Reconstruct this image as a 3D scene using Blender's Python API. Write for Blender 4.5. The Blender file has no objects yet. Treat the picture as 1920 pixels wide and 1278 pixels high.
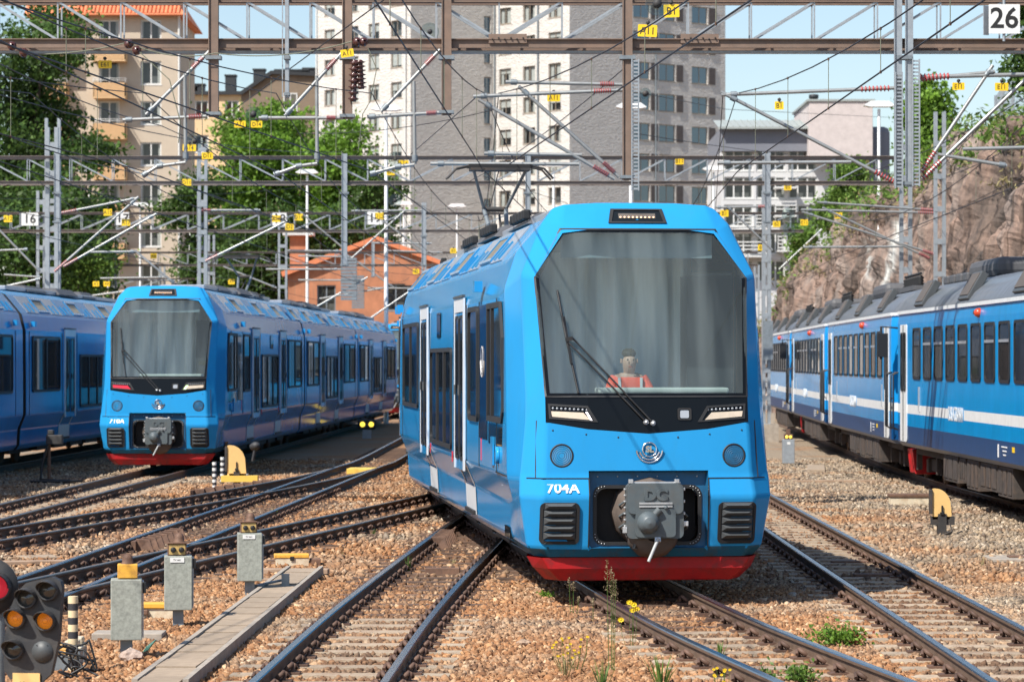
import bpy, bmesh, math, random
import numpy as np
from mathutils import Vector, Matrix, noise as mnoise
random.seed(7); np.random.seed(7)
sc = bpy.context.scene
COL = sc.collection
# ---------------------------------------------------------------- camera
F, HZ, CX, CH = 5600.0, 678.0, 960.0, 2.3      # focal length in photo pixels, horizon row, centre column, eye height over railhead
cam_d = bpy.data.cameras.new('camera'); cam = bpy.data.objects.new('camera', cam_d); COL.objects.link(cam)
cam.location = (0, 0, CH); cam.rotation_euler = (math.radians(90), 0, 0)
cam_d.sensor_width = 36; cam_d.lens = 105; cam_d.shift_y = (HZ-639)/1920
cam_d.clip_start = 0.5; cam_d.clip_end = 6000
cam_d.dof.use_dof = True; cam_d.dof.focus_distance = 30.5; cam_d.dof.aperture_fstop = 5.0
sc.camera = cam
sc.render.resolution_x = 1024; sc.render.resolution_y = 681
# ---------------------------------------------------------------- sky, sun, exposure
SUN = Vector((-0.60, -0.62, 1.0)).normalized()
w = bpy.data.worlds.new('World'); sc.world = w; w.use_nodes = True
nt = w.node_tree; bg = nt.nodes['Background']
sky = nt.nodes.new('ShaderNodeTexSky'); sky.sky_type = 'NISHITA'; sky.sun_disc = False
sky.sun_elevation = math.asin(SUN.z); sky.sun_rotation = math.atan2(SUN.x, SUN.y)
sky.air_density = 1.0; sky.dust_density = 1.0; sky.ozone_density = 1.4; sky.altitude = 30
nt.links.new(sky.outputs[0], bg.inputs[0]); bg.inputs[1].default_value = 0.110
sd = bpy.data.lights.new('sun', 'SUN'); sd.energy = 4.8; sd.angle = math.radians(0.53); sd.color = (1, 0.95, 0.87)
so = bpy.data.objects.new('sun', sd); COL.objects.link(so)
so.rotation_euler = (-SUN).to_track_quat('-Z', 'Y').to_euler(); so.location = (-30, -30, 50)
vs = sc.view_settings; vs.view_transform = 'Standard'; vs.look = 'None'; vs.exposure = 0.58; vs.gamma = 1; vs.use_curve_mapping = False
sc.cycles.max_bounces = 8; sc.cycles.transparent_max_bounces = 16
sc.cycles.caustics_reflective = False; sc.cycles.caustics_refractive = False

def P(px, py, Z): return Vector(((px-CX)*Z/F, Z, CH+(HZ-py)*Z/F))
def PG(px, py, zg=-0.16):                      # a photo point on the ground -> world
    Z = F*(CH-zg)/(py-HZ); return Vector(((px-CX)*Z/F, Z, zg))
# ---------------------------------------------------------------- object helpers
def link(o, parent=None):
    COL.objects.link(o)
    if parent is not None: o.parent = parent
    return o
def tag(o, label=None, cat=None, group=None, kind=None):
    if label: o['label'] = label
    if cat: o['category'] = cat
    if group: o['group'] = group
    if kind: o['kind'] = kind
    return o
def empty(name, loc=(0, 0, 0), rz=0, label=None, cat=None, group=None):
    o = bpy.data.objects.new(name, None); link(o); o.location = loc; o.rotation_euler = (0, 0, rz)
    o.empty_display_size = 0.2
    return tag(o, label, cat, group)
CHILD = {}
def children(o): return [c for c in bpy.data.objects if c.parent == o]
def copy_tree(o, parent=None, kids=None):
    if kids is None:
        kids = {}
        for c in bpy.data.objects:
            if c.parent is not None: kids.setdefault(c.parent.name, []).append(c)
    c = o.copy(); COL.objects.link(c); c.parent = parent
    for ch in kids.get(o.name, []): copy_tree(ch, c, kids)
    return c
class MB:
    def __init__(s): s.v = []; s.f = []; s.m = []; s.s = []
    def add(s, vs, fs, mi=0, sm=False):
        b = len(s.v); s.v += [tuple(v) for v in vs]
        for f in fs: s.f.append([i+b for i in f]); s.m.append(mi); s.s.append(sm)
        return s
    def box(s, c, d, mi=0, rz=0, M=None):
        x, y, z = d[0]/2, d[1]/2, d[2]/2
        vs = [Vector(p) for p in ((-x,-y,-z),(x,-y,-z),(x,y,-z),(-x,y,-z),(-x,-y,z),(x,-y,z),(x,y,z),(-x,y,z))]
        R = M if M is not None else Matrix.Rotation(rz, 3, 'Z')
        vs = [R @ v + Vector(c) for v in vs]
        return s.add(vs, [(0,3,2,1),(4,5,6,7),(0,1,5,4),(1,2,6,5),(2,3,7,6),(3,0,4,7)], mi)
    def bx(s, x0, x1, y0, y1, z0, z1, mi=0): return s.box(((x0+x1)/2,(y0+y1)/2,(z0+z1)/2), (abs(x1-x0),abs(y1-y0),abs(z1-z0)), mi)
    def beam(s, a, b, wd, h, mi=0, up=(0,0,1)):
        a, b = Vector(a), Vector(b); d = b-a; L = d.length
        if L < 1e-6: return s
        d.normalize(); up = Vector(up)
        if abs(d.dot(up)) > 0.99: up = Vector((0,1,0))
        r = d.cross(up).normalized(); u = r.cross(d)
        M = Matrix((r, d, u)).transposed()
        return s.box((a+b)/2, (wd, L, h), mi, M=M)
    def tube(s, pts, r, seg=8, mi=0, caps=True, sm=True):
        pts = [Vector(p) for p in pts]; n = len(pts)
        rs = r if isinstance(r, (list, tuple)) else [r]*n
        vs = []; ref = None
        for i, p in enumerate(pts):
            d = (pts[min(i+1, n-1)]-pts[max(i-1, 0)])
            if d.length < 1e-9: d = Vector((0,0,1))
            d.normalize()
            if ref is None: ref = Vector((0,0,1)) if abs(d.z) < 0.9 else Vector((1,0,0))
            a = d.cross(ref).normalized(); bb = a.cross(d); ref = bb
            for k in range(seg):
                t = 2*math.pi*k/seg; vs.append(p + (a*math.cos(t)+bb*math.sin(t))*rs[i])
        fs = []
        for i in range(n-1):
            for k in range(seg):
                k2 = (k+1) % seg; fs.append((i*seg+k, (i+1)*seg+k, (i+1)*seg+k2, i*seg+k2))
        s.add(vs, fs, mi, sm)
        if caps:
            s.add(vs[:seg], [tuple(range(seg))], mi); s.add(vs[-seg:], [tuple(range(seg-1, -1, -1))], mi)
        return s
    def lathe(s, prof, base, axis=(0,0,1), seg=16, mi=0, sm=True):
        ax = Vector(axis).normalized(); ref = Vector((0,0,1)) if abs(ax.z) < 0.9 else Vector((1,0,0))
        a = ax.cross(ref).normalized(); b = ax.cross(a); base = Vector(base); vs = []
        for r, h in prof:
            for k in range(seg):
                t = 2*math.pi*k/seg; vs.append(base + ax*h + (a*math.cos(t)+b*math.sin(t))*max(r, 1e-4))
        fs = []
        for i in range(len(prof)-1):
            for k in range(seg):
                k2 = (k+1) % seg; fs.append((i*seg+k, i*seg+k2, (i+1)*seg+k2, (i+1)*seg+k))
        return s.add(vs, fs, mi, sm)
    def prism(s, poly, fn, d0, d1, mi=0):        # poly: 2-d outline; fn(u, v, d) -> point
        n = len(poly)
        vs = [fn(u, v, d0) for u, v in poly] + [fn(u, v, d1) for u, v in poly]
        s.add(vs, [tuple(range(n-1, -1, -1)), tuple(range(n, 2*n))], mi)
        return s.add(vs, [(i, (i+1) % n, n+(i+1) % n, n+i) for i in range(n)], mi)
    def ring(s, outer, inner, fn, d0, d1, mi=0):
        n = len(outer)
        A = [fn(u, v, d1) for u, v in outer]; B = [fn(u, v, d1) for u, v in inner]
        C = [fn(u, v, d0) for u, v in outer]; D = [fn(u, v, d0) for u, v in inner]
        vs = A+B+C+D; fs = []
        for i in range(n):
            j = (i+1) % n
            fs += [(i, j, n+j, n+i), (2*n+i, 2*n+j, j, i), (n+i, n+j, 3*n+j, 3*n+i)]
        return s.add(vs, fs, mi)
    def mesh(s, name, mats):
        me = bpy.data.meshes.new(name); me.from_pydata(s.v, [], s.f)
        for m in (mats if isinstance(mats, (list, tuple)) else [mats]): me.materials.append(M_[m] if isinstance(m, str) else m)
        me.polygons.foreach_set('material_index', s.m); me.polygons.foreach_set('use_smooth', s.s)
        me.update(); return me
    def build(s, name, mats, parent=None, bevel=0, fix=True, seg=2, ang=30):
        me = s.mesh(name, mats)
        if fix:
            bm = bmesh.new(); bm.from_mesh(me)
            bmesh.ops.recalc_face_normals(bm, faces=bm.faces); bm.to_mesh(me); bm.free()
        o = link(bpy.data.objects.new(name, me), parent)
        if bevel:
            b = o.modifiers.new('bevel', 'BEVEL'); b.width = bevel; b.segments = seg; b.limit_method = 'ANGLE'; b.angle_limit = math.radians(ang)
        return o
def rrect(x0, x1, z0, z1, r, n=4):
    pts = []
    for cx, cz, a0 in ((x1-r, z1-r, 0), (x0+r, z1-r, 90), (x0+r, z0+r, 180), (x1-r, z0+r, 270)):
        for k in range(n+1):
            a = math.radians(a0+90*k/n); pts.append((cx+r*math.cos(a), cz+r*math.sin(a)))
    return pts
def inset(poly, d):                              # crude inset towards the centroid box
    us = [p[0] for p in poly]; vs_ = [p[1] for p in poly]
    cu, cv = (min(us)+max(us))/2, (min(vs_)+max(vs_))/2; hu, hv = (max(us)-min(us))/2, (max(vs_)-min(vs_))/2
    return [(cu+(u-cu)*(hu-d)/hu, cv+(v-cv)*(hv-d)/hv) for u, v in poly]
_txt = {}
def text_mesh(txt, size, depth=0.004, mat='white_paint', align='CENTER', bold=0.0, sx=1.0):
    key = (txt, size, depth, mat, bold, sx)
    if key in _txt: return _txt[key]
    cu = bpy.data.curves.new('lettering', 'FONT'); cu.body = txt; cu.size = size; cu.extrude = depth/2; cu.offset = bold
    cu.align_x = align; cu.align_y = 'CENTER'; cu.resolution_u = 3
    o = bpy.data.objects.new('lettering_tmp', cu); tmp = bpy.data.scenes.new('lettering_scene'); tmp.collection.objects.link(o)
    vl = tmp.view_layers[0]; vl.update()
    me = bpy.data.meshes.new_from_object(o.evaluated_get(vl.depsgraph))
    bpy.data.objects.remove(o); bpy.data.scenes.remove(tmp); me.name = 'lettering'
    if sx != 1.0:
        for v in me.vertices: v.co.x *= sx
    me.materials.clear(); me.materials.append(M_[mat]); _txt[key] = me
    return me
def text(txt, size, loc, parent=None, rot=(math.pi/2, 0, 0), name='lettering', **k):
    o = link(bpy.data.objects.new(name, text_mesh(txt, size, **k)), parent)
    o.location = loc; o.rotation_euler = rot
    return o
# ---------------------------------------------------------------- materials
M_ = {}
def mat(name, col, rough=0.6, metal=0.0, var=0.0, scale=6.0, bump=0.0, bscale=30.0, coat=0.0, spec=0.5, rand=0.0, dirt=None, dscale=2.0, damt=0.5, emit=None, estr=0, stretch=None, bdist=0.02):
    m = bpy.data.materials.new(name); m.use_nodes = True; M_[name] = m
    n = m.node_tree.nodes; l = m.node_tree.links; b = n['Principled BSDF']
    b.inputs['Roughness'].default_value = rough; b.inputs['Metallic'].default_value = metal
    b.inputs['Specular IOR Level'].default_value = spec; b.inputs['Coat Weight'].default_value = coat; b.inputs['Coat Roughness'].default_value = 0.05
    b.inputs['Base Color'].default_value = (*col, 1)
    cur = None
    if var or dirt or bump:
        tc = n.new('ShaderNodeTexCoord'); src = tc.outputs['Object']
        if stretch:
            mp = n.new('ShaderNodeMapping'); mp.inputs['Scale'].default_value = stretch; l.new(src, mp.inputs[0]); src = mp.outputs[0]
    if var:
        nz = n.new('ShaderNodeTexNoise'); nz.inputs['Scale'].default_value = scale; nz.inputs['Detail'].default_value = 6; nz.inputs['Roughness'].default_value = 0.65
        l.new(src, nz.inputs['Vector'])
        r = n.new('ShaderNodeValToRGB'); r.color_ramp.elements[0].position = 0.3; r.color_ramp.elements[1].position = 0.7
        r.color_ramp.elements[0].color = (*[c*(1-var) for c in col], 1); r.color_ramp.elements[1].color = (*[min(1, c*(1+var)) for c in col], 1)
        l.new(nz.outputs['Fac'], r.inputs[0]); cur = r.outputs[0]
    if dirt:
        nz = n.new('ShaderNodeTexNoise'); nz.inputs['Scale'].default_value = dscale; nz.inputs['Detail'].default_value = 8; nz.inputs['Roughness'].default_value = 0.7
        l.new(src, nz.inputs['Vector'])
        r = n.new('ShaderNodeValToRGB'); r.color_ramp.elements[0].position = 0.48; r.color_ramp.elements[1].position = 0.68
        r.color_ramp.elements[0].color = (0, 0, 0, 1); r.color_ramp.elements[1].color = (damt, damt, damt, 1); l.new(nz.outputs['Fac'], r.inputs[0])
        mx = n.new('ShaderNodeMix'); mx.data_type = 'RGBA'; l.new(r.outputs[0], mx.inputs[0])
        if cur is not None: l.new(cur, mx.inputs[6])
        else: mx.inputs[6].default_value = (*col, 1)
        mx.inputs[7].default_value = (*dirt, 1); cur = mx.outputs[2]
    if rand:
        oi = n.new('ShaderNodeObjectInfo'); mr = n.new('ShaderNodeMapRange'); mr.inputs[3].default_value = 1-rand; mr.inputs[4].default_value = 1+rand
        l.new(oi.outputs['Random'], mr.inputs[0])
        hs = n.new('ShaderNodeHueSaturation'); l.new(mr.outputs[0], hs.inputs['Value'])
        if cur is not None: l.new(cur, hs.inputs['Color'])
        else: hs.inputs['Color'].default_value = (*col, 1)
        cur = hs.outputs[0]
    if cur is not None: l.new(cur, b.inputs['Base Color'])
    if bump:
        nz = n.new('ShaderNodeTexNoise'); nz.inputs['Scale'].default_value = bscale; nz.inputs['Detail'].default_value = 5; l.new(src, nz.inputs['Vector'])
        bp = n.new('ShaderNodeBump'); bp.inputs['Strength'].default_value = bump; bp.inputs['Distance'].default_value = bdist
        l.new(nz.outputs['Fac'], bp.inputs['Height']); l.new(bp.outputs[0], b.inputs['Normal'])
    if emit: b.inputs['Emission Color'].default_value = (*emit, 1); b.inputs['Emission Strength'].default_value = estr
    return m
def glass(name, tint, ior=1.45, rough=0.0, film=None):
    m = bpy.data.materials.new(name); m.use_nodes = True; M_[name] = m
    n = m.node_tree.nodes; l = m.node_tree.links; n.remove(n['Principled BSDF'])
    t = n.new('ShaderNodeBsdfTransparent'); t.inputs[0].default_value = (*tint, 1)
    g = n.new('ShaderNodeBsdfGlossy'); g.inputs['Roughness'].default_value = rough
    fr = n.new('ShaderNodeFresnel'); ge = n.new('ShaderNodeNewGeometry'); mr = n.new('ShaderNodeMapRange'); mr.inputs[3].default_value = ior; mr.inputs[4].default_value = 1/ior
    l.new(ge.outputs['Backfacing'], mr.inputs[0]); l.new(mr.outputs[0], fr.inputs[0])      # same reflectance from either side of the thin sheet
    mx = n.new('ShaderNodeMixShader'); l.new(fr.outputs[0], mx.inputs[0]); l.new(t.outputs[0], mx.inputs[1]); l.new(g.outputs[0], mx.inputs[2])
    out = mx.outputs[0]
    if film:                                       # pale veil painted in as brightening glare, streaked like dust and dried rain
        tc = n.new('ShaderNodeTexCoord'); mp = n.new('ShaderNodeMapping'); mp.inputs['Scale'].default_value = (3.6, 1, .10); l.new(tc.outputs['Object'], mp.inputs[0])
        nz = n.new('ShaderNodeTexNoise'); nz.inputs['Scale'].default_value = 1.5; nz.inputs['Detail'].default_value = 2.5; nz.inputs['Roughness'].default_value = .4; l.new(mp.outputs[0], nz.inputs['Vector'])
        r2 = n.new('ShaderNodeMapRange'); r2.inputs[1].default_value = .38; r2.inputs[2].default_value = .66; r2.inputs[3].default_value = film[0]; r2.inputs[4].default_value = film[1]; l.new(nz.outputs['Fac'], r2.inputs[0])
        df = n.new('ShaderNodeBsdfDiffuse'); df.inputs[0].default_value = (.54, .64, .64, 1); m3 = n.new('ShaderNodeMixShader'); l.new(r2.outputs[0], m3.inputs[0]); l.new(out, m3.inputs[1]); l.new(df.outputs[0], m3.inputs[2]); out = m3.outputs[0]
    l.new(out, n['Material Output'].inputs[0])
    return m
def leafmat(name, c1, c2, trans=0.35):
    m = bpy.data.materials.new(name); m.use_nodes = True; M_[name] = m
    n = m.node_tree.nodes; l = m.node_tree.links; b = n['Principled BSDF']; b.inputs['Roughness'].default_value = 0.55; b.inputs['Specular IOR Level'].default_value = 0.3
    g = n.new('ShaderNodeNewGeometry'); r = n.new('ShaderNodeValToRGB')
    r.color_ramp.elements[0].color = (*c1, 1); r.color_ramp.elements[1].color = (*c2, 1); l.new(g.outputs['Random Per Island'], r.inputs[0])
    at = n.new('ShaderNodeAttribute'); at.attribute_name = 'tone'; hs = n.new('ShaderNodeHueSaturation'); l.new(at.outputs['Fac'], hs.inputs['Value']); l.new(r.outputs[0], hs.inputs['Color'])
    l.new(hs.outputs[0], b.inputs['Base Color'])
    tr = n.new('ShaderNodeBsdfTranslucent'); l.new(hs.outputs[0], tr.inputs[0])
    mx = n.new('ShaderNodeMixShader'); mx.inputs[0].default_value = trans; l.new(b.outputs[0], mx.inputs[1]); l.new(tr.outputs[0], mx.inputs[2])
    l.new(mx.outputs[0], n['Material Output'].inputs[0])
    return m
mat('blue_paint', (0.022, 0.268, 0.58), 0.12, spec=0.09, var=0.04, scale=1.5, dirt=(0.035, 0.225, 0.42), dscale=2.2, damt=0.35, stretch=(1, 1, .45))
mat('blue_grime', (0.012, 0.10, 0.17), 0.45, spec=0.16, dirt=(0.06, 0.062, 0.062), dscale=5, damt=0.95, stretch=(1, 1, 0.25))
mat('roof_blue', (0.02, 0.225, 0.47), 0.25, spec=0.25, var=0.1, scale=3, dirt=(0.20, 0.22, 0.25), dscale=3.0, damt=0.75, stretch=(1, 3, 0.5))
mat('roof_grey', (0.30, 0.33, 0.38), 0.35, coat=0.3, var=0.15, scale=3, dirt=(0.1, 0.1, 0.1), dscale=3, damt=0.6, stretch=(1, 3, 0.5))
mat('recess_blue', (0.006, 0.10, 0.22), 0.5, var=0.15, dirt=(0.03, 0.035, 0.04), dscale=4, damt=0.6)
mat('red_skirt', (0.42, 0.006, 0.010), 0.55, var=0.2, dirt=(0.07, 0.03, 0.03), dscale=5, damt=0.7)
mat('black_gloss', (0.005, 0.006, 0.007), 0.05, spec=0.22)
mat('black_rubber', (0.018, 0.018, 0.019), 0.55, var=0.2)
mat('black_matt', (0.012, 0.012, 0.013), 0.7)
mat('grey_plastic', (0.060, 0.066, 0.07), 0.5, var=0.12, scale=9)
mat('coupler_grey', (0.085, 0.105, 0.115), 0.42, var=0.12, scale=8, dirt=(0.12, 0.10, 0.08), dscale=6, damt=0.4)
mat('canvas_brown', (0.11, 0.085, 0.07), 0.85, var=0.2, bump=0.3, bscale=12)
mat('steel_pale', (0.55, 0.56, 0.57), 0.35, metal=0.6, var=0.1)
mat('chrome', (0.75, 0.76, 0.78), 0.15, metal=1.0)
mat('silver_paint', (0.62, 0.64, 0.66), 0.35, var=0.05)
mat('white_paint', (0.80, 0.80, 0.79), 0.5)
mat('slat_tan', (0.26, 0.24, 0.20), 0.6, var=.15)
mat('lamp_lens', (0.62, 0.52, 0.40), 0.18, coat=0.6, var=0.1, scale=14)
mat('handle_grey', (0.34, 0.35, 0.35), 0.5, var=.15)
mat('led_white', (0.9, 0.88, 0.95), 0.2, emit=(1, 0.9, 0.95), estr=2.2)
mat('led_off', (0.35, 0.38, 0.42), 0.2)
mat('led_amber', (0.7, 0.35, 0.15), 0.3, emit=(1, 0.62, 0.38), estr=1.6)
mat('marker_red', (0.55, 0.06, 0.02), 0.2, coat=0.4)
mat('face_shade', (0.05, 0.03, 0.02), 0.8)
mat('lamp_red', (0.5, 0.02, 0.04), 0.2, emit=(1, 0.05, 0.08), estr=0.25)
mat('lamp_green', (0.6, 0.9, 0.4), 0.2, emit=(0.75, 1, 0.45), estr=1.4)
mat('pane_dark', (0.012, 0.016, 0.020), 0.03, spec=0.12)
mat('pane_blue', (0.03, 0.06, 0.09), 0.04, spec=0.8)
mat('red_mark', (0.6, 0.02, 0.03), 0.5)
glass('windshield', (0.66, 0.77, 0.79), 1.5, film=(.05, .135))
glass('clear_pane', (0.55, 0.62, 0.64), 1.5)
mat('cab_grey', (0.55, 0.56, 0.54), 0.8)
mat('cab_dark', (0.03, 0.033, 0.036), 0.8)
mat('desk_pale', (0.50, 0.50, 0.44), 0.6, var=0.08)
mat('curtain', (0.84, 0.84, 0.80), 0.9, var=0.1, scale=3, stretch=(3, 3, .4))
mat('blind', (0.22, 0.27, 0.29), 0.8)
mat('skin', (0.50, 0.30, 0.22), 0.6)
mat('hair', (0.04, 0.03, 0.02), 0.7)
mat('vest_orange', (0.85, 0.10, 0.05), 0.7)
mat('cloth_dark', (0.03, 0.035, 0.05), 0.8)
mat('reflex', (0.6, 0.6, 0.58), 0.4)
mat('dark_machine', (0.035, 0.034, 0.034), 0.65, var=0.3, dirt=(0.09, 0.06, 0.04), dscale=4, damt=0.6)
mat('roof_machine', (0.085, 0.085, 0.09), 0.6, var=0.25)
mat('underframe', (0.06, 0.05, 0.045), 0.75, var=0.3, dirt=(0.13, 0.08, 0.05), dscale=3, damt=0.6)
mat('old_blue', (0.0, 0.255, 0.58), 0.15, spec=0.05, var=0.12, scale=2.5, stretch=(1, 1, .5))
mat('old_light_blue', (0.01, 0.26, 0.64), 0.2, spec=0.15, var=0.05)
mat('old_navy', (0.006, 0.055, 0.165), 0.3, spec=0.15, var=0.15)
mat('old_roof', (0.12, 0.13, 0.145), 0.42, var=0.35, scale=3, stretch=(1, 4, 1), coat=0.15)
mat('old_white', (0.72, 0.73, 0.72), 0.4, var=0.08)
mat('vent_brown', (0.10, 0.085, 0.075), 0.7, var=0.15)
mat('steel_top', (0.42, 0.43, 0.45), 0.26, metal=1.0, var=0.1)
mat('steel_top_dull', (0.30, 0.24, 0.19), 0.35, metal=0.8, var=0.2)
mat('rail_rust', (0.13, 0.082, 0.055), 0.75, var=0.25, scale=5, bump=0.2, bscale=40)
mat('clip_rust', (0.11, 0.062, 0.042), 0.7, rand=0.3)
mat('iron_rust', (0.13, 0.07, 0.045), 0.7, var=0.3, scale=12, dirt=(0.22, 0.12, 0.07), dscale=6)
mat('concrete_sleeper', (0.38, 0.30, 0.215), 0.85, var=0.18, scale=9, bump=0.3, bscale=60, rand=0.15, dirt=(0.20, 0.10, 0.055), dscale=4, damt=0.7)
mat('wood_sleeper', (0.10, 0.06, 0.04), 0.85, var=0.3, scale=9, bump=0.3, bscale=40, rand=0.3, dirt=(0.22, 0.12, 0.07), dscale=5, damt=0.7)
mat('concrete_lid', (0.32, 0.245, 0.175), 0.85, var=0.15, scale=10, bump=0.25, bscale=80, rand=0.10)
mat('concrete', (0.33, 0.285, 0.235), 0.85, var=0.2, scale=8, bump=0.2)
mat('galvanised', (0.30, 0.315, 0.275), 0.55, metal=0.1, var=0.28, scale=28)
mat('galv_pole', (0.33, 0.36, 0.385), 0.45, metal=0.35, var=0.15, scale=10)
mat('galv_dark', (0.22, 0.25, 0.27), 0.5, metal=0.4, var=0.2, scale=10)
mat('beam_grey', (0.20, 0.165, 0.145), 0.7, var=0.2, scale=3)
mat('beam_brown', (0.18, 0.125, 0.095), 0.7, var=0.2, scale=3, dirt=(0.25, 0.15, 0.10), dscale=2)
mat('tube_alu', (0.34, 0.35, 0.345), 0.42, metal=0.5, var=0.15, scale=5)
mat('insulator_brown', (0.07, 0.022, 0.018), 0.25, coat=0.6)
mat('insulator_red', (0.36, 0.045, 0.045), 0.45)
glass('insulator_glass', (0.80, 0.86, 0.84), 1.6)
mat('wire', (0.03, 0.027, 0.03), 0.55, metal=0.3)
mat('wire_green', (0.16, 0.17, 0.12), 0.6)
mat('sign_yellow', (0.86, 0.56, 0.015), 0.5, var=0.04)
mat('sign_black', (0.015, 0.015, 0.015), 0.6)
mat('sign_white', (0.70, 0.70, 0.68), 0.5)
mat('lamp_white', (0.82, 0.83, 0.83), 0.4)
mat('signal_black', (0.030, 0.031, 0.034), 0.6, var=0.2, dirt=(0.12, 0.10, 0.08), dscale=5, damt=0.35)
mat('amber_dark', (0.42, 0.11, 0.01), 0.3, emit=(1, 0.25, 0.01), estr=0.08)
mat('signal_amber', (0.80, 0.26, 0.02), 0.25, emit=(1, 0.30, 0.02), estr=0.16)
mat('lens_dark', (0.05, 0.05, 0.045), 0.12, coat=0.6)
mat('lens_yellow', (0.9, 0.6, 0.05), 0.2, emit=(1, 0.7, 0.08), estr=1.2)
mat('yellow_rust', (0.75, 0.40, 0.05), 0.55, var=0.15, scale=8, dirt=(0.28, 0.12, 0.04), dscale=8, damt=0.7)
mat('cream_yellow', (0.72, 0.47, 0.18), 0.5, var=0.05)
mat('yellow_plate', (0.78, 0.50, 0.09), 0.5, var=0.06)
mat('cream_white', (0.62, 0.54, 0.40), 0.6, var=0.15, dirt=(0.3, 0.15, 0.06), dscale=8)
mat('lantern_face', (0.50, 0.34, 0.12), 0.5, var=0.2, dirt=(0.14, 0.07, 0.03), dscale=14)
mat('stripe_cream', (0.66, 0.52, 0.32), 0.6, var=0.1)
mat('stripe_black', (0.03, 0.03, 0.035), 0.6)
mat('cable_black', (0.012, 0.012, 0.013), 0.5)
mat('cable_green', (0.02, 0.12, 0.09), 0.5)
mat('plank', (0.32, 0.22, 0.15), 0.85, var=0.25, scale=6)
mat('rock_pink', (0.38, 0.29, 0.24), 0.9, var=0.25, scale=14, bump=0.6, bscale=25)
# ================================================================ ground, ballast and tracks
GZ = -0.165
def ballast_material(name, stones):
    m = bpy.data.materials.new(name); m.use_nodes = True; M_[name] = m
    n = m.node_tree.nodes; l = m.node_tree.links; b = n['Principled BSDF']; b.inputs['Roughness'].default_value = 0.9; b.inputs['Specular IOR Level'].default_value = 0.25
    g = n.new('ShaderNodeNewGeometry')
    def noise_(scale, detail=4):
        z = n.new('ShaderNodeTexNoise'); z.inputs['Scale'].default_value = scale; z.inputs['Detail'].default_value = detail; l.new(g.outputs['Position'], z.inputs['Vector']); return z.outputs['Fac']
    def ramp(src, stops):
        r = n.new('ShaderNodeValToRGB'); e = r.color_ramp.elements
        while len(e) < len(stops): e.new(0.5)
        for k, (p, c) in enumerate(stops): e[k].position = p; e[k].color = (*c, 1)
        l.new(src, r.inputs[0]); return r.outputs[0]
    fine = g.outputs['Random Per Island'] if stones else noise_(38, 3)
    sp = (0, .14, .32, .5, .68, .86, 1) if stones else (.30, .36, .42, .5, .57, .64, .70)
    rust = ramp(fine, list(zip(sp, [(0.134, 0.061, 0.029), (0.287, 0.135, 0.061), (0.390, 0.190, 0.085), (0.225, 0.116, 0.058), (0.471, 0.260, 0.128), (0.318, 0.172, 0.092), (0.595, 0.399, 0.234)])))
    grey = ramp(fine, list(zip(sp, [(0.100, 0.080, 0.063), (0.241, 0.180, 0.125), (0.341, 0.259, 0.175), (0.171, 0.146, 0.120), (0.422, 0.322, 0.217), (0.271, 0.220, 0.166), (0.582, 0.477, 0.360)])))
    big = noise_(0.42, 5)
    # rusty between and along the near tracks, paler off to the sides
    sx = n.new('ShaderNodeSeparateXYZ'); l.new(g.outputs['Position'], sx.inputs[0])
    mr = n.new('ShaderNodeMapRange'); mr.inputs[1].default_value = 3.0; mr.inputs[2].default_value = 7.0; mr.inputs[3].default_value = 0.16; mr.inputs[4].default_value = -0.10; l.new(sx.outputs[0], mr.inputs[0])
    mr2 = n.new('ShaderNodeMapRange'); mr2.inputs[1].default_value = -8.0; mr2.inputs[2].default_value = -2.5; mr2.inputs[3].default_value = -0.12; mr2.inputs[4].default_value = 0.02; l.new(sx.outputs[0], mr2.inputs[0])
    ad = n.new('ShaderNodeMath'); l.new(big, ad.inputs[0]); l.new(mr.outputs[0], ad.inputs[1])
    ad2 = n.new('ShaderNodeMath'); l.new(ad.outputs[0], ad2.inputs[0]); l.new(mr2.outputs[0], ad2.inputs[1])
    fac = ramp(ad2.outputs[0], [(0.46, (0, 0, 0)), (0.70, (1, 1, 1))])
    mx = n.new('ShaderNodeMix'); mx.data_type = 'RGBA'; l.new(fac, mx.inputs[0]); l.new(grey, mx.inputs[6]); l.new(rust, mx.inputs[7])
    at = n.new('ShaderNodeAttribute'); at.attribute_name = 'soil'; ms = n.new('ShaderNodeMix'); ms.data_type = 'RGBA'; l.new(at.outputs['Fac'], ms.inputs[0]); l.new(mx.outputs[2], ms.inputs[6]); ms.inputs[7].default_value = (.095, .055, .036, 1)
    l.new(ms.outputs[2], b.inputs['Base Color'])
    v = n.new('ShaderNodeTexVoronoi'); v.inputs['Scale'].default_value = 60 if stones else 22; l.new(g.outputs['Position'], v.inputs['Vector'])
    bp = n.new('ShaderNodeBump'); bp.inputs['Strength'].default_value = 0.35 if stones else 0.9; bp.inputs['Distance'].default_value = 0.012 if stones else 0.04
    l.new(v.outputs['Distance'], bp.inputs['Height']); l.new(bp.outputs[0], b.inputs['Normal'])
ballast_material('ballast_ground', False); ballast_material('ballast_stone', True)
mb = MB()
N = 60
xs = [-1500, -300, -80] + list(np.linspace(-40, 40, 41)) + [80, 300, 1500]
ys = [-40, 0, 10] + list(np.linspace(16, 76, 61)) + [90, 120, 200, 400, 900, 3000]
vs_ = [(x, y, GZ + (0.02*mnoise.noise((x*.6, y*.6, 0)) if 12 < y < 80 and abs(x) < 45 else 0)) for y in ys for x in xs]
nx = len(xs)
mb.add(vs_, [(j*nx+i, j*nx+i+1, (j+1)*nx+i+1, (j+1)*nx+i) for j in range(len(ys)-1) for i in range(nx-1)], 0, True)
g = mb.build('ground', 'ballast_ground'); tag(g, kind='structure')

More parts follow.
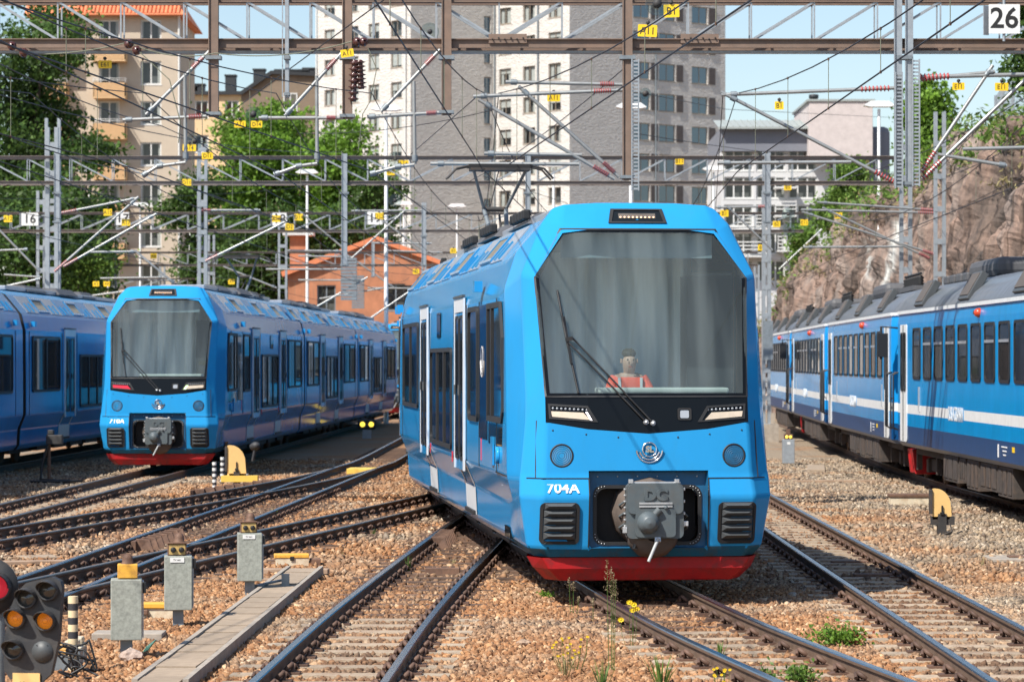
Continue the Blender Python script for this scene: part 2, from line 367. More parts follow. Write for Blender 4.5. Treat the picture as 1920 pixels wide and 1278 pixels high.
def spline(pts, step=0.25):
    """Catmull-Rom through (Y, X) pairs -> list of Vectors on the ground plane"""
    P_ = [Vector((x, y, 0)) for y, x in pts]
    P_ = [P_[0]*2-P_[1]] + P_ + [P_[-1]*2-P_[-2]]; out = []
    for i in range(1, len(P_)-2):
        a, b, c, d = P_[i-1:i+3]; n = max(2, int((c-b).length/step))
        for k in range(n):
            t = k/n
            out.append(0.5*((2*b)+(c-a)*t+(2*a-5*b+4*c-d)*t*t+(3*b-a-3*c+d)*t**3))
    out.append(P_[-2]); return out
def arcpos(path, s):
    acc = 0
    for i in range(len(path)-1):
        L = (path[i+1]-path[i]).length
        if acc+L >= s: t = (s-acc)/L; return path[i].lerp(path[i+1], t), (path[i+1]-path[i]).normalized()
        acc += L
    return path[-1], (path[-1]-path[-2]).normalized()
def atY(path, y):
    for i in range(len(path)-1):
        if path[i].y <= y <= path[i+1].y:
            t = (y-path[i].y)/(path[i+1].y-path[i].y); return path[i].lerp(path[i+1], t)
    return path[-1] if y > path[-1].y else path[0]
GA = 0.475                                       # half distance between rail centres
TR = {
 'A': [(14, 3.50), (18, 2.93), (21.6, 2.40), (26, 1.77), (30.3, 1.30), (36, .72), (42, .10), (48.5, -.50), (56, -.95), (66, -1.15), (80, -1.2), (130, -1.0), (240, 0)],
 'B': [(14, -1.62), (21.7, -1.39), (28, -1.17), (37, -.72), (44, -.34), (50, 0.0), (60, .62), (80, 1.6), (130, 2.6), (240, 3.0)],
 'G': [(12, 3.95), (25, 3.95), (40, 3.97), (60, 4.1), (90, 4.6), (130, 5.6), (240, 9)],
 'E': [(26, -5.66), (30, -4.92), (36, -3.86), (41.15, -2.94), (47, -1.9), (50, -1.36), (56, -.42), (64, .5)],
 'D': [(24, -5.15), (32, -4.80), (44.6, -4.25), (54, -3.86), (65, -3.40), (71, -3.14), (90, -2.9), (130, -2.4), (240, -1)],
 'C': [(33, -8.1), (38, -7.22), (42, -6.5), (48, -5.55), (54, -4.65), (60, -3.85), (65, -3.40)],
 'S': [(40, -8.1), (47, -7.87), (55, -7.66), (63, -7.45), (80, -7.0), (119, -5.95), (240, -3)],
 'L': [(40, -12.6), (64, -11.85), (90, -11.1), (240, -7)],
 'H': [(24, 8.78), (43.7, 8.76), (57.8, 8.70), (74.7, 9.16), (90.5, 9.80), (105, 10.40), (116, 10.8)],
}
PATH = {k: spline(v) for k, v in TR.items()}
TL = {'A': 'track under the blue train numbered 704A, running out to the lower right',
 'B': 'near straight track with pale concrete sleepers, lower left of the middle train',
 'G': 'track just right of the middle train, running to the lower right corner',
 'E': 'oblique track crossing behind the grey boxes towards the middle train',
 'D': 'switch track running from lower left past the yellow sleeper plate',
 'C': 'diverging track from the left edge that joins the switch track',
 'S': 'siding track the blue train numbered 710A stands on',
 'L': 'siding track under the train at the left edge',
 'H': 'siding track under the older blue and white train on the right'}
RP = [(-.055, -.145), (.055, -.145), (.055, -.132), (.012, -.112), (.010, -.045), (.032, -.032), (.034, -.010), (.028, 0), (-.028, 0), (-.034, -.010), (-.032, -.032), (-.010, -.045), (-.012, -.112), (-.055, -.132)]
def sweep(path, off, prof, mb, topmat):
    n = len(prof); vs_ = []
    for i, p in enumerate(path):
        d = path[min(i+1, len(path)-1)]-path[max(i-1, 0)]; d.normalize(); r = Vector((d.y, -d.x, 0))
        for u, z in prof: q = p+r*(off+u); vs_.append((q.x, q.y, z))
    for k in range(n):
        k2 = (k+1) % n; top = k in (6, 7, 8)
        mb.add([], []); 
        fs = [(i*n+k, i*n+k2, (i+1)*n+k2, (i+1)*n+k) for i in range(len(path)-1)]
        for f in fs: mb.f.append(f); mb.m.append(topmat if top else 0); mb.s.append(False)
    mb.v = vs_
# shared pieces
def sleeper_mesh(name, m, L, wdt, top):
    b = MB(); h = 0.16; x, y = L/2, wdt/2; t = .02
    b.add([(-x, -y, top-h), (x, -y, top-h), (x, y, top-h), (-x, y, top-h), (-x+t, -y+t, top), (x-t, -y+t, top), (x-t, y-t, top), (-x+t, y-t, top)],
          [(0,3,2,1), (4,5,6,7), (0,1,5,4), (1,2,6,5), (2,3,7,6), (3,0,4,7)])
    return b.mesh(name, m)
SL_C = sleeper_mesh('sleeper', 'concrete_sleeper', 1.75, .26, -.134); SL_W = sleeper_mesh('sleeper', 'wood_sleeper', 1.9, .22, -.142)
b = MB()                                          # bent spring clip on a small base plate
b.tube([(.05, -.035, -.10), (.085, -.05, -.07), (.10, 0, -.055), (.085, .05, -.07), (.05, .035, -.095)], .019, 6)
b.tube([(.095, -.02, -.12), (.12, .0, -.060), (.13, .05, -.09)], .017, 5)
b.box((.09, 0, -.130), (.15, .14, .03))
CLIP = b.mesh('rail_clip', 'clip_rust')
SLP = []
def track(key, s_mode, ymax_s, shiny=True, clips=True):
    path = PATH[key]; root = empty('railway_track', (path[0].x, path[0].y, GZ), 0, TL[key], 'railway track')
    off = Vector((-path[0].x, -path[0].y, -GZ))
    for sgn in (-1, 1):
        m_ = MB(); sweep(path, sgn*GA, RP, m_, 1)
        o = m_.build('rail', ['rail_rust', 'steel_top' if shiny else 'steel_top_dull'], root); o.location = off
    s = 0.0; y0 = path[0].y; n = 0
    while True:
        p, d = arcpos(path, s)
        if p.y > ymax_s or p is path[-1]: break
        s += 0.62
        if p.y < 17.5: continue
        conc = s_mode(p.y); me = SL_C if conc else SL_W
        a = math.atan2(-d.x, d.y)
        o = link(bpy.data.objects.new('sleeper', me), root); o.location = p+off; o.rotation_euler = (0, 0, a+random.uniform(-.01, .01)); n += 1; SLP.append((p.x, p.y, d.x, d.y))
        if clips and p.y < 56:
            r = Vector((d.y, -d.x, 0))
            for sgn in (-1, 1):
                for side in (-1, 1):
                    c = link(bpy.data.objects.new('rail_clip', CLIP), root)
                    c.location = p+off+r*(sgn*GA); c.rotation_euler = (0, 0, a+(0 if side > 0 else math.pi))
        if n >= 300: break
    return root
conc_near = lambda y: True
track('A', lambda y: y < 27.5, 62); track('B', lambda y: y < 28.4 or y > 52, 60); track('G', conc_near, 70)
track('E', lambda y: False, 60, False); track('D', lambda y: False, 85); track('C', lambda y: False, 62, False)
track('S', lambda y: True, 75, False); track('L', lambda y: True, 66, False); track('H', lambda y: True, 66, False)
# ballast stones: real stones over the ground the camera sees, nobody could count them
def ico():
    t = (1+5**.5)/2
    v = np.array([(-1,t,0),(1,t,0),(-1,-t,0),(1,-t,0),(0,-1,t),(0,1,t),(0,-1,-t),(0,1,-t),(t,0,-1),(t,0,1),(-t,0,-1),(-t,0,1)], float); v /= np.linalg.norm(v[0])
    f = np.array([(0,11,5),(0,5,1),(0,1,7),(0,7,10),(0,10,11),(1,5,9),(5,11,4),(11,10,2),(10,7,6),(7,1,8),(3,9,4),(3,4,2),(3,2,6),(3,6,8),(3,8,9),(4,9,5),(2,4,11),(6,2,10),(8,6,7),(9,8,1)])
    return v, f
CUB = (np.array([(-1,-1,-1),(1,-1,-1),(1,1,-1),(-1,1,-1),(-1,-1,1),(1,-1,1),(1,1,1),(-1,1,1)], float)*.72, np.array([(0,3,2),(0,2,1),(4,5,6),(4,6,7),(0,1,5),(0,5,4),(1,2,6),(1,6,5),(2,3,7),(2,7,6),(3,0,4),(3,4,7)]))
OCT = (np.array([(1,0,0),(-1,0,0),(0,1,0),(0,-1,0),(0,0,1),(0,0,-1)], float), np.array([(0,2,4),(2,1,4),(1,3,4),(3,0,4),(2,0,5),(1,2,5),(3,1,5),(0,3,5)]))
RNG = np.random.default_rng(5)
allp = {k: np.array([(p.x, p.y) for p in PATH[k]]) for k in PATH}
def rail_dist(xy):
    best = np.full(len(xy), 9.0)
    for k, pts in allp.items():
        o = np.argsort(pts[:, 1]); xc = np.interp(xy[:, 1], pts[o, 1], pts[o, 0], left=99, right=99)
        d = np.abs(np.abs(xy[:, 0]-xc)-GA); best = np.minimum(best, d)
    return best
def track_off(xy):
    best = np.full(len(xy), 9.0)
    for k, pts in allp.items():
        o = np.argsort(pts[:, 1]); xc = np.interp(xy[:, 1], pts[o, 1], pts[o, 0], left=99, right=99); best = np.minimum(best, np.abs(xy[:, 0]-xc))
    return best
def keep(q):
    bad = np.zeros(len(q), bool); S = np.array(SLP)
    order = np.argsort(q[:, 1]); qy = q[order, 1]
    for x, y, dx, dy in S:
        i0, i1 = np.searchsorted(qy, (y-.5, y+.5)); idx = order[i0:i1]; rx, ry = q[idx, 0]-x, q[idx, 1]-y
        al = np.abs(rx*dx+ry*dy); la = np.abs(rx*dy-ry*dx); bad[idx] |= (al < .135) & (la < .80+.06*np.sin(y*40)) & (RNG.uniform(0, 1, len(idx)) < .96)
    return q[~bad & (rail_dist(q) > .06)]
def stone_mesh(name, xy, base, r0, r1, zlo, zhi):
    bv, bf = base; n = len(xy); nv = len(bv)
    s = RNG.uniform(r0, r1, (n, 1, 1))*RNG.uniform(.48, 1.55, (n, 1, 3))
    v = np.repeat(bv[None], n, 0)*RNG.uniform(.55, 1.25, (n, nv, 1))*s
    a = RNG.normal(size=(n, 4)); a /= np.linalg.norm(a, axis=1, keepdims=True); w_, x, y, z = a.T
    R = np.stack([np.stack([1-2*(y*y+z*z), 2*(x*y-z*w_), 2*(x*z+y*w_)], -1), np.stack([2*(x*y+z*w_), 1-2*(x*x+z*z), 2*(y*z-x*w_)], -1), np.stack([2*(x*z-y*w_), 2*(y*z+x*w_), 1-2*(x*x+y*y)], -1)], 1)
    v = np.einsum('nij,nkj->nki', R, v)
    v[:, :, 0] += xy[:, None, 0]; v[:, :, 1] += xy[:, None, 1]; v[:, :, 2] += RNG.uniform(zlo, zhi, (n, 1))
    f = (bf[None]+(np.arange(n)*nv)[:, None, None]).reshape(-1, 3)
    me = bpy.data.meshes.new(name); me.vertices.add(n*nv); me.vertices.foreach_set('co', v.reshape(-1).astype(np.float32))
    me.loops.add(len(f)*3); me.loops.foreach_set('vertex_index', f.reshape(-1).astype(np.int32))
    me.polygons.add(len(f)); me.polygons.foreach_set('loop_start', np.arange(0, len(f)*3, 3, dtype=np.int32)); me.polygons.foreach_set('loop_total', np.full(len(f), 3, np.int32))
    me.update(calc_edges=True); me.materials.append(M_['ballast_stone'])
    near = np.minimum(1, np.maximum(0, 1-np.abs(track_off(xy))/.62)); nz = np.array([mnoise.noise((x*.8, y*.35, 3)) for x, y in xy])       # brake dust and oil along the rails
    soil = np.clip(near*(.55+.9*nz)+.22*RNG.normal(size=n), 0, .8)
    at = me.attributes.new('soil', 'FLOAT', 'FACE'); at.data.foreach_set('value', np.repeat(soil, len(bf)).astype(np.float32))
    return link(bpy.data.objects.new(name, me))
def scatter(n, y0, y1, pw=2):
    y = np.sqrt(RNG.uniform(y0**2, y1**2, n)); x = RNG.uniform(-.181, .181, n)*y; return np.stack([x, y], 1)
NEAR, FAR = 105000, 85000
q = scatter(NEAR, 20.2, 33); q = keep(q)
o = stone_mesh('ballast_stones', q, CUB, .012, .031, GZ-.006, GZ+.016); tag(o, 'loose rusty ballast stones over the foreground track bed', 'ballast', kind='stuff')
q = scatter(FAR, 33, 75); q = keep(q)
o = stone_mesh('ballast_stones', q, OCT, .026, .050, GZ-.006, GZ+.016); tag(o, 'loose ballast stones further back between the tracks', 'ballast', kind='stuff')
# ================================================================ modern blue train
# rows of the nose: each row = list of (x, y, z) for columns centre, a, c1 (windscreen edge), c2 (face edge), c3 (start of side), c4 (joins the straight body)
CABY = 2.1
ROWS = [
 [(0, .16, .36), (.60, .16, .36), (.98, .20, .36), (1.11, .40, .36), (1.13, .95, .36), (1.10, CABY, .36)],
 [(0, .11, .45), (.60, .11, .45), (1.03, .15, .45), (1.19, .34, .45), (1.19, .95, .46), (1.175, CABY, .46)],
 [(0, .00, .96), (.60, .00, .96), (1.07, .04, .96), (1.27, .27, .96), (1.27, .95, .90), (1.195, CABY, .82)],
 [(0, .06, 1.14), (.60, .06, 1.14), (1.05, .10, 1.14), (1.26, .32, 1.14), (1.33, .95, 1.13), (1.32, CABY, 1.13)],
 [(0, .075, 1.22), (.60, .075, 1.22), (1.04, .115, 1.22), (1.245, .335, 1.22), (1.33, .95, 1.22), (1.32, CABY, 1.22)],
 [(0, .10, 1.585), (.60, .115, 1.63), (1.02, .16, 1.70), (1.19, .39, 1.71), (1.33, 1.0, 1.70), (1.32, CABY, 1.70)],
 [(0, .15, 1.95), (.60, .165, 1.95), (1.02, .21, 1.95), (1.18, .45, 1.95), (1.33, 1.05, 1.95), (1.32, CABY, 1.95)],
 [(0, .575, 3.15), (.60, .59, 3.15), (1.085, .63, 3.15), (1.20, .80, 3.18), (1.31, 1.40, 3.06), (1.31, CABY, 3.0)],
 [(0, .80, 3.655), (.42, .81, 3.655), (.80, .84, 3.655), (.96, .99, 3.73), (1.17, 1.55, 3.45), (1.22, CABY, 3.36)],
 [(0, 1.02, 3.93), (.40, 1.03, 3.93), (.74, 1.06, 3.92), (.84, 1.14, 3.88), (.86, 1.6, 3.82), (.85, CABY, 3.80)],
]
SEC = [r[5] for r in ROWS]; SEC = [(x, z) for x, y, z in SEC]+[(.58, 3.90), (0, 3.93)]
LCAR = 18.5
def front_pt(x, z, off=0.0):
    """a point on the nose face at half-width |x| and height z, off metres proud"""
    ax = abs(x)
    rows = []
    for r in ROWS[:10]:
        k = 0
        while k < 3 and ax > r[k+1][0]: k += 1
        a, b_ = r[k], r[min(k+1, 5)]; t = (ax-a[0])/max(1e-6, b_[0]-a[0]); t = min(max(t, 0), 1)
        rows.append((a[2]+(b_[2]-a[2])*t, a[1]+(b_[1]-a[1])*t))
    for (z0, y0), (z1, y1) in zip(rows, rows[1:]):
        if z0 <= z <= z1: return (x, y0+(y1-y0)*(z-z0)/(z1-z0)-off, z)
    return (x, rows[0][1]-off if z < rows[0][0] else rows[-1][1]-off, z)
FP = lambda u, v, d: front_pt(u, v, d)
def shell(mb, mi=0, mi_low=0, mi_roof=0):
    nr, nc = len(ROWS), 6; idx = {}
    for sg in (1, -1):
        vs_ = [];
        for r in ROWS: vs_ += [(x*sg, y, z) for x, y, z in r]
        base = len(mb.v); mb.v += vs_
        for i in range(nr-1):
            for k in range(nc-1):
                if 5 <= i <= 7 and k < 2: continue                 # windscreen and dark mask
                if 1 <= i <= 3 and k < 1: continue                 # coupler recess
                f = [base+i*nc+k, base+i*nc+k+1, base+(i+1)*nc+k+1, base+(i+1)*nc+k]
                mb.f.append(f if sg > 0 else f[::-1]); mb.m.append(mi_low if i == 0 else mi); mb.s.append(False)
        # roof cap behind the nose
        b2 = len(mb.v); mb.v += [(.58*sg, CABY, 3.90), (0, CABY, 3.93)]
        top = [base+9*nc+k for k in range(6)]
        f = [top[0], top[1], top[2], top[3], top[4], top[5], b2, b2+1]
        mb.f.append(f if sg > 0 else f[::-1]); mb.m.append(mi); mb.s.append(False)
def body(mb, y0, y1, mi=0, mi_roof=1, ends=True, mi_end=2, flat=False):
    pts = [(x, z) for x, z in SEC]+[(-x, z) for x, z in SEC[-2::-1]]; n = len(pts); base = len(mb.v)
    for y in (y0, y1): mb.v += [(x, y, z) for x, z in pts]
    for k in range(n-1):
        mb.f.append([base+k, base+n+k, base+n+k+1, base+k+1])
        z = (pts[k][1]+pts[k+1][1])/2; mb.m.append(mi_roof if z > 3.5 else mi); mb.s.append(False)
    mb.f.append([base+n-1, base+n+n-1, base+n, base]); mb.m.append(mi_end); mb.s.append(False)
    if ends:
        for b_ in ((base, base+n) if ends == 2 else (base+n,)):
            mb.f.append([b_+k for k in range(n)]); mb.m.append(mi_end); mb.s.append(False)
def weld(o, d=0.0005):
    bm = bmesh.new(); bm.from_mesh(o.data); bmesh.ops.remove_doubles(bm, verts=bm.verts, dist=d)
    bmesh.ops.recalc_face_normals(bm, faces=bm.faces); bm.to_mesh(o.data); bm.free()
def sidefn(sg, x=1.323):
    return lambda u, v, d: (sg*(x+d), u, v)
def side_window(par, sg, s0, s1, z0, z1, n, name='window'):
    """one window of n panes in a dark rubber frame"""
    m = MB(); fn = sidefn(sg, 1.318)
    o_ = rrect(s0, s1, z0, z1, .09); i_ = inset(o_, .055)
    m.ring(o_, i_, fn, 0, .030, 0)
    m.prism(inset(o_, .05), fn, 0, .012, 1)
    wd = (s1-s0)/n
    for k in range(1, n): m.box((sg*1.333, s0+wd*k, (z0+z1)/2), (.028, .11, z1-z0-.08), 0)
    return m.build(name, ['black_rubber', 'pane_dark'], par)
def skirtpt(t, y, sg, d=0.0):                     # t 0..1 down the folded lower side, d proud
    (x0, z0), (x1, z1) = ((1.32, 1.13), (1.195, .82)) if t <= .5 else ((1.195, .82), (1.175, .46)); u = t*2 if t <= .5 else t*2-1
    return (sg*(x0+(x1-x0)*u+d), y, z0+(z1-z0)*u)
def side_door(par, sg, s0, s1):
    m = MB(); fn = sidefn(sg, 1.318); mid = (s0+s1)/2
    for a, b_ in ((s0-.10, s0), (s1, s1+.10)): m.prism([(a, 1.0), (b_, 1.0), (b_, 3.06), (a, 3.06)], fn, 0, .022, 0)
    m.prism([(s0, 2.90), (s1, 2.90), (s1, 3.06), (s0, 3.06)], fn, 0, .020, 0)
    for a, b_ in ((s0, mid-.012), (mid+.012, s1)):
        m.prism([(a, 1.0), (b_, 1.0), (b_, 2.895), (a, 2.895)], fn, 0, .010, 3)
        o_ = rrect(a+.06, b_-.06, 1.12, 2.86, .06); m.ring(o_, inset(o_, .035), fn, .009, .022, 1); m.prism(inset(o_, .03), fn, .009, .015, 2)
        m.tube([(sg*1.36, (a+b_)/2, 1.9), (sg*1.36, (a+b_)/2, 2.02)], .02, 6, 4)
    m.prism([(s0-.10, 3.07), (s1+.10, 3.07), (s1+.10, 3.10), (s0-.10, 3.10)], fn, 0, .035, 4)
    # pale bands that run down the sloped skirt to the step
    for a, b_ in ((s0-.10, s0+.02), (s1-.02, s1+.10)):
        m.add([skirtpt(0, a, sg, .008), skirtpt(0, b_, sg, .008), skirtpt(.5, b_-.1, sg, .008), skirtpt(.5, a-.1, sg, .008)], [(0, 1, 2, 3)], 0)
    m.add([skirtpt(.51, s0-.2, sg, .008), skirtpt(.51, s1, sg, .008), skirtpt(.97, s1, sg, .008), skirtpt(.97, s0-.2, sg, .008)], [(0, 1, 2, 3)], 0)
    m.box((sg*1.185, mid-.05, .50), (.06, s1-s0, .05), 1)
    return m.build('door', ['silver_paint', 'black_rubber', 'pane_dark', 'blue_paint', 'grey_plastic'], par)
def roof_bits(par, y0, y1):
    for sg in (-1, 1):                            # louvred panels and small ribs on the sloped roof edge
        y = y0+.5; k = 0
        def rp(t, yy, d): return (sg*(1.22-.37*t+d*.76), yy, 3.36+.44*t+d*.64)
        while y < y1-.9:
            m = MB(); L = 1.35
            fn = lambda u, v, d: rp(v, u, d)
            if k % 3 == 1:
                m.ring([(y, .14), (y+L, .14), (y+L, .86), (y, .86)], [(y+.12, .24), (y+L-.12, .24), (y+L-.12, .76), (y+.12, .76)], fn, 0, .03, 0)
                m.prism([(y+.12, .24), (y+L-.12, .24), (y+L-.12, .76), (y+.12, .76)], fn, 0, .01, 1)
                for j in range(9): m.prism([(y+.16+j*.12, .24), (y+.20+j*.12, .24), (y+.20+j*.12, .76), (y+.16+j*.12, .76)], fn, 0, .022, 2)
                for j in range(6):
                    for vv in (.17, .83): m.box(rp(vv, y+.08+j*(L-.16)/5, .033), (.03, .03, .03), 3)
                m.build('roof_louvre', ['roof_blue', 'black_matt', 'slat_tan', 'steel_pale'], par)
            else:
                m.prism([(y, .08), (y+L, .08), (y+L, .92), (y, .92)], fn, 0, .014, 0)
                for j in range(2): m.prism([(y+.35+j*.5, .12), (y+.39+j*.5, .12), (y+.39+j*.5, .55), (y+.35+j*.5, .55)], fn, .01, .035, 1)
                m.build('roof_panel', ['roof_blue' if k % 2 else 'roof_grey', 'roof_blue'], par)
            y += L+.10; k += 1
    m = MB(); m.box((0, (y0+y1)/2+.3, 3.98), (1.0, y1-y0-2.4, .10), 0); m.build('roof_walkway', 'roof_grey', par, bevel=.02)
    for c, L, wd, h in ((y0+5.0, 2.4, 1.15, .10), (y0+8.8, 2.6, 1.25, .12), (y0+12.2, 1.9, 1.1, .12)):
        if c+L/2 > y1: continue
        m = MB(); y_a, y_b, x = c-L/2, c+L/2, wd/2; z0_, z1_ = 3.95, 4.0+h
        m.add([(-x, y_a, z0_), (x, y_a, z0_), (x, y_b, z0_), (-x, y_b, z0_), (-x+.18, y_a+.3, z1_), (x-.18, y_a+.3, z1_), (x-.18, y_b-.1, z1_), (-x+.18, y_b-.1, z1_)],
              [(0,3,2,1), (4,5,6,7), (0,1,5,4), (1,2,6,5), (2,3,7,6), (3,0,4,7)])
        for j in range(5): m.box((-x+.02, y_a+.3+j*.35, z0_+.12), (.1, .2, .12), 1)
        m.build('roof_unit', ['roof_machine', 'black_matt'], par, bevel=.02)
def under_bits(par, y0, y1, bog):
    m = MB(); m.bx(-.95, .95, y0+.4, y1-.2, .40, .58, 0)
    for k in range(6):
        y = y0+3+k*2.1
        if y > y1-2: break
        m.bx(-.98, .98, y, y+1.6, .26, .5, 0)
    m.build('underframe', 'dark_machine', par)
    for yb in bog:
        m = MB(); m.bx(-.62, .62, yb-1.2, yb+1.2, .28, .50, 0)
        for sg in (-1, 1): m.bx(sg*.62, sg*.78, yb-1.3, yb+1.3, .24, .48, 0)
        for dy in (-.9, .9):
            for sg in (-1, 1): m.lathe([(.001, -.06), (.33, -.06), (.36, -.05), (.37, .02), (.33, .06), (.001, .06)], (sg*GA, yb+dy, .335), (1, 0, 0), 20, 1)
            m.tube([(-.5, yb+dy, .335), (.5, yb+dy, .335)], .06, 8, 0)
        m.build('bogie', ['dark_machine', 'rail_rust'], par)
def lead_car(number, lamp='white'):
    mb = MB(); shell(mb, 0, 3)
    body(mb, CABY, LCAR, 0, 1, 1, 2)
    car = mb.build('car_body', ['blue_paint', 'roof_blue', 'black_matt', 'blue_grime'], None, fix=False)
    weld(car)
    bv = car.modifiers.new('bevel', 'BEVEL'); bv.width = .035; bv.segments = 3; bv.limit_method = 'ANGLE'; bv.angle_limit = math.radians(9); bv.harden_normals = False
    for p in car.data.polygons: p.use_smooth = True
    car.data.set_sharp_from_angle(angle=math.radians(28)) if hasattr(car.data, 'set_sharp_from_angle') else None
    wn = car.modifiers.new('weighted_normal', 'WEIGHTED_NORMAL'); wn.keep_sharp = False; wn.weight = 80
    # ---- windscreen
    nc = [2, 1, 0]
    def band(i0, i1):
        m = []
        for i in range(i0, i1+1):
            r = ROWS[i]; m.append([(-r[2][0], r[2][1], r[2][2]), (-r[1][0], r[1][1], r[1][2]), r[0], r[1], r[2]])
        return m
    g_ = band(6, 8); m = MB()
    for r0, r1 in zip(g_, g_[1:]):
        for k in range(4): m.add([r0[k], r0[k+1], r1[k+1], r1[k]], [(0, 1, 2, 3)], 0)
    o = m.build('windscreen', 'windshield', car); weld(o)
    # black border and rubber gasket follow the screen's outline
    out = [(-1.02, 1.95), (1.02, 1.95), (1.085, 3.15), (.80, 3.655), (-.80, 3.655), (-1.085, 3.15)]
    def scaled(f): 
        cz = 2.8; return [(x*f, cz+(z-cz)*f) for x, z in out]
    def densify(poly, n=8):
        r = []
        for (a, b_) in zip(poly, poly[1:]+poly[:1]):
            for k in range(n): t = k/n; r.append((a[0]+(b_[0]-a[0])*t, a[1]+(b_[1]-a[1])*t))
        return r
    m = MB(); m.ring(densify(scaled(1.003)), densify(scaled(.985)), FP, .002, .010, 0); m.build('gasket', 'black_rubber', car)
    m = MB(); m.ring(densify(scaled(.985)), densify(scaled(.955)), FP, .002, .005, 0); m.build('screen_border', 'black_gloss', car)
    # ---- dark mask under the screen
    g_ = band(5, 6); m = MB()
    for k in range(4): m.add([g_[0][k], g_[0][k+1], g_[1][k+1], g_[1][k]], [(0, 1, 2, 3)], 0)
    o = m.build('lamp_mask', 'black_gloss', car); weld(o)
    for sg in (-1, 1):
        m = MB(); red = (lamp == 'mixed' and sg < 0)
        q = [(.995*sg, 1.885), (.60*sg, 1.862), (.50*sg, 1.70), (.985*sg, 1.735)]; q = [(x, z-.0) for x, z in q]
        m.ring(densify(q, 4), densify([(.972*sg, 1.862), (.62*sg, 1.842), (.545*sg, 1.718), (.962*sg, 1.752)], 4), FP, .002, .012, 0)
        m.prism(densify([(.965*sg, 1.81), (.645*sg, 1.795), (.575*sg, 1.722), (.955*sg, 1.756)], 4), FP, .002, .006, 1)
        for k in range(9):
            x = sg*(.945-k*.042); zz = 1.838-.004*k*.5
            m.lathe([(.001, .008), (.010, .008), (.012, .002)], front_pt(x, zz, 0), (0, -1, 0), 8, 2)
        if lamp == 'mixed' and sg > 0: m.prism(densify([(.645*sg, 1.805), (.60*sg, 1.80), (.53*sg, 1.705), (.585*sg, 1.71)], 3), FP, .007, .010, 4)
        if lamp == 'white' and sg < 0:
            for dx in (0, .035): m.prism(densify([((.625-dx)*sg, 1.80), ((.605-dx)*sg, 1.80), ((.552-dx)*sg, 1.71), ((.572-dx)*sg, 1.712)], 3), FP, .007, .010, 4)
        m.build('headlight', ['black_rubber', 'lamp_red' if red else 'lamp_lens', 'led_off', 'black_rubber', 'lamp_green' if lamp == 'mixed' else 'led_white'], car)
    m = MB(); m.ring(densify(rrect(.30, .44, 1.72, 1.84, .02)), densify(rrect(.32, .42, 1.735, 1.825, .015)), FP, .002, .012, 0); m.prism(rrect(.325, .415, 1.74, 1.82, .015), FP, .001, .005, 1)
    m.build('camera_lens', ['black_matt', 'led_off'], car)
    # ---- destination display on the brow
    m = MB(); q = [(-.30, 3.715), (.30, 3.715), (.265, 3.865), (-.265, 3.865)]
    m.ring(densify(q, 6), densify([(-.265, 3.73), (.265, 3.73), (.235, 3.85), (-.235, 3.85)], 6), FP, -.002, .020, 0)
    m.prism(densify([(-.27, 3.728), (.27, 3.728), (.24, 3.852), (-.24, 3.852)], 6), FP, -.004, .006, 1)
    m.prism(densify([(-.19, 3.765), (.19, 3.765), (.19, 3.815), (-.19, 3.815)], 6), FP, .004, .008, 3)
    for k in range(9): m.lathe([(.001, .012), (.009, .010), (.01, 0)], front_pt(-.17+k*.0425, 3.772, 0), (0, -1, .6), 8, 2)
    m.build('destination_display', ['black_rubber', 'pane_dark', 'led_amber', 'vent_brown'], car)
    # ---- loudspeaker discs
    for sg in (-1, 1):
        m = MB(); c = front_pt(sg*.865, 1.37, 0); n_ = Vector((sg*.09, -1, .07))
        m.lathe([(.118, -.02), (.118, .006), (.104, .010), (.102, .002)], c, n_, 28, 0); m.lathe([(.101, .004), (.07, .006), (.001, .006)], c, n_, 28, 1)
        for r in (.03, .05, .07, .088):
            m.lathe([(r-.004, .006), (r, .009), (r+.004, .006)], c, n_, 24, 2)
        m.build('horn_disc', ['black_rubber', 'recess_blue' if sg > 0 else 'roof_blue', 'recess_blue'], car)
    # ---- emblem: letters in a ring over two arcs
    m = MB(); c = Vector(front_pt(.01, 1.43, .012)); n_ = Vector((0, -1, .08))
    m.lathe([(.062, 0), (.066, .010), (.074, .010), (.078, 0)], c, n_, 28, 0)
    for r, a0 in ((.10, 195), (.13, 185)):
        pts = [c+Vector((r*math.cos(math.radians(t)), 0, r*math.sin(math.radians(t)))) for t in np.linspace(a0, 540-a0, 16)]
        m.tube(pts, .010, 6, 0)
    em = m.build('emblem', 'chrome', car)
    text('SL', .085, tuple(c+Vector((0, -.012, 0))), car, mat='chrome', depth=.012, bold=.004, name='emblem_letters')
    # ---- running number
    p = front_pt(-.86, 1.045, .004)
    text(number, .150, (p[0], p[1], p[2]), car, rot=(math.radians(64), 0, math.radians(-5)), mat='white_paint', bold=.0025, name='running_number')
    # ---- bumper grilles
    for sg in (-1, 1):
        m = MB(); x0, x1 = .695, 1.085
        xa, xb = (x0, x1) if sg > 0 else (-x1, -x0)
        o_ = rrect(xa, xb, .49, .905, .05); m.ring(densify(o_, 1), inset(o_, .03), FP, -.005, .022, 0); m.prism(inset(o_, .02), FP, -.01, .004, 0)
        for k in range(5):
            z = .535+k*.075
            a0, a1 = xa+.035, xb-.035
            l0, l1, m0, m1 = front_pt(a0, z, .012), front_pt(a1, z, .012), front_pt(a0+.05, z+.038, .055), front_pt(a1-.05, z+.038, .055); h0, h1 = front_pt(a0, z+.072, .012), front_pt(a1, z+.072, .012)
            m.add([l0, l1, m1, m0, h0, h1], [(0, 1, 2, 3), (3, 2, 5, 4), (0, 3, 4), (1, 5, 2)], 1)
        m.build('bumper_grille', ['black_matt', 'grey_plastic'], car)
    # ---- coupler recess, panel, coupler
    m = MB(); d = .16
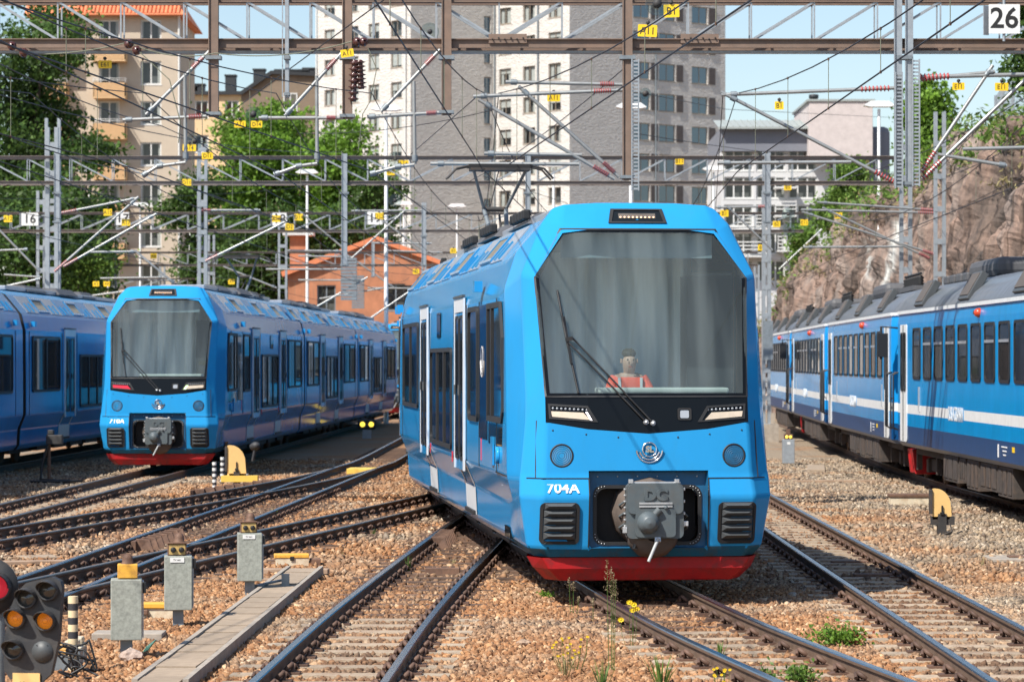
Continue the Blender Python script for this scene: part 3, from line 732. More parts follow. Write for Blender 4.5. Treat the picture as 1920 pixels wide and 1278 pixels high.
    q0 = [(-.60, .075, 1.22), (.60, .075, 1.22), (.60, .11, .45), (-.60, .11, .45)]; q1 = [(-.585, d, 1.20), (.585, d, 1.20), (.585, d, .46), (-.585, d, .46)]
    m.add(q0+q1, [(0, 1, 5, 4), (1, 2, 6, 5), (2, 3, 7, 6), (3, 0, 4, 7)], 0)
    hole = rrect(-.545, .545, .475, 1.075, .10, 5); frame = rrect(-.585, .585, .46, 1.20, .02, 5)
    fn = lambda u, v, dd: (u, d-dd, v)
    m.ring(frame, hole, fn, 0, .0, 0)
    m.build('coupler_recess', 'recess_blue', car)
    m = MB(); m.ring(hole, inset(hole, .035), fn, -.02, .012, 0)
    m.prism(inset(hole, .03), lambda u, v, dd: (u, d+.20-dd, v), 0, .01, 1)
    for (u, v) in hole: m.lathe([(.001, .018), (.006, .016), (.007, .01)], fn(u*.97, .775+(v-.775)*.95, 0), (0, -1, 0), 6, 2)
    for u in np.linspace(-.5, .5, 6): m.lathe([(.001, .01), (.008, .008), (.009, 0)], (u, d-.002, 1.16), (0, -1, 0), 6, 2)
    m.build('recess_liner', ['black_rubber', 'black_matt', 'steel_pale'], car)
    m = MB(); cx_ = .04                               # canvas bellows behind the coupler head
    m.lathe([(.37, .36), (.35, .12), (.29, 0), (.25, -.02)], (cx_-.02, .0, .80), (0, 1, 0), 12, 0)
    m.lathe([(.001, .3), (.2, .28), (.28, .10), (.22, -.04), (.1, -.07)], (cx_, .0, .62), (0, 1, 0), 12, 0)
    m.build('coupler_bellows', 'canvas_brown', car)
    m = MB(); yb = -.14
    hd = [(-.285, 1.09), (.285, 1.09), (.285, .62), (.24, .555), (-.24, .555), (-.285, .62)]
    hd = rrect(-.285, .285, .555, 1.10, .055, 3)
    cf = lambda u, v, dd: (cx_+u, yb+.16-dd, v)
    m.prism(hd, cf, 0, .13, 0)
    m.prism(rrect(-.275, .275, .80, 1.092, .05, 3), cf, .13, .160, 0)
    m.prism(rrect(-.20, .20, .57, .85, .04, 3), cf, .13, .168, 0)
    for z in (.905, .875): m.prism([(-.165, z-.009), (.165, z-.009), (.165, z+.009), (-.165, z+.009)], cf, .15, .176, 1)
    m.beam((cx_-.26, yb+.08, 1.105), (cx_+.26, yb+.08, 1.105), .02, .02, 1)
    for u in (-.24, .22): m.box((cx_+u, yb+.06, 1.12), (.045, .05, .04), 1)
    for k in range(8):
        z = .62+k*.06; m.box((cx_-.295, yb+.10, z), (.02, .03, .018), 1)
        if k % 2: m.box((cx_+.295, yb+.10, z), (.025, .04, .03), 1)
    m.lathe([(.112, 0), (.110, .03), (.095, .075), (.06, .115), (.001, .13)], (cx_-.075, yb-.005, .715), (0, -1, 0), 24, 0)
    m.tube([(cx_-.02, yb-.01, .78), (cx_+.04, yb-.02, .845)], [.035, .04], 10, 0)
    m.lathe([(.02, 0), (.02, .03), (.001, .035)], (cx_+.10, yb-.01, .865), (0, -1, 0), 10, 0)
    m.beam((cx_+.02, yb+.03, .60), (cx_+.02, yb-.0, .52), .06, .05, 1)
    m.tube([(cx_+.025, yb-.02, .56), (cx_-.085, yb-.09, .335)], [.019, .017], 8, 2)
    for sx_, n_ in ((-1, 3), (1, 2)):
        for k in range(n_): m.tube([(cx_+sx_*.29, yb+.12, .70+k*.11), (cx_+sx_*.34, yb+.16, .66+k*.11), (cx_+sx_*.30, yb+.30, .60+k*.11)], .012, 6, 0)
    m.tube([(cx_-.15, yb+.1, .56), (cx_-.20, yb+.14, .46), (cx_-.05, yb+.25, .42), (cx_+.15, yb+.3, .5)], .018, 6, 0)
    m.box((cx_+.31, yb+.08, .70), (.05, .06, .05), 1); m.box((cx_-.30, yb+.06, .64), (.04, .07, .06), 1)
    m.build('coupler', ['coupler_grey', 'steel_pale', 'handle_grey'], car, bevel=.008)
    text('DC', .155, (cx_, yb-.004, .985), car, mat='coupler_grey', depth=.02, bold=.008, sx=1.05, name='coupler_emblem')
    # ---- red snow plough
    m = MB()
    top = [(-1.05, .22), (-1.17, .55), (-1.12, .95), (1.12, .95), (1.17, .55), (1.05, .22)]; bot = [(-.86, .30), (-.985, .55), (-.95, .95), (.95, .95), (.985, .55), (.86, .30)]
    vs_ = [(x, y, .35) for x, y in top]+[(x*1.03, y-.03, .24) for x, y in [((a[0]+b_[0])/2, (a[1]+b_[1])/2) for a, b_ in zip(top, bot)]]+[(x, y, .115) for x, y in bot]
    n = 6; m.add(vs_, [(r*n+i, r*n+(i+1) % n, (r+1)*n+(i+1) % n, (r+1)*n+i) for r in (0, 1) for i in range(n)]+[tuple(range(12, 18))], 0)
    m.build('snow_plough', 'red_skirt', car, bevel=.015)
    # ---- seams: dark joints of the front panels
    m = MB()
    for sg in (-1, 1):
        for (x0, z0, x1, z1) in ((.60, 1.145, 1.20, 1.145), (1.10, 1.715, 1.12, 1.15), (.60, .46, .60, 1.14)):
            pts = [front_pt(sg*(x0+(x1-x0)*t), z0+(z1-z0)*t, .0015) for t in np.linspace(0, 1, 9)]
            for a, b_ in zip(pts, pts[1:]): m.beam(a, b_, .010, .010, 0)
        m.beam((sg*1.322, .97, 1.135), (sg*1.322, CABY+.1, 1.135), .012, .014, 0)
        for x, z in ((.30, 1.55), (.62, 1.58), (.95, 1.62)): m.lathe([(.001, .006), (.008, .005), (.009, 0)], front_pt(sg*x, z, 0), (0, -1, 0), 8, 0)
    m.build('panel_joints', 'black_rubber', car)
    # ---- wipers
    m = MB(); pv = [front_pt(-.02, 1.70, .03), front_pt(.05, 1.69, .03)]; tips = [front_pt(-.80, 2.52, .07), front_pt(-.73, 2.535, .07)]
    for a, b_ in zip(pv, tips): m.tube([a, Vector(a).lerp(Vector(b_), .5)+Vector((0, -.03, 0)), b_], .010, 6, 0); m.lathe([(.001, .03), (.022, .02), (.03, -.03)], a, (0, -1, 0), 10, 1)
    m.beam(tips[0], tips[1], .05, .04, 0)
    m.tube([front_pt(-.86, 3.02, .025), front_pt(-.79, 2.52, .045), front_pt(-.69, 1.99, .025)], .012, 6, 0)
    m.beam(front_pt(-.81, 2.75, .05), front_pt(-.75, 2.28, .05), .02, .02, 0)
    m.build('wiper', ['black_rubber', 'steel_pale'], car)
    # ---- cab interior
    m = MB(); m.bx(-1.2, 1.2, 2.10, 2.14, .9, 3.25, 0); m.bx(-.75, .75, 2.10, 2.14, 3.25, 3.75, 0); m.bx(-1.05, 1.05, .55, 2.1, .95, 1.0, 0)
    m.bx(-.74, .74, 1.15, 2.1, 3.72, 3.76, 0); m.bx(-1.27, -1.24, 1.3, 2.1, 1.0, 3.0, 0); m.bx(1.24, 1.27, 1.3, 2.1, 1.0, 3.0, 0)
    m.build('cab_lining', 'cab_grey', car)
    m = MB(); n = 120; z0_, z1_ = 1.0, 3.45                  # pleated curtain on the cab's rear wall
    xs_ = np.linspace(-1.15, .70, n); yy = [2.0+.045*math.sin(i*.42+1.3*math.sin(i*.11))+.035*math.sin(i*.17) for i in range(n)]
    m.add([(x, y, z) for z in (z0_, z1_) for x, y in zip(xs_, yy)], [(i, i+1, n+i+1, n+i) for i in range(n-1)], 0, True); m.build('curtain', 'curtain', car)
    m = MB(); m.bx(.62, 1.12, 1.55, 2.05, 1.0, 3.2, 0); m.build('equipment_locker', 'cab_dark', car)
    m = MB(); m.bx(-.78, .78, .93, .945, 3.36, 3.60, 0); m.build('sun_blind', 'blind', car)
    m = MB(); m.bx(-.45, .88, .46, .80, 1.98, 2.04, 0); m.bx(-.9, .9, .36, .56, 1.84, 1.92, 1); m.bx(-.9, -.5, .46, .74, 1.92, 1.98, 1)
    m.build('driver_desk', ['desk_pale', 'cab_dark'], car, bevel=.02)
    # ---- sides
    for sg in (-1, 1):
        m = MB(); o_ = [(1.28, 1.78), (1.45, 1.66), (3.05, 1.66), (3.05, 2.93), (1.62, 2.93), (1.38, 2.55)]
        fn = sidefn(sg, 1.320); i_ = inset(o_, .06)
        m.ring(o_, i_, fn, 0, .03, 0); m.prism(inset(o_, .05), fn, 0, .012, 1); m.box((sg*1.335, 2.55, 2.3), (.03, .07, 1.2), 0)
        m.prism([(1.5, 1.42), (3.05, 1.42), (3.05, 1.64), (1.42, 1.64)], fn, 0, .006, 1)
        m.build('cab_window', ['black_rubber', 'pane_dark'], car)
        m = MB(); m.prism([(3.2, 1.45), (4.15, 1.45), (4.15, 2.93), (3.2, 2.93)], sidefn(sg, 1.320), 0, .008, 0); m.build('glazed_panel', 'pane_dark', car)
        m = MB(); e = Vector((sg*1.333, 3.75, 2.35))
        m.lathe([(.112, 0), (.112, .002), (.125, .002), (.125, 0)], e, (sg, 0, 0), 24, 0)
        for r in (.17, .22): m.tube([e+Vector((0, r*math.cos(t), -r*abs(math.sin(t)))) for t in np.linspace(.2, math.pi-.2, 12)], .003, 4, 0)
        m.build('side_emblem', 'white_paint', car)
        side_window(car, sg, 4.3, 5.55, 1.62, 2.93, 1)
        side_door(car, sg, 6.25, 7.45); side_window(car, sg, 8.05, 11.65, 1.20, 2.48, 3); side_door(car, sg, 12.35, 13.55); side_window(car, sg, 14.2, 17.6, 1.62, 2.88, 2)
        m = MB(); m.prism([(10, 2.62), (10.6, 2.62), (10.6, 2.95), (10, 2.95)], sidefn(sg, 1.32), 0, .006, 0)
        for s_ in (4.0, 18.0): m.box((sg*1.36, s_, 3.14), (.09, .25, .12), 1)
        m.prism([(3.95, 1.20), (4.0, 1.20), (4.0, 1.62), (3.95, 1.62)], sidefn(sg, 1.32), 0, .006, 2)
        for s_ in (7.95, 11.75): m.prism([(s_, 1.05), (s_+.12, 1.05), (s_+.12, 1.18), (s_, 1.18)], sidefn(sg, 1.32), 0, .006, 2)
        m.lathe([(.09, 0), (.09, .03), (.06, .035), (.001, .03)], (sg*1.325, 1.9, 1.32), (sg, 0, 0), 16, 1); m.box((sg*1.335, 2.5, 1.35), (.02, .25, .3), 1)
        for s_ in (2.0, 2.12, 2.24, 2.36, 2.48): m.box((sg*1.175, s_, .50), (.05, .05, .12), 0)
        m.build('side_fittings', ['pane_dark', 'blue_paint', 'red_mark'], car)
        for s_ in (CABY+.02, 4.22, 5.95, 7.75, 11.95, 13.9, 17.9): m = MB(); m.box((sg*1.322, s_, 2.05), (.012, .012, 1.85), 0); m.build('panel_joint', 'black_rubber', car)
    roof_bits(car, CABY+.3, LCAR-.2); under_bits(car, 1.2, LCAR, (3.6, LCAR-2.4))
    return car
def mid_car():
    mb = MB(); body(mb, .35, LCAR, 0, 1, 2, 2)
    car = mb.build('car_body', ['blue_paint', 'roof_blue', 'black_matt'], None)
    bv = car.modifiers.new('bevel', 'BEVEL'); bv.width = .03; bv.segments = 2; bv.limit_method = 'ANGLE'; bv.angle_limit = math.radians(15)
    m = MB(); pts = [(x*.86, z*.98) for x, z in SEC]; pts = pts+[(-x, z) for x, z in pts[-2::-1]]
    for k in range(4):
        y = -.12+k*.12; m.prism(pts, lambda u, v, d: (u, d, v), y, y+.07, 0)
    m.build('bellows', 'black_rubber', car)
    for sg in (-1, 1):
        side_window(car, sg, 1.0, 4.3, 1.62, 2.88, 2); side_door(car, sg, 5.0, 6.2); side_window(car, sg, 6.9, 10.5, 1.20, 2.48, 3); side_door(car, sg, 11.2, 12.4); side_window(car, sg, 13.1, 17.2, 1.62, 2.88, 2)
        for s_ in (.7, 4.65, 6.55, 10.85, 12.75, 17.6): m = MB(); m.box((sg*1.322, s_, 2.05), (.012, .012, 1.85), 0); m.build('panel_joint', 'black_rubber', car)
        for s_ in (1.0, 17.4): m = MB(); m.box((sg*1.36, s_, 3.14), (.09, .25, .12), 0); m.build('side_camera', 'blue_paint', car)
    roof_bits(car, .6, LCAR-.2); under_bits(car, .3, LCAR, (2.4, LCAR-2.4))
    return car
def pantograph(par, y, head_z):
    m = MB(); m.bx(-.55, .55, y-.5, y+.5, 4.02, 4.07, 0)
    for sx_ in (-.4, .4):
        for sy in (-.45, .45): m.tube([(sx_, y+sy, 3.93), (sx_, y+sy, 4.05)], .05, 8, 1)
    kz = 4.05+(head_z-4.05)*.48
    for sg in (-1, 1):
        m.tube([(sg*.10, y-.15, 4.08), (sg*.17, y+.75, kz)], .034, 8, 3); m.tube([(sg*.17, y+.75, kz), (sg*.40, y-.05, head_z-.08)], .024, 8, 3)
    m.tube([(-.2, y+.75, kz), (.2, y+.75, kz)], .04, 8, 0); m.tube([(0, y-.3, 4.15), (.05, y+.55, kz-.1)], .018, 6, 0); m.bx(-.45, .45, y-.2, y+.2, head_z-.10, head_z-.06, 0)
    for dy in (-.16, .16):
        m.beam((-.48, y+dy, head_z-.03), (.48, y+dy, head_z-.03), .05, .05, 2)
        for sg in (-1, 1): m.tube([(sg*.48, y+dy, head_z-.03), (sg*.66, y+dy, head_z-.07), (sg*.80, y+dy, head_z-.22)], .018, 6, 0)
    m.beam((-.25, y-.2, head_z-.09), (-.25, y+.2, head_z-.09), .03, .03, 0); m.beam((.25, y-.2, head_z-.09), (.25, y+.2, head_z-.09), .03, .03, 0)
    return m.build('pantograph', ['dark_machine', 'insulator_brown', 'black_matt', 'galv_dark'], par)
# ---------------------------------------------------------------- place the trains
def along(key, y): return atY(PATH[key], y)
def place_car(car, root, p, q):
    d = q-p; car.parent = root; rel = p-root.location
    car.location = (rel.x, rel.y, 0); car.rotation_euler = (0, 0, math.atan2(-d.x, d.y))
TRA = empty('passenger_train', (1.365, 29.62, 0), 0, 'bright blue train numbered 704A in the middle with its pantograph raised', 'train', 'blue trains in the yard')
cA = lead_car('704A')
p0 = Vector((1.365, 29.62, 0)); dA = Vector((-.1, 1, 0)).normalized(); p1 = p0+dA*LCAR
place_car(cA, TRA, p0, p1); pantograph(cA, 15.6, 5.28)
cM = mid_car(); p2 = along('A', p1.y+LCAR); place_car(cM, TRA, p1, p2)
KIDS = {}
for c_ in bpy.data.objects:
    if c_.parent is not None: KIDS.setdefault(c_.parent.name, []).append(c_)
pA = p2
for _ in range(4):                                # unseen cars added so the neighbouring train's side mirrors blue
    pn = along('A', pA.y+LCAR); c_ = copy_tree(cM, TRA, KIDS); place_car(c_, TRA, pA, pn); pA = pn
TRB = empty('passenger_train', (-7.50, 63.1, 0), 0, 'bright blue train numbered 710A on the left, pale curtain behind its windscreen', 'train', 'blue trains in the yard')
cB = lead_car('710A', 'mixed'); q0 = Vector((-7.50, 63.1, 0)); q1 = q0+Vector((.0273, 1, 0)).normalized()*LCAR; place_car(cB, TRB, q0, q1)
q2 = q1+Vector((.0273, 1, 0)).normalized()*LCAR; q3 = q2+Vector((.033, 1, 0)).normalized()*LCAR
for a, b_ in ((q1, q2), (q2, q3)):
    c_ = copy_tree(cM, TRB, KIDS); place_car(c_, TRB, a, b_)
pantograph(cB, 15.2, 5.1)
TRC = empty('passenger_train', (-12.1, 47.0, 0), 0, 'bright blue train cut off by the left edge, a dark joint between two cars', 'train', 'blue trains in the yard')
r1 = Vector((-12.05, 65.6, 0)); dC = Vector((.035, 1, 0)).normalized(); r0 = r1-Vector((.02, 1, 0)).normalized()*LCAR
for a, b_ in ((r0, r1), (r1, r1+dC*LCAR), (r1+dC*LCAR, r1+dC*LCAR*2)):
    c_ = copy_tree(cM, TRC, KIDS); place_car(c_, TRC, a, b_)
TRD = empty('passenger_train', (-5.0, 128, 0), 0, 'far blue train end peeping out between the two numbered trains', 'train', 'blue trains in the yard')
cD = lead_car('705A'); place_car(cD, TRD, Vector((-5.0, 128, 0)), Vector((-4.2, 146, 0)))
# driver
def skin_mesh(name, chains, matname, parent=None, sub=2):
    """chains: list of joint chains [(x,y,z,r)...]; the first vertex of a later chain may equal an earlier joint"""
    vs_, es, rs = [], [], []
    def vid(p):
        for i, q in enumerate(vs_):
            if (Vector(q)-Vector(p[:3])).length < 1e-5: return i
        vs_.append(p[:3]); rs.append(p[3]); return len(vs_)-1
    for ch in chains:
        ids = [vid(p) for p in ch]; es += list(zip(ids, ids[1:]))
    me = bpy.data.meshes.new(name); me.from_pydata(vs_, es, []); o = link(bpy.data.objects.new(name, me), parent)
    me.materials.append(M_[matname])
    o.modifiers.new('skin', 'SKIN')
    for i, d in enumerate(me.skin_vertices[0].data): d.radius = (rs[i] if not isinstance(rs[i], tuple) else rs[i][0], rs[i] if not isinstance(rs[i], tuple) else rs[i][1]); d.use_root = (i == 0)
    s_ = o.modifiers.new('sub', 'SUBSURF'); s_.levels = sub; s_.render_levels = sub
    return o
drv = empty('person', (0, 0, 0), 0, 'seated driver in an orange vest behind the windscreen of train 704A', 'person')
drv.location = p0+dA*1.18+Vector((-.04, 0, 1.12)); drv.rotation_euler = (0, 0, math.atan2(.1, 1))
hip = (0, 0, .52, .15); ch = (0, .02, .92, .15); nk = (0, 0, 1.175, .062); hd = (0, -.02, 1.27, (.092, .105)); top_ = (0, -.01, 1.39, (.090, .10))
hands = []
chains = [[hip, (0, .02, .72, .14), ch, (0, .01, 1.12, .10), nk, hd, top_]]
for sg in (-1, 1):
    chains.append([(0, .01, 1.12, .10), (sg*.19, .02, 1.09, .07), (sg*.25, -.08, .90, .05), (sg*.20, -.32, .90, .04), (sg*.17, -.42, .93, .032), (sg*.165, -.48, .94, .022)])
    chains.append([hip, (sg*.11, -.05, .50, .10), (sg*.13, -.42, .50, .075), (sg*.13, -.45, .12, .055), (sg*.13, -.62, .05, .04)])
    for k in range(4): chains.append([(sg*.165, -.48, .94, .022), (sg*(.14+.018*k), -.535, .935, .010), (sg*(.14+.018*k), -.56, .915, .009)])
    chains.append([(sg*.17, -.42, .93, .032), (sg*.13, -.46, .945, .011), (sg*.115, -.49, .94, .009)])
skin_mesh('body', chains, 'skin', drv)
skin_mesh('hair', [[(0, .03, 1.36, .092), (0, .015, 1.42, .094), (0, .0, 1.46, .06)]], 'hair', drv)
m = MB()
for sg in (-1, 1): m.lathe([(.012, 0), (.012, .01), (.001, .012)], (sg*.034, -.120, 1.335), (0, -1, 0), 8, 0); m.box((sg*.094, 0, 1.32), (.02, .03, .05), 1)
m.box((0, -.130, 1.30), (.022, .03, .04), 1); m.box((0, -.122, 1.255), (.05, .012, .012), 2)
m.build('face', ['hair', 'skin', 'insulator_red'], drv, bevel=.005)
skin_mesh('vest', [[(0, .0, .50, .165), (0, .02, .75, .165), (0, .02, .95, .175), (0, .01, 1.10, .125)], [(0, .02, .95, .175), (-.19, .02, 1.09, .085), (-.25, -.08, .92, .065)], [(0, .02, .95, .175), (.19, .02, 1.09, .085), (.25, -.08, .92, .065)]], 'vest_orange', drv)
m = MB()
for sg in (-1, 1): m.beam((sg*.12, -.140, .86), (sg*.13, -.085, 1.13), .03, .03, 0, up=(0, 1, 0))
m.build('reflective_stripe', 'reflex', drv)
skin_mesh('trousers', [[(0, 0, .52, .155), (-.11, -.05, .50, .108), (-.13, -.42, .50, .085), (-.13, -.45, .14, .065)], [(0, 0, .52, .155), (.11, -.05, .50, .108), (.13, -.42, .50, .085), (.13, -.45, .14, .065)]], 'cloth_dark', drv)
st = MB(); st.bx(-.24, .24, -.18, .24, .30, .42, 0); st.bx(-.22, .22, .20, .29, .42, 1.15, 0); st.tube([(0, .02, 0), (0, .02, .3)], .07, 10, 1)
so_ = st.build('driver_seat', ['cloth_dark', 'dark_machine'], None, bevel=.03); so_.location = drv.location; so_.rotation_euler = drv.rotation_euler
drv.scale = (.88, .9, .90); so_.scale = (.88, .9, .90); tag(so_, 'dark seat the driver of train 704A sits on', 'seat')

# ================================================================ older blue and white train on the right
OSEC = [(1.20, .70), (1.29, .78), (1.30, 1.10), (1.30, 1.335), (1.30, 1.505), (1.30, 3.02), (1.28, 3.19), (1.31, 3.20), (1.31, 3.26), (1.18, 3.44), (.95, 3.62), (.60, 3.74), (0, 3.80)]
OMAT = [2, 2, 0, 1, 0, 0, 0, 1, 3, 3, 3, 3]
OL = 16.9
def old_car(cab_near=False, detail=True):
    mb = MB(); pts = OSEC+[(-x, z) for x, z in OSEC[-2::-1]]; n = len(pts); ml = OMAT+OMAT[::-1]
    st_ = [(0.12, .86), (.55, 1.0), (OL-.55, 1.0), (OL-.12, .86)]
    for y, f in st_: mb.v += [(x*f if abs(x) > .5 else x, y, z) for x, z in pts]
    for i in range(3):
        for k in range(n-1):
            mi = ml[k]; 
            if i != 1 and mi == 0: mi = 4
            mb.f.append([i*n+k, (i+1)*n+k, (i+1)*n+k+1, i*n+k+1]); mb.m.append(mi); mb.s.append(mi == 3)
    mb.f.append(list(range(n))); mb.m.append(4); mb.s.append(False)
    mb.f.append([3*n+k for k in range(n)]); mb.m.append(4); mb.s.append(False)
    mb.f.append([0, n, n+n-1, n-1]); mb.m.append(2); mb.s.append(False)
    car = mb.build('car_body', ['old_blue', 'old_white', 'old_navy', 'old_roof', 'old_light_blue'])
    for sg in (-1, 1):
        fn = sidefn(sg, 1.298)
        for k in range(9):
            y = 2.35+k*1.36; m = MB(); o_ = rrect(y, y+.98, 1.98, 2.92, .09); m.ring(o_, inset(o_, .045), fn, 0, .022, 0); m.prism(inset(o_, .04), fn, 0, .010, 1)
            if k not in (0, 3, 8): m.box((sg*1.312, y+.49, 2.62), (.020, .90, .045), 2)
            m.build('window', ['black_rubber', 'pane_dark', 'steel_pale'], car)
        for y in (.95, OL-1.85):
            m = MB(); o_ = rrect(y, y+.9, .80, 3.0, .05)
            m.prism(o_, fn, 0, .012, 0)
            for a in (y+.10, y+.50): w_ = rrect(a, a+.30, 1.75, 2.85, .08); m.ring(w_, inset(w_, .03), fn, .011, .026, 1); m.prism(inset(w_, .025), fn, .011, .018, 2)
            m.box((sg*1.308, y+.45, 1.9), (.03, .02, 2.18), 1)
            m.build('door', ['old_white', 'black_rubber', 'pane_dark'], car)
        for y in (.62, OL-.62):                        # ladders of handrail beside the car ends
            m = MB(); yy = .45 if y < 3 else OL-.45
            for dy in (-.16, .16): m.tube([(sg*1.30, yy+dy, 1.0), (sg*1.40, yy+dy, 1.05), (sg*1.40, yy+dy, 2.05), (sg*1.30, yy+dy, 2.1)], .018, 6, 0)
            m.tube([(sg*1.40, yy-.16, 1.6), (sg*1.40, yy+.16, 1.6)], .015, 6, 0); m.build('handrail', 'cable_black', car)
        for k, y in enumerate((3.0, 8.3, 13.6)):       # slanted vent hoods on the roof edge
            m = MB(); R = Matrix.Rotation(-sg*math.radians(30), 3, 'Y')
            m.box((sg*1.13, y, 3.53), (.13, 1.0, .52), 0, M=R); m.box((sg*1.186, y, 3.577), (.02, .84, .42), 1, M=R)
            m.build('roof_vent', ['grey_plastic', 'vent_brown'], car, bevel=.03)
        m = MB(); m.lathe([(.075, -.02), (.075, .03), (.05, .075), (.001, .09)], (sg*1.30, 6.6, 3.08), (sg, 0, 0), 14, 0); m.tube([(sg*1.31, 6.78, 3.08), (sg*1.37, 6.78, 3.09)], .03, 8, 1); m.build('marker_lamp', ['marker_red', 'dark_machine'], car)
        m = MB(); m.prism([(8.2, 1.332), (9.9, 1.332), (9.9, 1.508), (8.2, 1.508)], fn, 0, .006, 0); m.build('name_field', 'old_blue', car)
        text('ROSLAGSBANAN', .34, (sg*1.308, 9.05, 1.41), car, rot=(math.pi/2, 0, sg*math.pi/2), mat='old_white', bold=.003, sx=.62, name='train_name')
        m = MB()
        for y in (2.3, 13.4): m.box((sg*1.31, y, 1.62), (.03, .06, .45), 1)
        m.prism([(3.35, .95), (3.55, .95), (3.55, 1.03), (3.35, 1.03)], fn, 0, .005, 2)
        for j, (a, L) in enumerate(((4.0, .5), (4.05, .35), (4.1, .25))): m.prism([(a, 1.00-.06*j), (a+L, 1.00-.06*j), (a+L, 1.02-.06*j), (a, 1.02-.06*j)], fn, 0, .005, 0)
        m.prism([(4.75, .84), (4.85, .84), (4.85, 1.04), (4.75, 1.04)], fn, 0, .005, 0)
        m.build('side_lettering', ['white_paint', 'steel_pale', 'sign_yellow'], car)
    m = MB(); m.bx(-1.0, 1.0, 1, OL-1, .55, .72, 0)
    m.build('underframe', 'underframe', car)
    for (a, b_, z0_) in ((4.2, 5.5, .22), (5.6, 7.2, .26), (7.4, 8.6, .20), (8.8, 9.4, .3), (9.6, 11.2, .24)):
        for sg in (-1, 1):
            m = MB(); m.bx(sg*.75, sg*1.18, a, b_, z0_, .69, 0); 
            for k in range(3): m.bx(sg*1.18, sg*1.195, a+.08+k*(b_-a)/3, a+(k+1)*(b_-a)/3-.04, z0_+.05, .64, 0)
            m.build('equipment_box', 'underframe', car, bevel=.015)
    for yb in (2.3, OL-2.3):
        m = MB(); m.bx(-.6, .6, yb-1.1, yb+1.1, .3, .55, 0)
        for sg in (-1, 1):
            m.bx(sg*.65, sg*.8, yb-1.25, yb+1.25, .25, .48, 0)
            for dy in (-.85, .85): m.lathe([(.001, -.06), (.36, -.06), (.38, .02), (.34, .06), (.001, .06)], (sg*GA, yb+dy, .345), (1, 0, 0), 18, 1); m.bx(sg*.72, sg*.86, yb+dy-.13, yb+dy+.13, .22, .46, 0); m.bx(sg*.9, sg*1.0, yb+dy*1.5-.06, yb+dy*1.5+.06, .25, .72, 0)
        m.build('bogie', ['underframe', 'rail_rust'], car)
    m = MB(); m.bx(-.55, .55, 9.5, 12.5, 3.74, 4.08, 0); m.build('roof_unit', 'roof_machine', car, bevel=.12)
    m = MB(); m.bx(-.6, .6, 3.0, 6.0, 3.76, 3.86, 0)
    for k in range(8):
        for sg in (-1, 1): m.lathe([(.05, 0), (.08, .03), (.05, .06), (.08, .09), (.05, .12), (.08, .15), (.04, .2)], (sg*.45, 3.1+k*.38, 3.86), (0, 0, 1), 10, 1)
    m.tube([(-.45, 3.0, 4.1), (-.45, 6.0, 4.1)], .03, 6, 1); m.tube([(.45, 3.0, 4.1), (.45, 6.0, 4.1)], .03, 6, 1)
    m.build('roof_insulators', ['roof_machine', 'black_matt'], car)
    m = MB()
    for k in range(4): m.bx(-.5, .5, 13+k*.8, 13.5+k*.8, 3.76, 3.92, 0)
    m.build('roof_boxes', 'roof_machine', car, bevel=.03)
    return car
def cab_fittings(car, y, sgn):
    """mirrors, red plough and coupler at the cab end (y = 0 or OL)"""
    for sx_ in (-1, 1):
        m = MB(); m.tube([(sx_*1.18, y+.1*sgn, 2.95), (sx_*1.55, y+.05*sgn, 2.98), (sx_*1.55, y+.05*sgn, 2.35)], .02, 6, 0); m.box((sx_*1.53, y+.05*sgn, 2.62), (.20, .10, .46), 0)
        m.build('wing_mirror', 'cable_black', car, bevel=.04)
    m = MB(); yy = y-.05*sgn
    m.add([(-.95, yy, .62), (.95, yy, .62), (1.0, yy+.45*sgn, .62), (-1.0, yy+.45*sgn, .62), (-.8, yy-.1*sgn, .14), (.8, yy-.1*sgn, .14), (.95, yy+.45*sgn, .14), (-.95, yy+.45*sgn, .14)], [(0,1,5,4), (1,2,6,5), (3,0,4,7), (0,3,2,1), (4,5,6,7), (2,3,7,6)], 0)
    m.build('snow_plough', 'red_skirt', car, bevel=.02)
    m = MB(); m.tube([(0, y+.3*sgn, .6), (0, y-.35*sgn, .6)], .11, 10, 0); m.box((0, y-.3*sgn, .62), (.4, .2, .35), 0); m.build('coupler', 'dark_machine', car)
    m = MB(); o_ = rrect(-.95, .95, 1.9, 2.9, .12); m.prism(o_, lambda u, v, d: (u, y+(.12-d)*sgn, v), 0, .02, 0); m.build('cab_window', 'pane_dark', car)
TRH = empty('old_passenger_train', (8.76, 41.0, 0), 0, 'older blue train with white stripe and grey roof, before the rock face', 'train')
ends = [24.0, 40.95, 57.85, 74.7, 91.5, 108.3]
oc = old_car(); KIDS = {}
for c_ in bpy.data.objects:
    if c_.parent is not None: KIDS.setdefault(c_.parent.name, []).append(c_)
cars = []
for i in range(5):
    a, b_ = along('H', ends[i]), along('H', ends[i+1])
    c_ = oc if i == 1 else copy_tree(oc, TRH, KIDS); cars.append(c_)
    place_car(c_, TRH, a, b_)
cab_fittings(cars[1], OL, -1); cab_fittings(cars[2], 0, 1); cab_fittings(cars[3], OL, -1); cab_fittings(cars[4], 0, 1)
for a in (40.95, 57.85, 74.7, 91.5):
    if a == 57.85: continue
    m = MB(); c_ = along('H', a)-TRH.location; m.bx(c_.x-.8, c_.x+.8, c_.y-.2, c_.y+.2, .8, 3.3, 0); m.build('gangway', 'black_rubber', TRH)
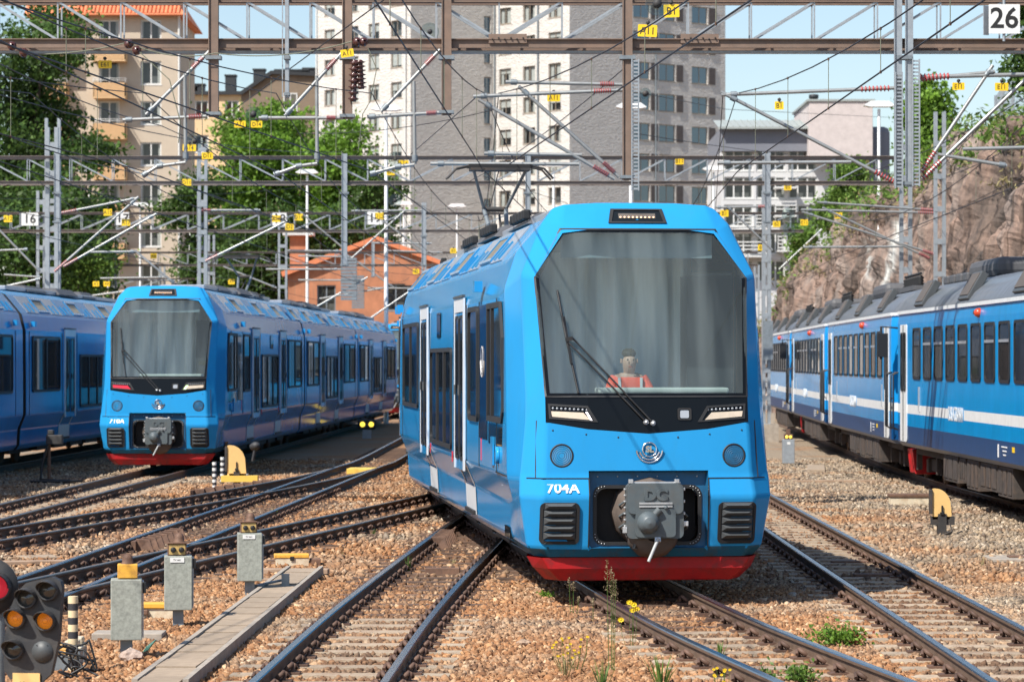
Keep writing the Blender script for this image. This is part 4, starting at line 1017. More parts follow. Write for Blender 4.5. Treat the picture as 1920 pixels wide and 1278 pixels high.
# ================================================================ overhead gantries, catenary wires, signs, lamps
def insulator_prof(L, r0, r1, n):
    pr = [(r0*.8, 0), (r0, .01)]
    for k in range(n):
        h = L*(k+.3)/n; pr += [(r0, h), (r1, h+L/n*.25), (r0, h+L/n*.5)]
    return pr+[(r0, L), (.001, L)]
def insul(par, a, b_, r=.035, R=.065, n=8, m='insulator_red', name='insulator', seg=10):
    a, b_ = Vector(a), Vector(b_); mb = MB(); L = (b_-a).length
    mb.lathe(insulator_prof(L, r, R, n), a, b_-a, seg, 0); return mb.build(name, m, par)
def gantry(Z, x0, x1, zb, zt, panel, label, cols=(), wd=.42, parts=True, tilt=0.0, chord_m='beam_brown', flip=None, th=.14):
    g = empty('overhead_gantry', ((x0+x1)/2, Z, GZ), 0, label, 'gantry', 'overhead line gantries'); cx = (x0+x1)/2
    off = Vector((-cx, -Z, -GZ)); L = lambda x, y, z: Vector((x, y, z))+off
    for z, h in ((zt, th*.75), (zb, th)):
        for yy in (Z-wd/2, Z+wd/2):
            m = MB(); m.beam(L(x0, yy, z), L(x1, yy, z), .07, h); 
            m.beam(L(x0, yy-.03, z+h/2), L(x1, yy-.03, z+h/2), .10, .015); m.build('chord', chord_m, g)
    if parts: m = MB(); m.beam(L(x0, Z, zb-th*.5-.05), L(x1, Z, zb-th*.5-.05), .20, .035); m.build('cable_tray', 'galv_pole', g)
    n = int((x1-x0)/panel); up = True
    for k in range(n+1):
        x = x0+k*panel; left = (x < (flip if flip is not None else 1e9))
        for yy in (Z-wd/2, Z+wd/2):
            m = MB(); m.beam(L(x, yy, zb+th/2), L(x, yy, zt-th*.37), .025, .025)
            if k < n:
                a, b_ = (L(x, yy, zt-.04), L(x+panel, yy, zb+.06)) if left else (L(x+panel, yy, zt-.04), L(x, yy, zb+.06))
                m.beam(a, b_, .035, .035)
            m.build('brace', 'galv_pole', g)
    for kx in cols:
        m = MB()
        for dx in (-.13, .13):
            m.beam(L(kx+dx, Z, GZ), L(kx+dx, Z, zt+.9), .11, .16)
        for k in range(int((zt+.9)/.9)): m.box(L(kx, Z-.06, .5+k*.9), (.36, .02, .18), 0)
        m.build('column', 'galv_pole', g)
        m = MB(); m.box(L(kx, Z, GZ+.2), (.6, .6, .5)); m.build('footing', 'concrete', g)
    g['off'] = 0; del g['off']
    return g, off
def hang_post(g, off, Z, px, py1, wd=.16, m_='beam_brown', ztop=8.25, twin=False):
    p = P(px, py1, Z); m = MB()
    for dx in ((-.09, .09) if twin else (0,)):
        m.beam(Vector((p.x+dx, Z-.30, p.z))+off, Vector((p.x+dx, Z-.30, ztop))+off, wd if not twin else .11, .14, 0)
        m.beam(Vector((p.x+dx-.07, Z-.38, p.z))+off, Vector((p.x+dx-.07, Z-.38, ztop))+off, .015, .04, 0)
    m.box(Vector((p.x, Z-.30, p.z+.05))+off, (wd*1.5, .22, .05), 1); m.box(Vector((p.x, Z-.30, 7.25))+off, (wd*1.6, .24, .06), 1)
    return m.build('hanging_post', [m_, 'galv_dark'], g)
def tubes(g, off, Z, segs, r=.028, name='cantilever', m_='tube_alu', dz=-.3):
    """each (px0,py0,px1,py1[,ins]) is a tube; ins = pixel length of an insulator at its first end"""
    c = None
    for s in segs:
        a, b_ = P(s[0], s[1], Z)+off+Vector((0, dz, 0)), P(s[2], s[3], Z)+off+Vector((0, dz, 0))
        rr = s[5] if len(s) > 5 else r; m = MB()
        m.tube([a, b_], rr, 8, 0); mid = a.lerp(b_, .93); d_ = (b_-a).normalized()
        m.tube([mid-d_*.05, mid+d_*.05], rr*1.6, 8, 1)
        o = m.build(name, [m_, 'galv_dark'], g)
        if len(s) > 4 and s[4]:
            L = (b_-a).length; t0, t1 = s[4]
            insul(o, a.lerp(b_, t0), a.lerp(b_, t1), rr*.9, rr*1.9, 8)
Z1 = 49.0
G1, off1 = gantry(Z1, -13.6, 11.6, 7.49, 8.22, 1.03, 'near overhead gantry spanning the top of the picture, brown chords and grey lattice', cols=(-13.9, 11.9), flip=-1.0)
for px, py in ((404, 222), (653, 226), (838, 219), (1175, 340)): hang_post(G1, off1, Z1, px, py)
hang_post(G1, off1, Z1, 1690, 352, m_='galv_pole', twin=True)
hang_post(G1, off1, Z1, 541, 186, wd=.06, m_='galv_pole')
tubes(G1, off1, Z1, [(396, 100, 278, 218, (.10, .26)), (392, 221, 235, 228, (.06, .22)), (350, 142, 352, 305), (352, 307, 300, 314), (300, 314, 274, 330),
  (643, 103, 537, 220, (.10, .26)), (646, 224, 488, 224, (.08, .2)), (596, 146, 597, 306), (597, 309, 560, 314), (560, 314, 519, 329),
  (826, 97, 716, 212, (.10, .24)), (828, 214, 690, 222, (.06, .2)), (777, 156, 779, 310), (778, 311, 745, 315), (745, 315, 697, 328)], r=.030)
tubes(G1, off1, Z1, [(1168, 162, 948, 157, (.08, .2)), (1168, 172, 888, 184, (.08, .2)), (1160, 334, 972, 165, (.05, .16)), (1152, 338, 898, 190, (.05, .16)), (1090, 293, 908, 290), (1085, 310, 808, 309)], r=.030)
tubes(G1, off1, Z1, [(1682, 168, 1350, 181, (.05, .22)), (1678, 346, 1350, 176, (.0, .13)), (1592, 306, 1343, 308), (1718, 148, 1960, 142, (.0, .24), .034), (1722, 152, 1860, 138, (.0, .38), .03), (1724, 338, 1945, 125, (0, .16)), (1722, 326, 1856, 126, (0, .2)), (1754, 292, 1882, 313), (1800, 282, 1960, 278)], r=.030)
for px, p0y, p1y in ((1189, 116, 360), (1711, 116, 352), (1679, 140, 356)):     # perforated cable ladders on two of the posts
    m = MB(); a, b_ = P(px, p0y, Z1)+off1, P(px, p1y, Z1)+off1
    for dx in (-.055, .055): m.beam(a+Vector((dx, -.42, 0)), b_+Vector((dx, -.42, 0)), .02, .05, 0)
    n = int((a.z-b_.z)/.06)
    for k in range(n): m.box(a.lerp(b_, (k+.5)/n)+Vector((0, -.42, 0)), (.10, .012, .03), 0)
    m.build('cable_ladder', 'galv_pole', G1)
for px, py in ((30, 92), (52, 104), (247, 88), (262, 100), (672, 84), (684, 84)):
    m = MB(); m.lathe([(.02, -.08), (.05, -.07), (.075, -.02), (.075, .03), (.05, .07), (.02, .08)], P(px, py, Z1)+off1+Vector((0, -.4, 0)), (.3, -1, .2), 12, 0); m.build('pin_insulator', 'insulator_brown', G1)
for a, b_ in (((668, 118), (665, 195)), ((677, 118), (680, 172))):
    insul(G1, P(*a, Z1)+off1+Vector((0, -.45, 0)), P(*b_, Z1)+off1+Vector((0, -.45, 0)), .05, .10, 7, 'insulator_brown')
def splice(px):
    m = MB(); c = P(px, 76, Z1)+off1; m.box(c+Vector((0, -.27, 0)), (.62, .02, .15), 0)
    for k in range(6): m.lathe([(.015, 0), (.015, .03), (.001, .032)], c+Vector((-.25+k*.1, -.285, -.01+.02*(k % 2))), (0, -1, 0), 6, 1)
    m.build('splice_plate', ['beam_brown', 'dark_machine'], G1)
splice(952); splice(1310)
# further gantries
G2, off2 = gantry(88.0, -18, 11.3, 7.55, 8.30, 1.25, 'second overhead gantry, behind the pantograph of the middle train', cols=(-17, -13.55, 11.6), flip=-3, parts=False, th=.10, chord_m='beam_grey')
G3, off3 = gantry(118.0, -24, 11.5, 7.45, 8.15, 1.4, 'third overhead gantry, carrying the small white number boards', cols=(-18.6, -12.25, 10.05), flip=-30, parts=False, th=.10, chord_m='beam_grey')
G4, off4 = gantry(152.0, -30, 12.5, 7.2, 7.85, 1.5, 'fourth overhead gantry, above the roofs of the left trains', cols=(-20.3, -15.3, 12.9), flip=-2, parts=False, th=.10, chord_m='beam_grey')
G5, off5 = gantry(188.0, -38, 15, 6.9, 7.5, 1.6, 'fifth overhead gantry, in front of the orange brick house', cols=(-22, -13.2, 15.4), flip=-60, parts=False, th=.10, chord_m='beam_grey')
G6, off6 = gantry(225.0, -44, 18, 6.6, 7.2, 1.8, 'farthest overhead gantry, a thin lattice line before the trees', cols=(-26, -16, -5, 18.4), flip=-60, parts=False, th=.10, chord_m='beam_grey')
for G_, o_, Z_, posts in ((G2, off2, 88.0, ((1437, 420), (110, 420), (990, 400), (647, 500))), (G3, off3, 118.0, ((645, 500), (795, 500), (1755, 480), (375, 470))), (G4, off4, 152.0, ((1210, 480), (700, 520), (90, 520)))):
    for px, py in posts: hang_post(G_, o_, Z_, px, py, wd=.16, m_='galv_pole', ztop=8.4)
tubes(G2, off2, 88.0, [(118, 400, 260, 372, (0, .2)), (122, 500, 298, 400, (0, .15)), (105, 510, 262, 370, (0, .15)), (0, 430, 80, 512), (172, 473, 256, 472), (380, 395, 490, 395, (0, .16)), (387, 490, 540, 415, (0, .15)), (0, 540, 78, 523), (1, 470, 55, 468), (255, 470, 330, 532)], r=.032)
tubes(G2, off2, 88.0, [(1440, 388, 1340, 390, (0, .2)), (1447, 470, 1360, 386), (1750, 395, 1530, 380, (0, .12)), (1752, 478, 1502, 398, (0, .1)), (1748, 400, 1500, 394, (0, .12)), (1690, 463, 1505, 464), (1740, 485, 1540, 390, (0, .1))], r=.032)
tubes(G3, off3, 118.0, [(645, 498, 760, 395, (0, .1)), (650, 470, 560, 395), (700, 456, 810, 457), (795, 395, 660, 396), (795, 470, 690, 395), (190, 522, 310, 520), (500, 505, 640, 505), (420, 500, 520, 540), (170, 555, 245, 545), (10, 515, 80, 520), (540, 470, 640, 471), (690, 600, 800, 525), (560, 595, 690, 520)], r=.036)
tubes(G4, off4, 152.0, [(560, 525, 680, 526), (690, 540, 800, 541), (720, 470, 830, 474), (600, 560, 720, 540), (640, 470, 740, 540), (20, 545, 160, 546), (240, 525, 330, 526), (1300, 430, 1200, 432), (1215, 480, 1300, 430), (1460, 505, 1540, 430), (560, 480, 660, 482)], r=.042)
for G_, o_, Z_, px, py in ((G3, off3, 118, 655, 520), (G4, off4, 152, 672, 545)):
    for k in range(13): m = MB(); m.box(P(px, py, Z_)+o_+Vector((0, -.3, -.85+k*.13)), (.62, .42, .10), 0); m.build('counterweight', 'galv_dark', G_)
# ---------------------------------------------------------------- catenary wires over each track
def wire_line(key, sup, label, rc=.0095, green=False, drop=4.6):
    """sup: supports (Y, X, contact z, messenger z)"""
    r = empty('catenary_line', (sup[0][1], sup[0][0], sup[0][2]), 0, label, 'wire', 'overhead wires'); o_ = Vector((-sup[0][1], -sup[0][0], -sup[0][2]))
    m = MB(); m.tube([Vector((x, y, zc))+o_ for y, x, zc, zm in sup], rc, 6, 0); m.build('contact_wire', 'wire', r)
    mm = MB(); pts = []; dr = []
    for (y0, x0, c0, m0), (y1, x1, c1, m1) in zip(sup, sup[1:]):
        n = 14; L = y1-y0; sag = min(.9, L*L*.00055)
        for k in range(n+(1 if (y1, x1, c1, m1) == sup[-1] else 0)):
            t = k/n; pts.append(Vector((x0+(x1-x0)*t, y0+L*t, m0+(m1-m0)*t-4*sag*t*(1-t))))
        k = 1
        while k*drop < L-1:
            t = k*drop/L; dr.append((Vector((x0+(x1-x0)*t, y0+L*t, m0+(m1-m0)*t-4*sag*t*(1-t))), Vector((x0+(x1-x0)*t, y0+L*t, c0+(c1-c0)*t)))); k += 1
    mm.tube([p+o_ for p in pts], rc*.9, 6, 0); mm.build('messenger_wire', 'wire', r)
    for a, b_ in dr[:22]:
        d = MB(); d.tube([a+o_, b_+o_], .005, 5, 0)
        for e in (a, b_): d.box(e+o_, (.02, .05, .03), 1)
        d.build('dropper', ['wire_green', 'iron_rust'], r)
    return r
LW = {'A': [(0, 4.6), (49, -.22), (88, -1.0), (118, -1.0), (152, -.6), (188, 0)], 'B': [(0, -2.0), (49, -.45), (88, 1.9), (118, 2.4), (152, 2.8)], 'G': [(0, 4.5), (49, 3.70), (88, 4.5), (118, 5.4), (152, 6.3), (188, 7.4)],
 'E': [(0, -9.0), (49, -2.30), (88, -.6), (118, -.2)], 'D': [(0, -6.6), (49, -3.87), (88, -3.2), (118, -2.6), (152, -2.0)], 'C': [(0, -12.0), (49, -6.02), (88, -3.6), (118, -2.9)],
 'S': [(0, -9.6), (49, -7.9), (88, -6.4), (118, -5.9), (152, -5.2)], 'L': [(49, -12.3), (88, -11.0), (118, -10.4), (152, -9.5)], 'H': [(0, 9.0), (49, 8.9), (88, 9.5), (118, 10.8)]}
WL = {'A': 'wires over the middle train, running up to the top centre', 'B': 'wires left of the middle train above the near straight track', 'G': 'wires right of the middle train, running up to the upper right',
 'E': 'wires over the oblique track, from upper left down to the middle train', 'D': 'wires over the switch track on the left', 'C': 'wires over the diverging track at the upper left', 'S': 'wires over the train numbered 710A', 'L': 'wires over the train at the left edge', 'H': 'wires over the older train on the right'}
for k, s in LW.items():
    wire_line(k, [(y, x, 5.42 if y < 60 else 5.35, 6.70 if y < 60 else 6.6) for y, x in s], WL[k])
def loose_wire(pts, label, r=.008, m_='wire', sag=.0):
    v = [Vector(p) for p in pts]; out = []
    for a, b_ in zip(v, v[1:]):
        for k in range(10): t = k/10; q = a.lerp(b_, t); q.z -= 4*sag*t*(1-t); out.append(q)
    out.append(v[-1]); m = MB(); m.tube(out, r, 6, 0); o = m.build('span_wire', m_); return tag(o, label, 'wire', 'loose overhead wires')
loose_wire([P(-40, 95, 49), P(240, 80, 48.6), P(404, 100, 48.5), P(660, 78, 48.5)], 'olive feeder cable slung under the near gantry at upper left', .010, 'wire_green', .12)
loose_wire([P(262, 98, 48.5), P(318, 150, 48.5), P(338, 228, 48.5), P(335, 268, 48.6)], 'olive jumper cable hanging down beside the left slanted bracket', .009, 'wire_green')
loose_wire([P(690, 90, 48.4), P(706, 130, 48.4), P(694, 190, 48.4), P(680, 214, 48.4), P(672, 280, 48.5)], 'thin jumper cable hanging beside the brown ribbed insulators', .008, 'wire_green')
loose_wire([P(440, 205, 60), P(720, 0, 40)], 'tensioned wire rising from the left round glass insulators to the top', .009)
loose_wire([P(770, 290, 70), P(890, 185, 49)], 'tensioned wire between the middle round insulator and the bracket tip', .009)
loose_wire([P(1205, 175, 62), P(1360, 205, 90), P(1700, 222, 150)], 'thin wire running right from the round insulator on the middle post', .009)
loose_wire([P(0, 178, 50), P(640, 285, 90), P(960, 470, 150)], 'thin wire sloping down from the left edge across the trees', .010, 'wire', .3)
loose_wire([P(0, 120, 42), P(300, 235, 60), P(560, 330, 88)], 'thin dark wire sloping from the left edge below the yellow E61 plate', .009, 'wire', .1)
loose_wire([P(0, 250, 46), P(300, 330, 70), P(620, 440, 118)], 'thin dark wire low at the left edge under the lattice bracket', .010, 'wire', .1)
loose_wire([P(1920, 185, 60), P(1600, 330, 88), P(1400, 440, 130)], 'thin dark wire from the right edge down across the rock face', .010, 'wire', .2)
loose_wire([P(1920, 260, 70), P(1720, 340, 88), P(1560, 450, 130)], 'lower thin wire from the right edge across the rock face', .010, 'wire', .2)
loose_wire([P(1355, 182, 49), P(1340, 420, 88)], 'thin wire dropping from the tip of the long right bracket', .008)
loose_wire([P(1920, 150, 52), P(1750, 330, 80)], 'slanting tail wire below the bracket at the right edge', .008)
loose_wire([P(905, 330, 88), P(1060, 380, 118), P(1350, 560, 188)], 'wire passing behind the raised pantograph', .010)
for i, (a, Za, b_, Zb, lab) in enumerate((
  ((-20, 372), 88, (560, 352), 118, 'thin wire across the lamps left of the 18 board'), ((340, 455), 118, (900, 380), 152, 'thin wire rising to the right over the brick house'), ((-20, 455), 100, (420, 498), 130, 'thin wire low over the roofs of the left trains'),
  ((420, 470), 100, (860, 520), 150, 'thin wire low before the brick house wall'), ((560, 250), 70, (930, 205), 60, 'thin wire before the pale tower wall at mid height'), ((880, 340), 80, (1180, 120), 49, 'thin stay wire rising right of the pantograph'),
  ((1190, 250), 70, (1660, 300), 118, 'thin wire before the tower windows on the right'), ((1340, 430), 118, (1760, 372), 88, 'thin wire level with the right mast'), ((1420, 560), 140, (1920, 330), 80, 'thin wire rising along the rock face'), ((60, 330), 75, (380, 560), 150, 'thin wire falling steeply past the 17 board'))):
    loose_wire([P(*a, Za), P(*b_, Zb)], lab, .009, 'wire', .15)
# glass disc insulators
def disc(px, py, Z, label, r=.22):
    m = MB(); c = P(px, py, Z)
    m.lathe([(.03, -.06), (.05, -.05), (r*.55, -.03), (r, -.01), (r, .01), (r*.9, .0), (r*.75, .025), (r*.6, .0), (r*.45, .025), (.05, .02)], c, (.1, -1, .1), 20, 0)
    m.lathe([(.06, -.02), (.06, .06), (.03, .09), (.001, .09)], c, (.1, -1, .1), 10, 1)
    o = m.build('disc_insulator', ['insulator_glass', 'dark_machine']); tag(o, label, 'insulator', 'round glass disc insulators')
disc(475, 215, 56, 'round glass insulator above the yellow D14 plate at left', .15); disc(1232, 8, 40, 'large round glass insulator beside the yellow B1 plate at the top', .16)
disc(806, 60, 70, 'round glass insulator seen through the top gantry lattice'); disc(741, 298, 88, 'round glass insulator left of the pantograph', .22); disc(741, 376, 88, 'round glass insulator lower left of the pantograph', .2)
disc(1210, 176, 60, 'round glass insulator right of the middle hanging post', .12); disc(365, 265, 62, 'round glass insulator behind the yellow A14 plate', .18); disc(1478, 402, 110, 'round glass insulator before the white house at right', .25); disc(1480, 430, 110, 'lower round glass insulator before the white house', .25)
# yellow circuit plates
def plate(txt, px, py, Z, label, w_=.21, h_=.125, tilt=0):
    c = P(px, py, Z); r = empty('circuit_plate', c, 0, label, 'sign', 'yellow circuit plates'); r.rotation_euler = (0, tilt, 0)
    m = MB(); m.prism(rrect(-w_/2, w_/2, -h_/2, h_/2, .012, 2), lambda u, v, d: (u, -d, v), 0, .006, 0); m.build('plate', 'sign_yellow', r)
    m = MB(); m.tube([(0, .0, h_/2), (0, 0, h_/2+.06)], .010, 6, 0); m.lathe([(.03, 0), (.03, .02), (.001, .02)], (0, -.005, h_/2+.03), (0, -1, 0), 8, 0); m.build('hook', 'dark_machine', r)
    text(txt, h_*.85, (0, -.008, -.005), r, mat='sign_black', depth=.003, sx=.9, name='plate_text')
plate('E61', 197, 121, 49, 'yellow plate reading E61 at upper left before the tree', .22, .13); plate('A11', 651, 100, 48, 'tilted yellow plate reading A11 on the slanted bracket left of centre', tilt=-.15)
plate('A11', 450, 233, 55, 'yellow plate reading A11 left of the glass insulator'); plate('D14', 481, 233, 55.5, 'yellow plate reading D14 under the glass insulator'); plate('A14', 355, 277, 58, 'yellow plate reading A14 left of the beige house edge', .26, .13, .03); plate('D11', 389, 292, 58, 'yellow plate reading D11 just right of the A14 plate', .22, .13)
plate('A11', 1214, 58, 42, 'large yellow plate reading A11 at top centre beside plate B1', .27, .17, .05); plate('B1', 1259, 21, 42, 'large yellow plate reading B1 at the top right of centre', .22, .18, -.03)
plate('A11', 1038, 183, 49, 'yellow plate reading A11 on the upper bracket of the middle post', .21, .13); plate('B1', 1461, 198, 48.5, 'yellow plate reading B1 on the long right bracket', .145, .13); plate('E11', 1797, 162, 49, 'yellow plate reading E11 left of its twin at upper right', .20, .12); plate('E11', 1878, 163, 49, 'yellow plate reading E11 nearest the right edge', .22, .13)
plate('A14', 756, 307, 88, 'yellow plate reading A14 left of the pantograph', .32, .2); plate('D7', 733, 322, 88, 'yellow plate reading D7 left of the pantograph', .26, .2); plate('D11', 350, 342, 80, 'yellow plate reading D11 low before the beige house edge', .24, .18)
FARP = [(15, 410, 'A12'), (202, 398, 'A15'), (236, 417, 'A17'), (518, 410, 'A18'), (560, 407, 'D14'), (543, 425, 'D2'), (711, 405, 'D15'), (288, 480, 'A6'), (550, 484, 'A8'), (1274, 302, 'B11'), (1456, 420, 'B2'), (1572, 404, 'E11'), (1508, 417, 'E11'), (1805, 420, 'E15'), (1884, 336, 'E12'), (1898, 374, 'E14'), (1672, 306, 'A1'), (1477, 351, 'B5'), (1358, 400, 'B1'), (1495, 441, 'D2'), (180, 532, 'A3'), (200, 532, 'A4'), (434, 528, 'A9'), (658, 478, 'A8'), (780, 509, 'B7'), (625, 548, 'C3'), (750, 536, 'C5'), (850, 470, 'B3'), (1428, 464, 'B9'), (278, 516, 'A2')]
for i, (px, py, t) in enumerate(FARP):
    if i in (8, 16, 19, 23, 25, 26, 29): continue
    plate(t, px, py, 88 if px < 1400 and py < 440 else (100 if px > 1400 else 118), f'small yellow plate {t} hung ' + ['beside the upper left lattice', 'above the 17 board', 'over the 17 board', 'covering part of the 18 board', 'right of the 18 board', 'just below the 18 board', 'right of the 19 board', 'before the beige house foot', 'before the orange house gable', 'before the tower windows', 'by the tall grey mast', 'on the rock bracket', 'at the left rock bracket', 'by the mast at the rock', 'high at the rock edge', 'lower at the right rock edge', 'below the perforated post', 'before the white house balcony', 'at the blue roof corner', 'under the glass insulators', 'over the left train roof', 'right over the left train roof', 'over the 710A roof', 'before the brick wall top', 'before the brick wall right end', 'low before the brick wall', 'low right before the brick wall', 'on the roof edge of train 704A', 'at the roof corner of train 704A', 'above the 710A display'][i], .25, .20)
# white number boards
def board(txt, px, py, Z, w_, h_, label):
    c = P(px, py, Z); r = empty('number_board', c, 0, label, 'sign', 'white track number boards')
    m = MB(); m.prism(rrect(-w_/2, w_/2, -h_/2, h_/2, .01, 2), lambda u, v, d: (u, -d, v), 0, .01, 0); m.build('board', 'sign_white', r)
    m = MB(); m.box((-w_*.55, .12, -.01), (w_*.2, .02, h_*1.0), 0, rz=.5); m.tube([(0, .03, -h_/2-.12), (0, .03, h_/2+.1)], .025, 6, 0); m.build('bracket', 'galv_pole', r)
    text(txt, h_*.98, (0, -.012, 0), r, mat='sign_black', depth=.003, bold=.008, name='board_number')
board('26', 1883, 36, 48, .50, .47, 'white board with black number 26 at the upper right corner'); board('16', 56, 411, 117, .66, .5, 'small white board numbered 16 at the far left'); board('17', 230, 410, 117, .5, .5, 'small white board numbered 17 before the beige house'); board('18', 524, 411, 117, .55, .5, 'small white board numbered 18 left of centre'); board('19', 703, 409, 117, .6, .5, 'small white board numbered 19 before the tower foot')
# yard lamps
def yard_lamp(px, py, label, zt=12.3, wpx=None):
    Z = F*(zt-CH)/(HZ-py); c = P(px, py, Z); r = empty('yard_lamp', (c.x, Z, GZ), 0, label, 'lamp post', 'white yard lamps'); h = zt-GZ
    m = MB(); m.tube([(0, 0, 0), (0, 0, h*.5), (0, 0, h-.1)], [.10, .08, .06], 8, 0); m.build('pole', 'lamp_white', r)
    s = .62; q = [(-s, .04), (-s*.55, .20), (s*.6, .20), (s, .02), (s*.6, -.02), (-s*.6, -.02)]
    m = MB(); m.prism(q, lambda u, v, d: (u, d, h+v), -.28, .28, 0); m.build('lamp_head', 'lamp_white', r, bevel=.03)
for px, py, t in ((1183, 203, 'tall white lamp right behind the middle hanging post'), (1648, 200, 'tall white lamp left of the perforated right post'), (724, 207, 'white lamp before the pale tower wall, behind the lattice'), (168, 322, 'white lamp before the balconies of the beige house'), (263, 386, 'white lamp low before the beige house'), (576, 325, 'white lamp before the green trees'), (757, 384, 'white lamp right of the 19 board'), (857, 388, 'small white lamp left of the pantograph foot'), (1338, 319, 'white lamp right of the blue train roof'), (356, 402, 'small white lamp left of the 18 board'), (1038, 312, 'white lamp behind the pantograph head')):
    yard_lamp(px, py, t)
# tall grey masts
def mast(px, ytop, Z, label, w_=.28, lattice=False):
    c = P(px, ytop, Z); r = empty('line_mast', (c.x, Z, GZ), 0, label, 'mast', 'grey overhead line masts'); h = c.z-GZ
    m = MB()
    for dx in (-w_/2, w_/2): m.beam((dx, 0, 0), (dx, 0, h), .09, .14, 0)
    k = .5
    while k < h: m.box((0, -.07, k), (w_+.08, .02, .14), 0); k += .85
    m.build('shaft', 'galv_pole', r); m = MB(); m.box((0, 0, .25), (.7, .7, .6)); m.build('footing', 'concrete', r)
    m = MB(); m.box((w_*.2, -.2, h*.35), (.3, .12, 1.2), 0); m.build('switch_box', 'galv_dark', r)
mast(99, 222, 90, 'tall grey double mast before the trees at left', .38); mast(380, 270, 92, 'grey mast at the right edge of the beige house', .2); mast(1437, 285, 92, 'grey mast just right of the middle train roof', .16); mast(1762, 210, 78, 'grey mast before the rock face at right', .22); mast(530, 400, 125, 'grey mast under the 18 board', .3); mast(795, 380, 140, 'slim grey mast before the dark tower wall', .14)
# ================================================================ things standing between the tracks
def signal_box(px, pybase, label, kind):
    b_ = PG(px, pybase); r = empty('signal_box', b_, .12, label, 'signal box', 'grey signal boxes with lanterns')
    W, H, D, leg = .255, .50, .24, .17
    m = MB(); m.box((0, 0, leg/2), (.10, .09, leg+.12), 0); m.build('leg', 'galv_dark', r)
    m = MB(); m.box((0, 0, leg+H/2), (W, D, H), 0); m.build('cabinet', 'galvanised', r, bevel=.008)
    m = MB(); m.box((W/2+.008, .01, leg+H/2), (.012, D*.86, H*.92), 0); m.build('door', 'galv_pole', r)
    m = MB(); m.box((W/2+.02, -D*.35, leg+H-.07), (.03, .03, .09), 0); m.build('padlock', 'cable_black', r, bevel=.005)
    z = leg+H; m = MB()
    if kind == 0:
        m.box((.01, 0, z+.065), (.165, .15, .115), 0); m.build('lantern', 'yellow_rust', r, bevel=.006)
    else:
        m.box((-.01, 0, z+.06), (.175, .14, .115), 0); m.box((-.01, -.062, z+.118), (.18, .05, .012), 0); o_ = rrect(-.085, .065, z+.012, z+.105, .01, 2); m.prism(o_, lambda u, v, d: (u, -.07-d, v), 0, .003, 1)
        for u in (-.045, .03): m.lathe([(.026, 0), (.026, .015), (.018, .03), (.001, .03)], (u, -.073, z+.055), (0, -1, 0), 12, 2)
        m.build('lantern', ['iron_rust', 'lantern_face', 'cable_black'], r, bevel=.004)
        m = MB(); m.box((-.01, -D/2-.004, z-.035), (.13, .006, .045), 0); m.build('name_tag', 'sign_white', r)
        text('TV 441', .024, (-.01, -D/2-.008, z-.036), r, mat='sign_black', depth=.001, name='tag_text')
        for u in (-.055, .035): pass
    m = MB(); m.lathe([(.055, 0), (.055, .008), (.045, .015), (.045, .045), (.036, .072), (.015, .088), (.001, .09)], (.01, 0, z+.12), (0, 0, 1), 16, 0); m.build('dome', 'iron_rust', r)
    return r
signal_box(237, 1236, 'nearest grey galvanised box with a plain orange-yellow lantern, white stone at its foot', 0); signal_box(334, 1176, 'middle grey box with two dark knobs on its rusty lantern', 1); signal_box(468, 1118, 'farthest of the three left grey boxes, beside the cable trough end', 1)
# small grey cabinet at right
b_ = PG(1478, 872); r = empty('trackside_cabinet', b_, 0, 'slim grey cabinet with yellow top between the right tracks', 'cabinet')
m = MB(); m.bx(-.14, .14, -.12, .12, .05, .62, 0); m.build('cabinet', 'galv_pole', r, bevel=.01); m = MB(); m.bx(-.10, .10, -.1, .1, .62, .74, 0); m.bx(-.05, .05, -.05, .05, .74, .86, 0); m.build('lantern', 'iron_rust', r, bevel=.01)
m = MB()
for u in (-.045, .045): m.lathe([(.035, 0), (.03, .02), (.001, .02)], (u, -.1, .68), (0, -1, 0), 10, 0)
m.build('lens', 'lens_yellow', r); m = MB(); m.bx(-.04, .04, -.126, -.12, .5, .56, 0); m.build('name_tag', 'sign_white', r)
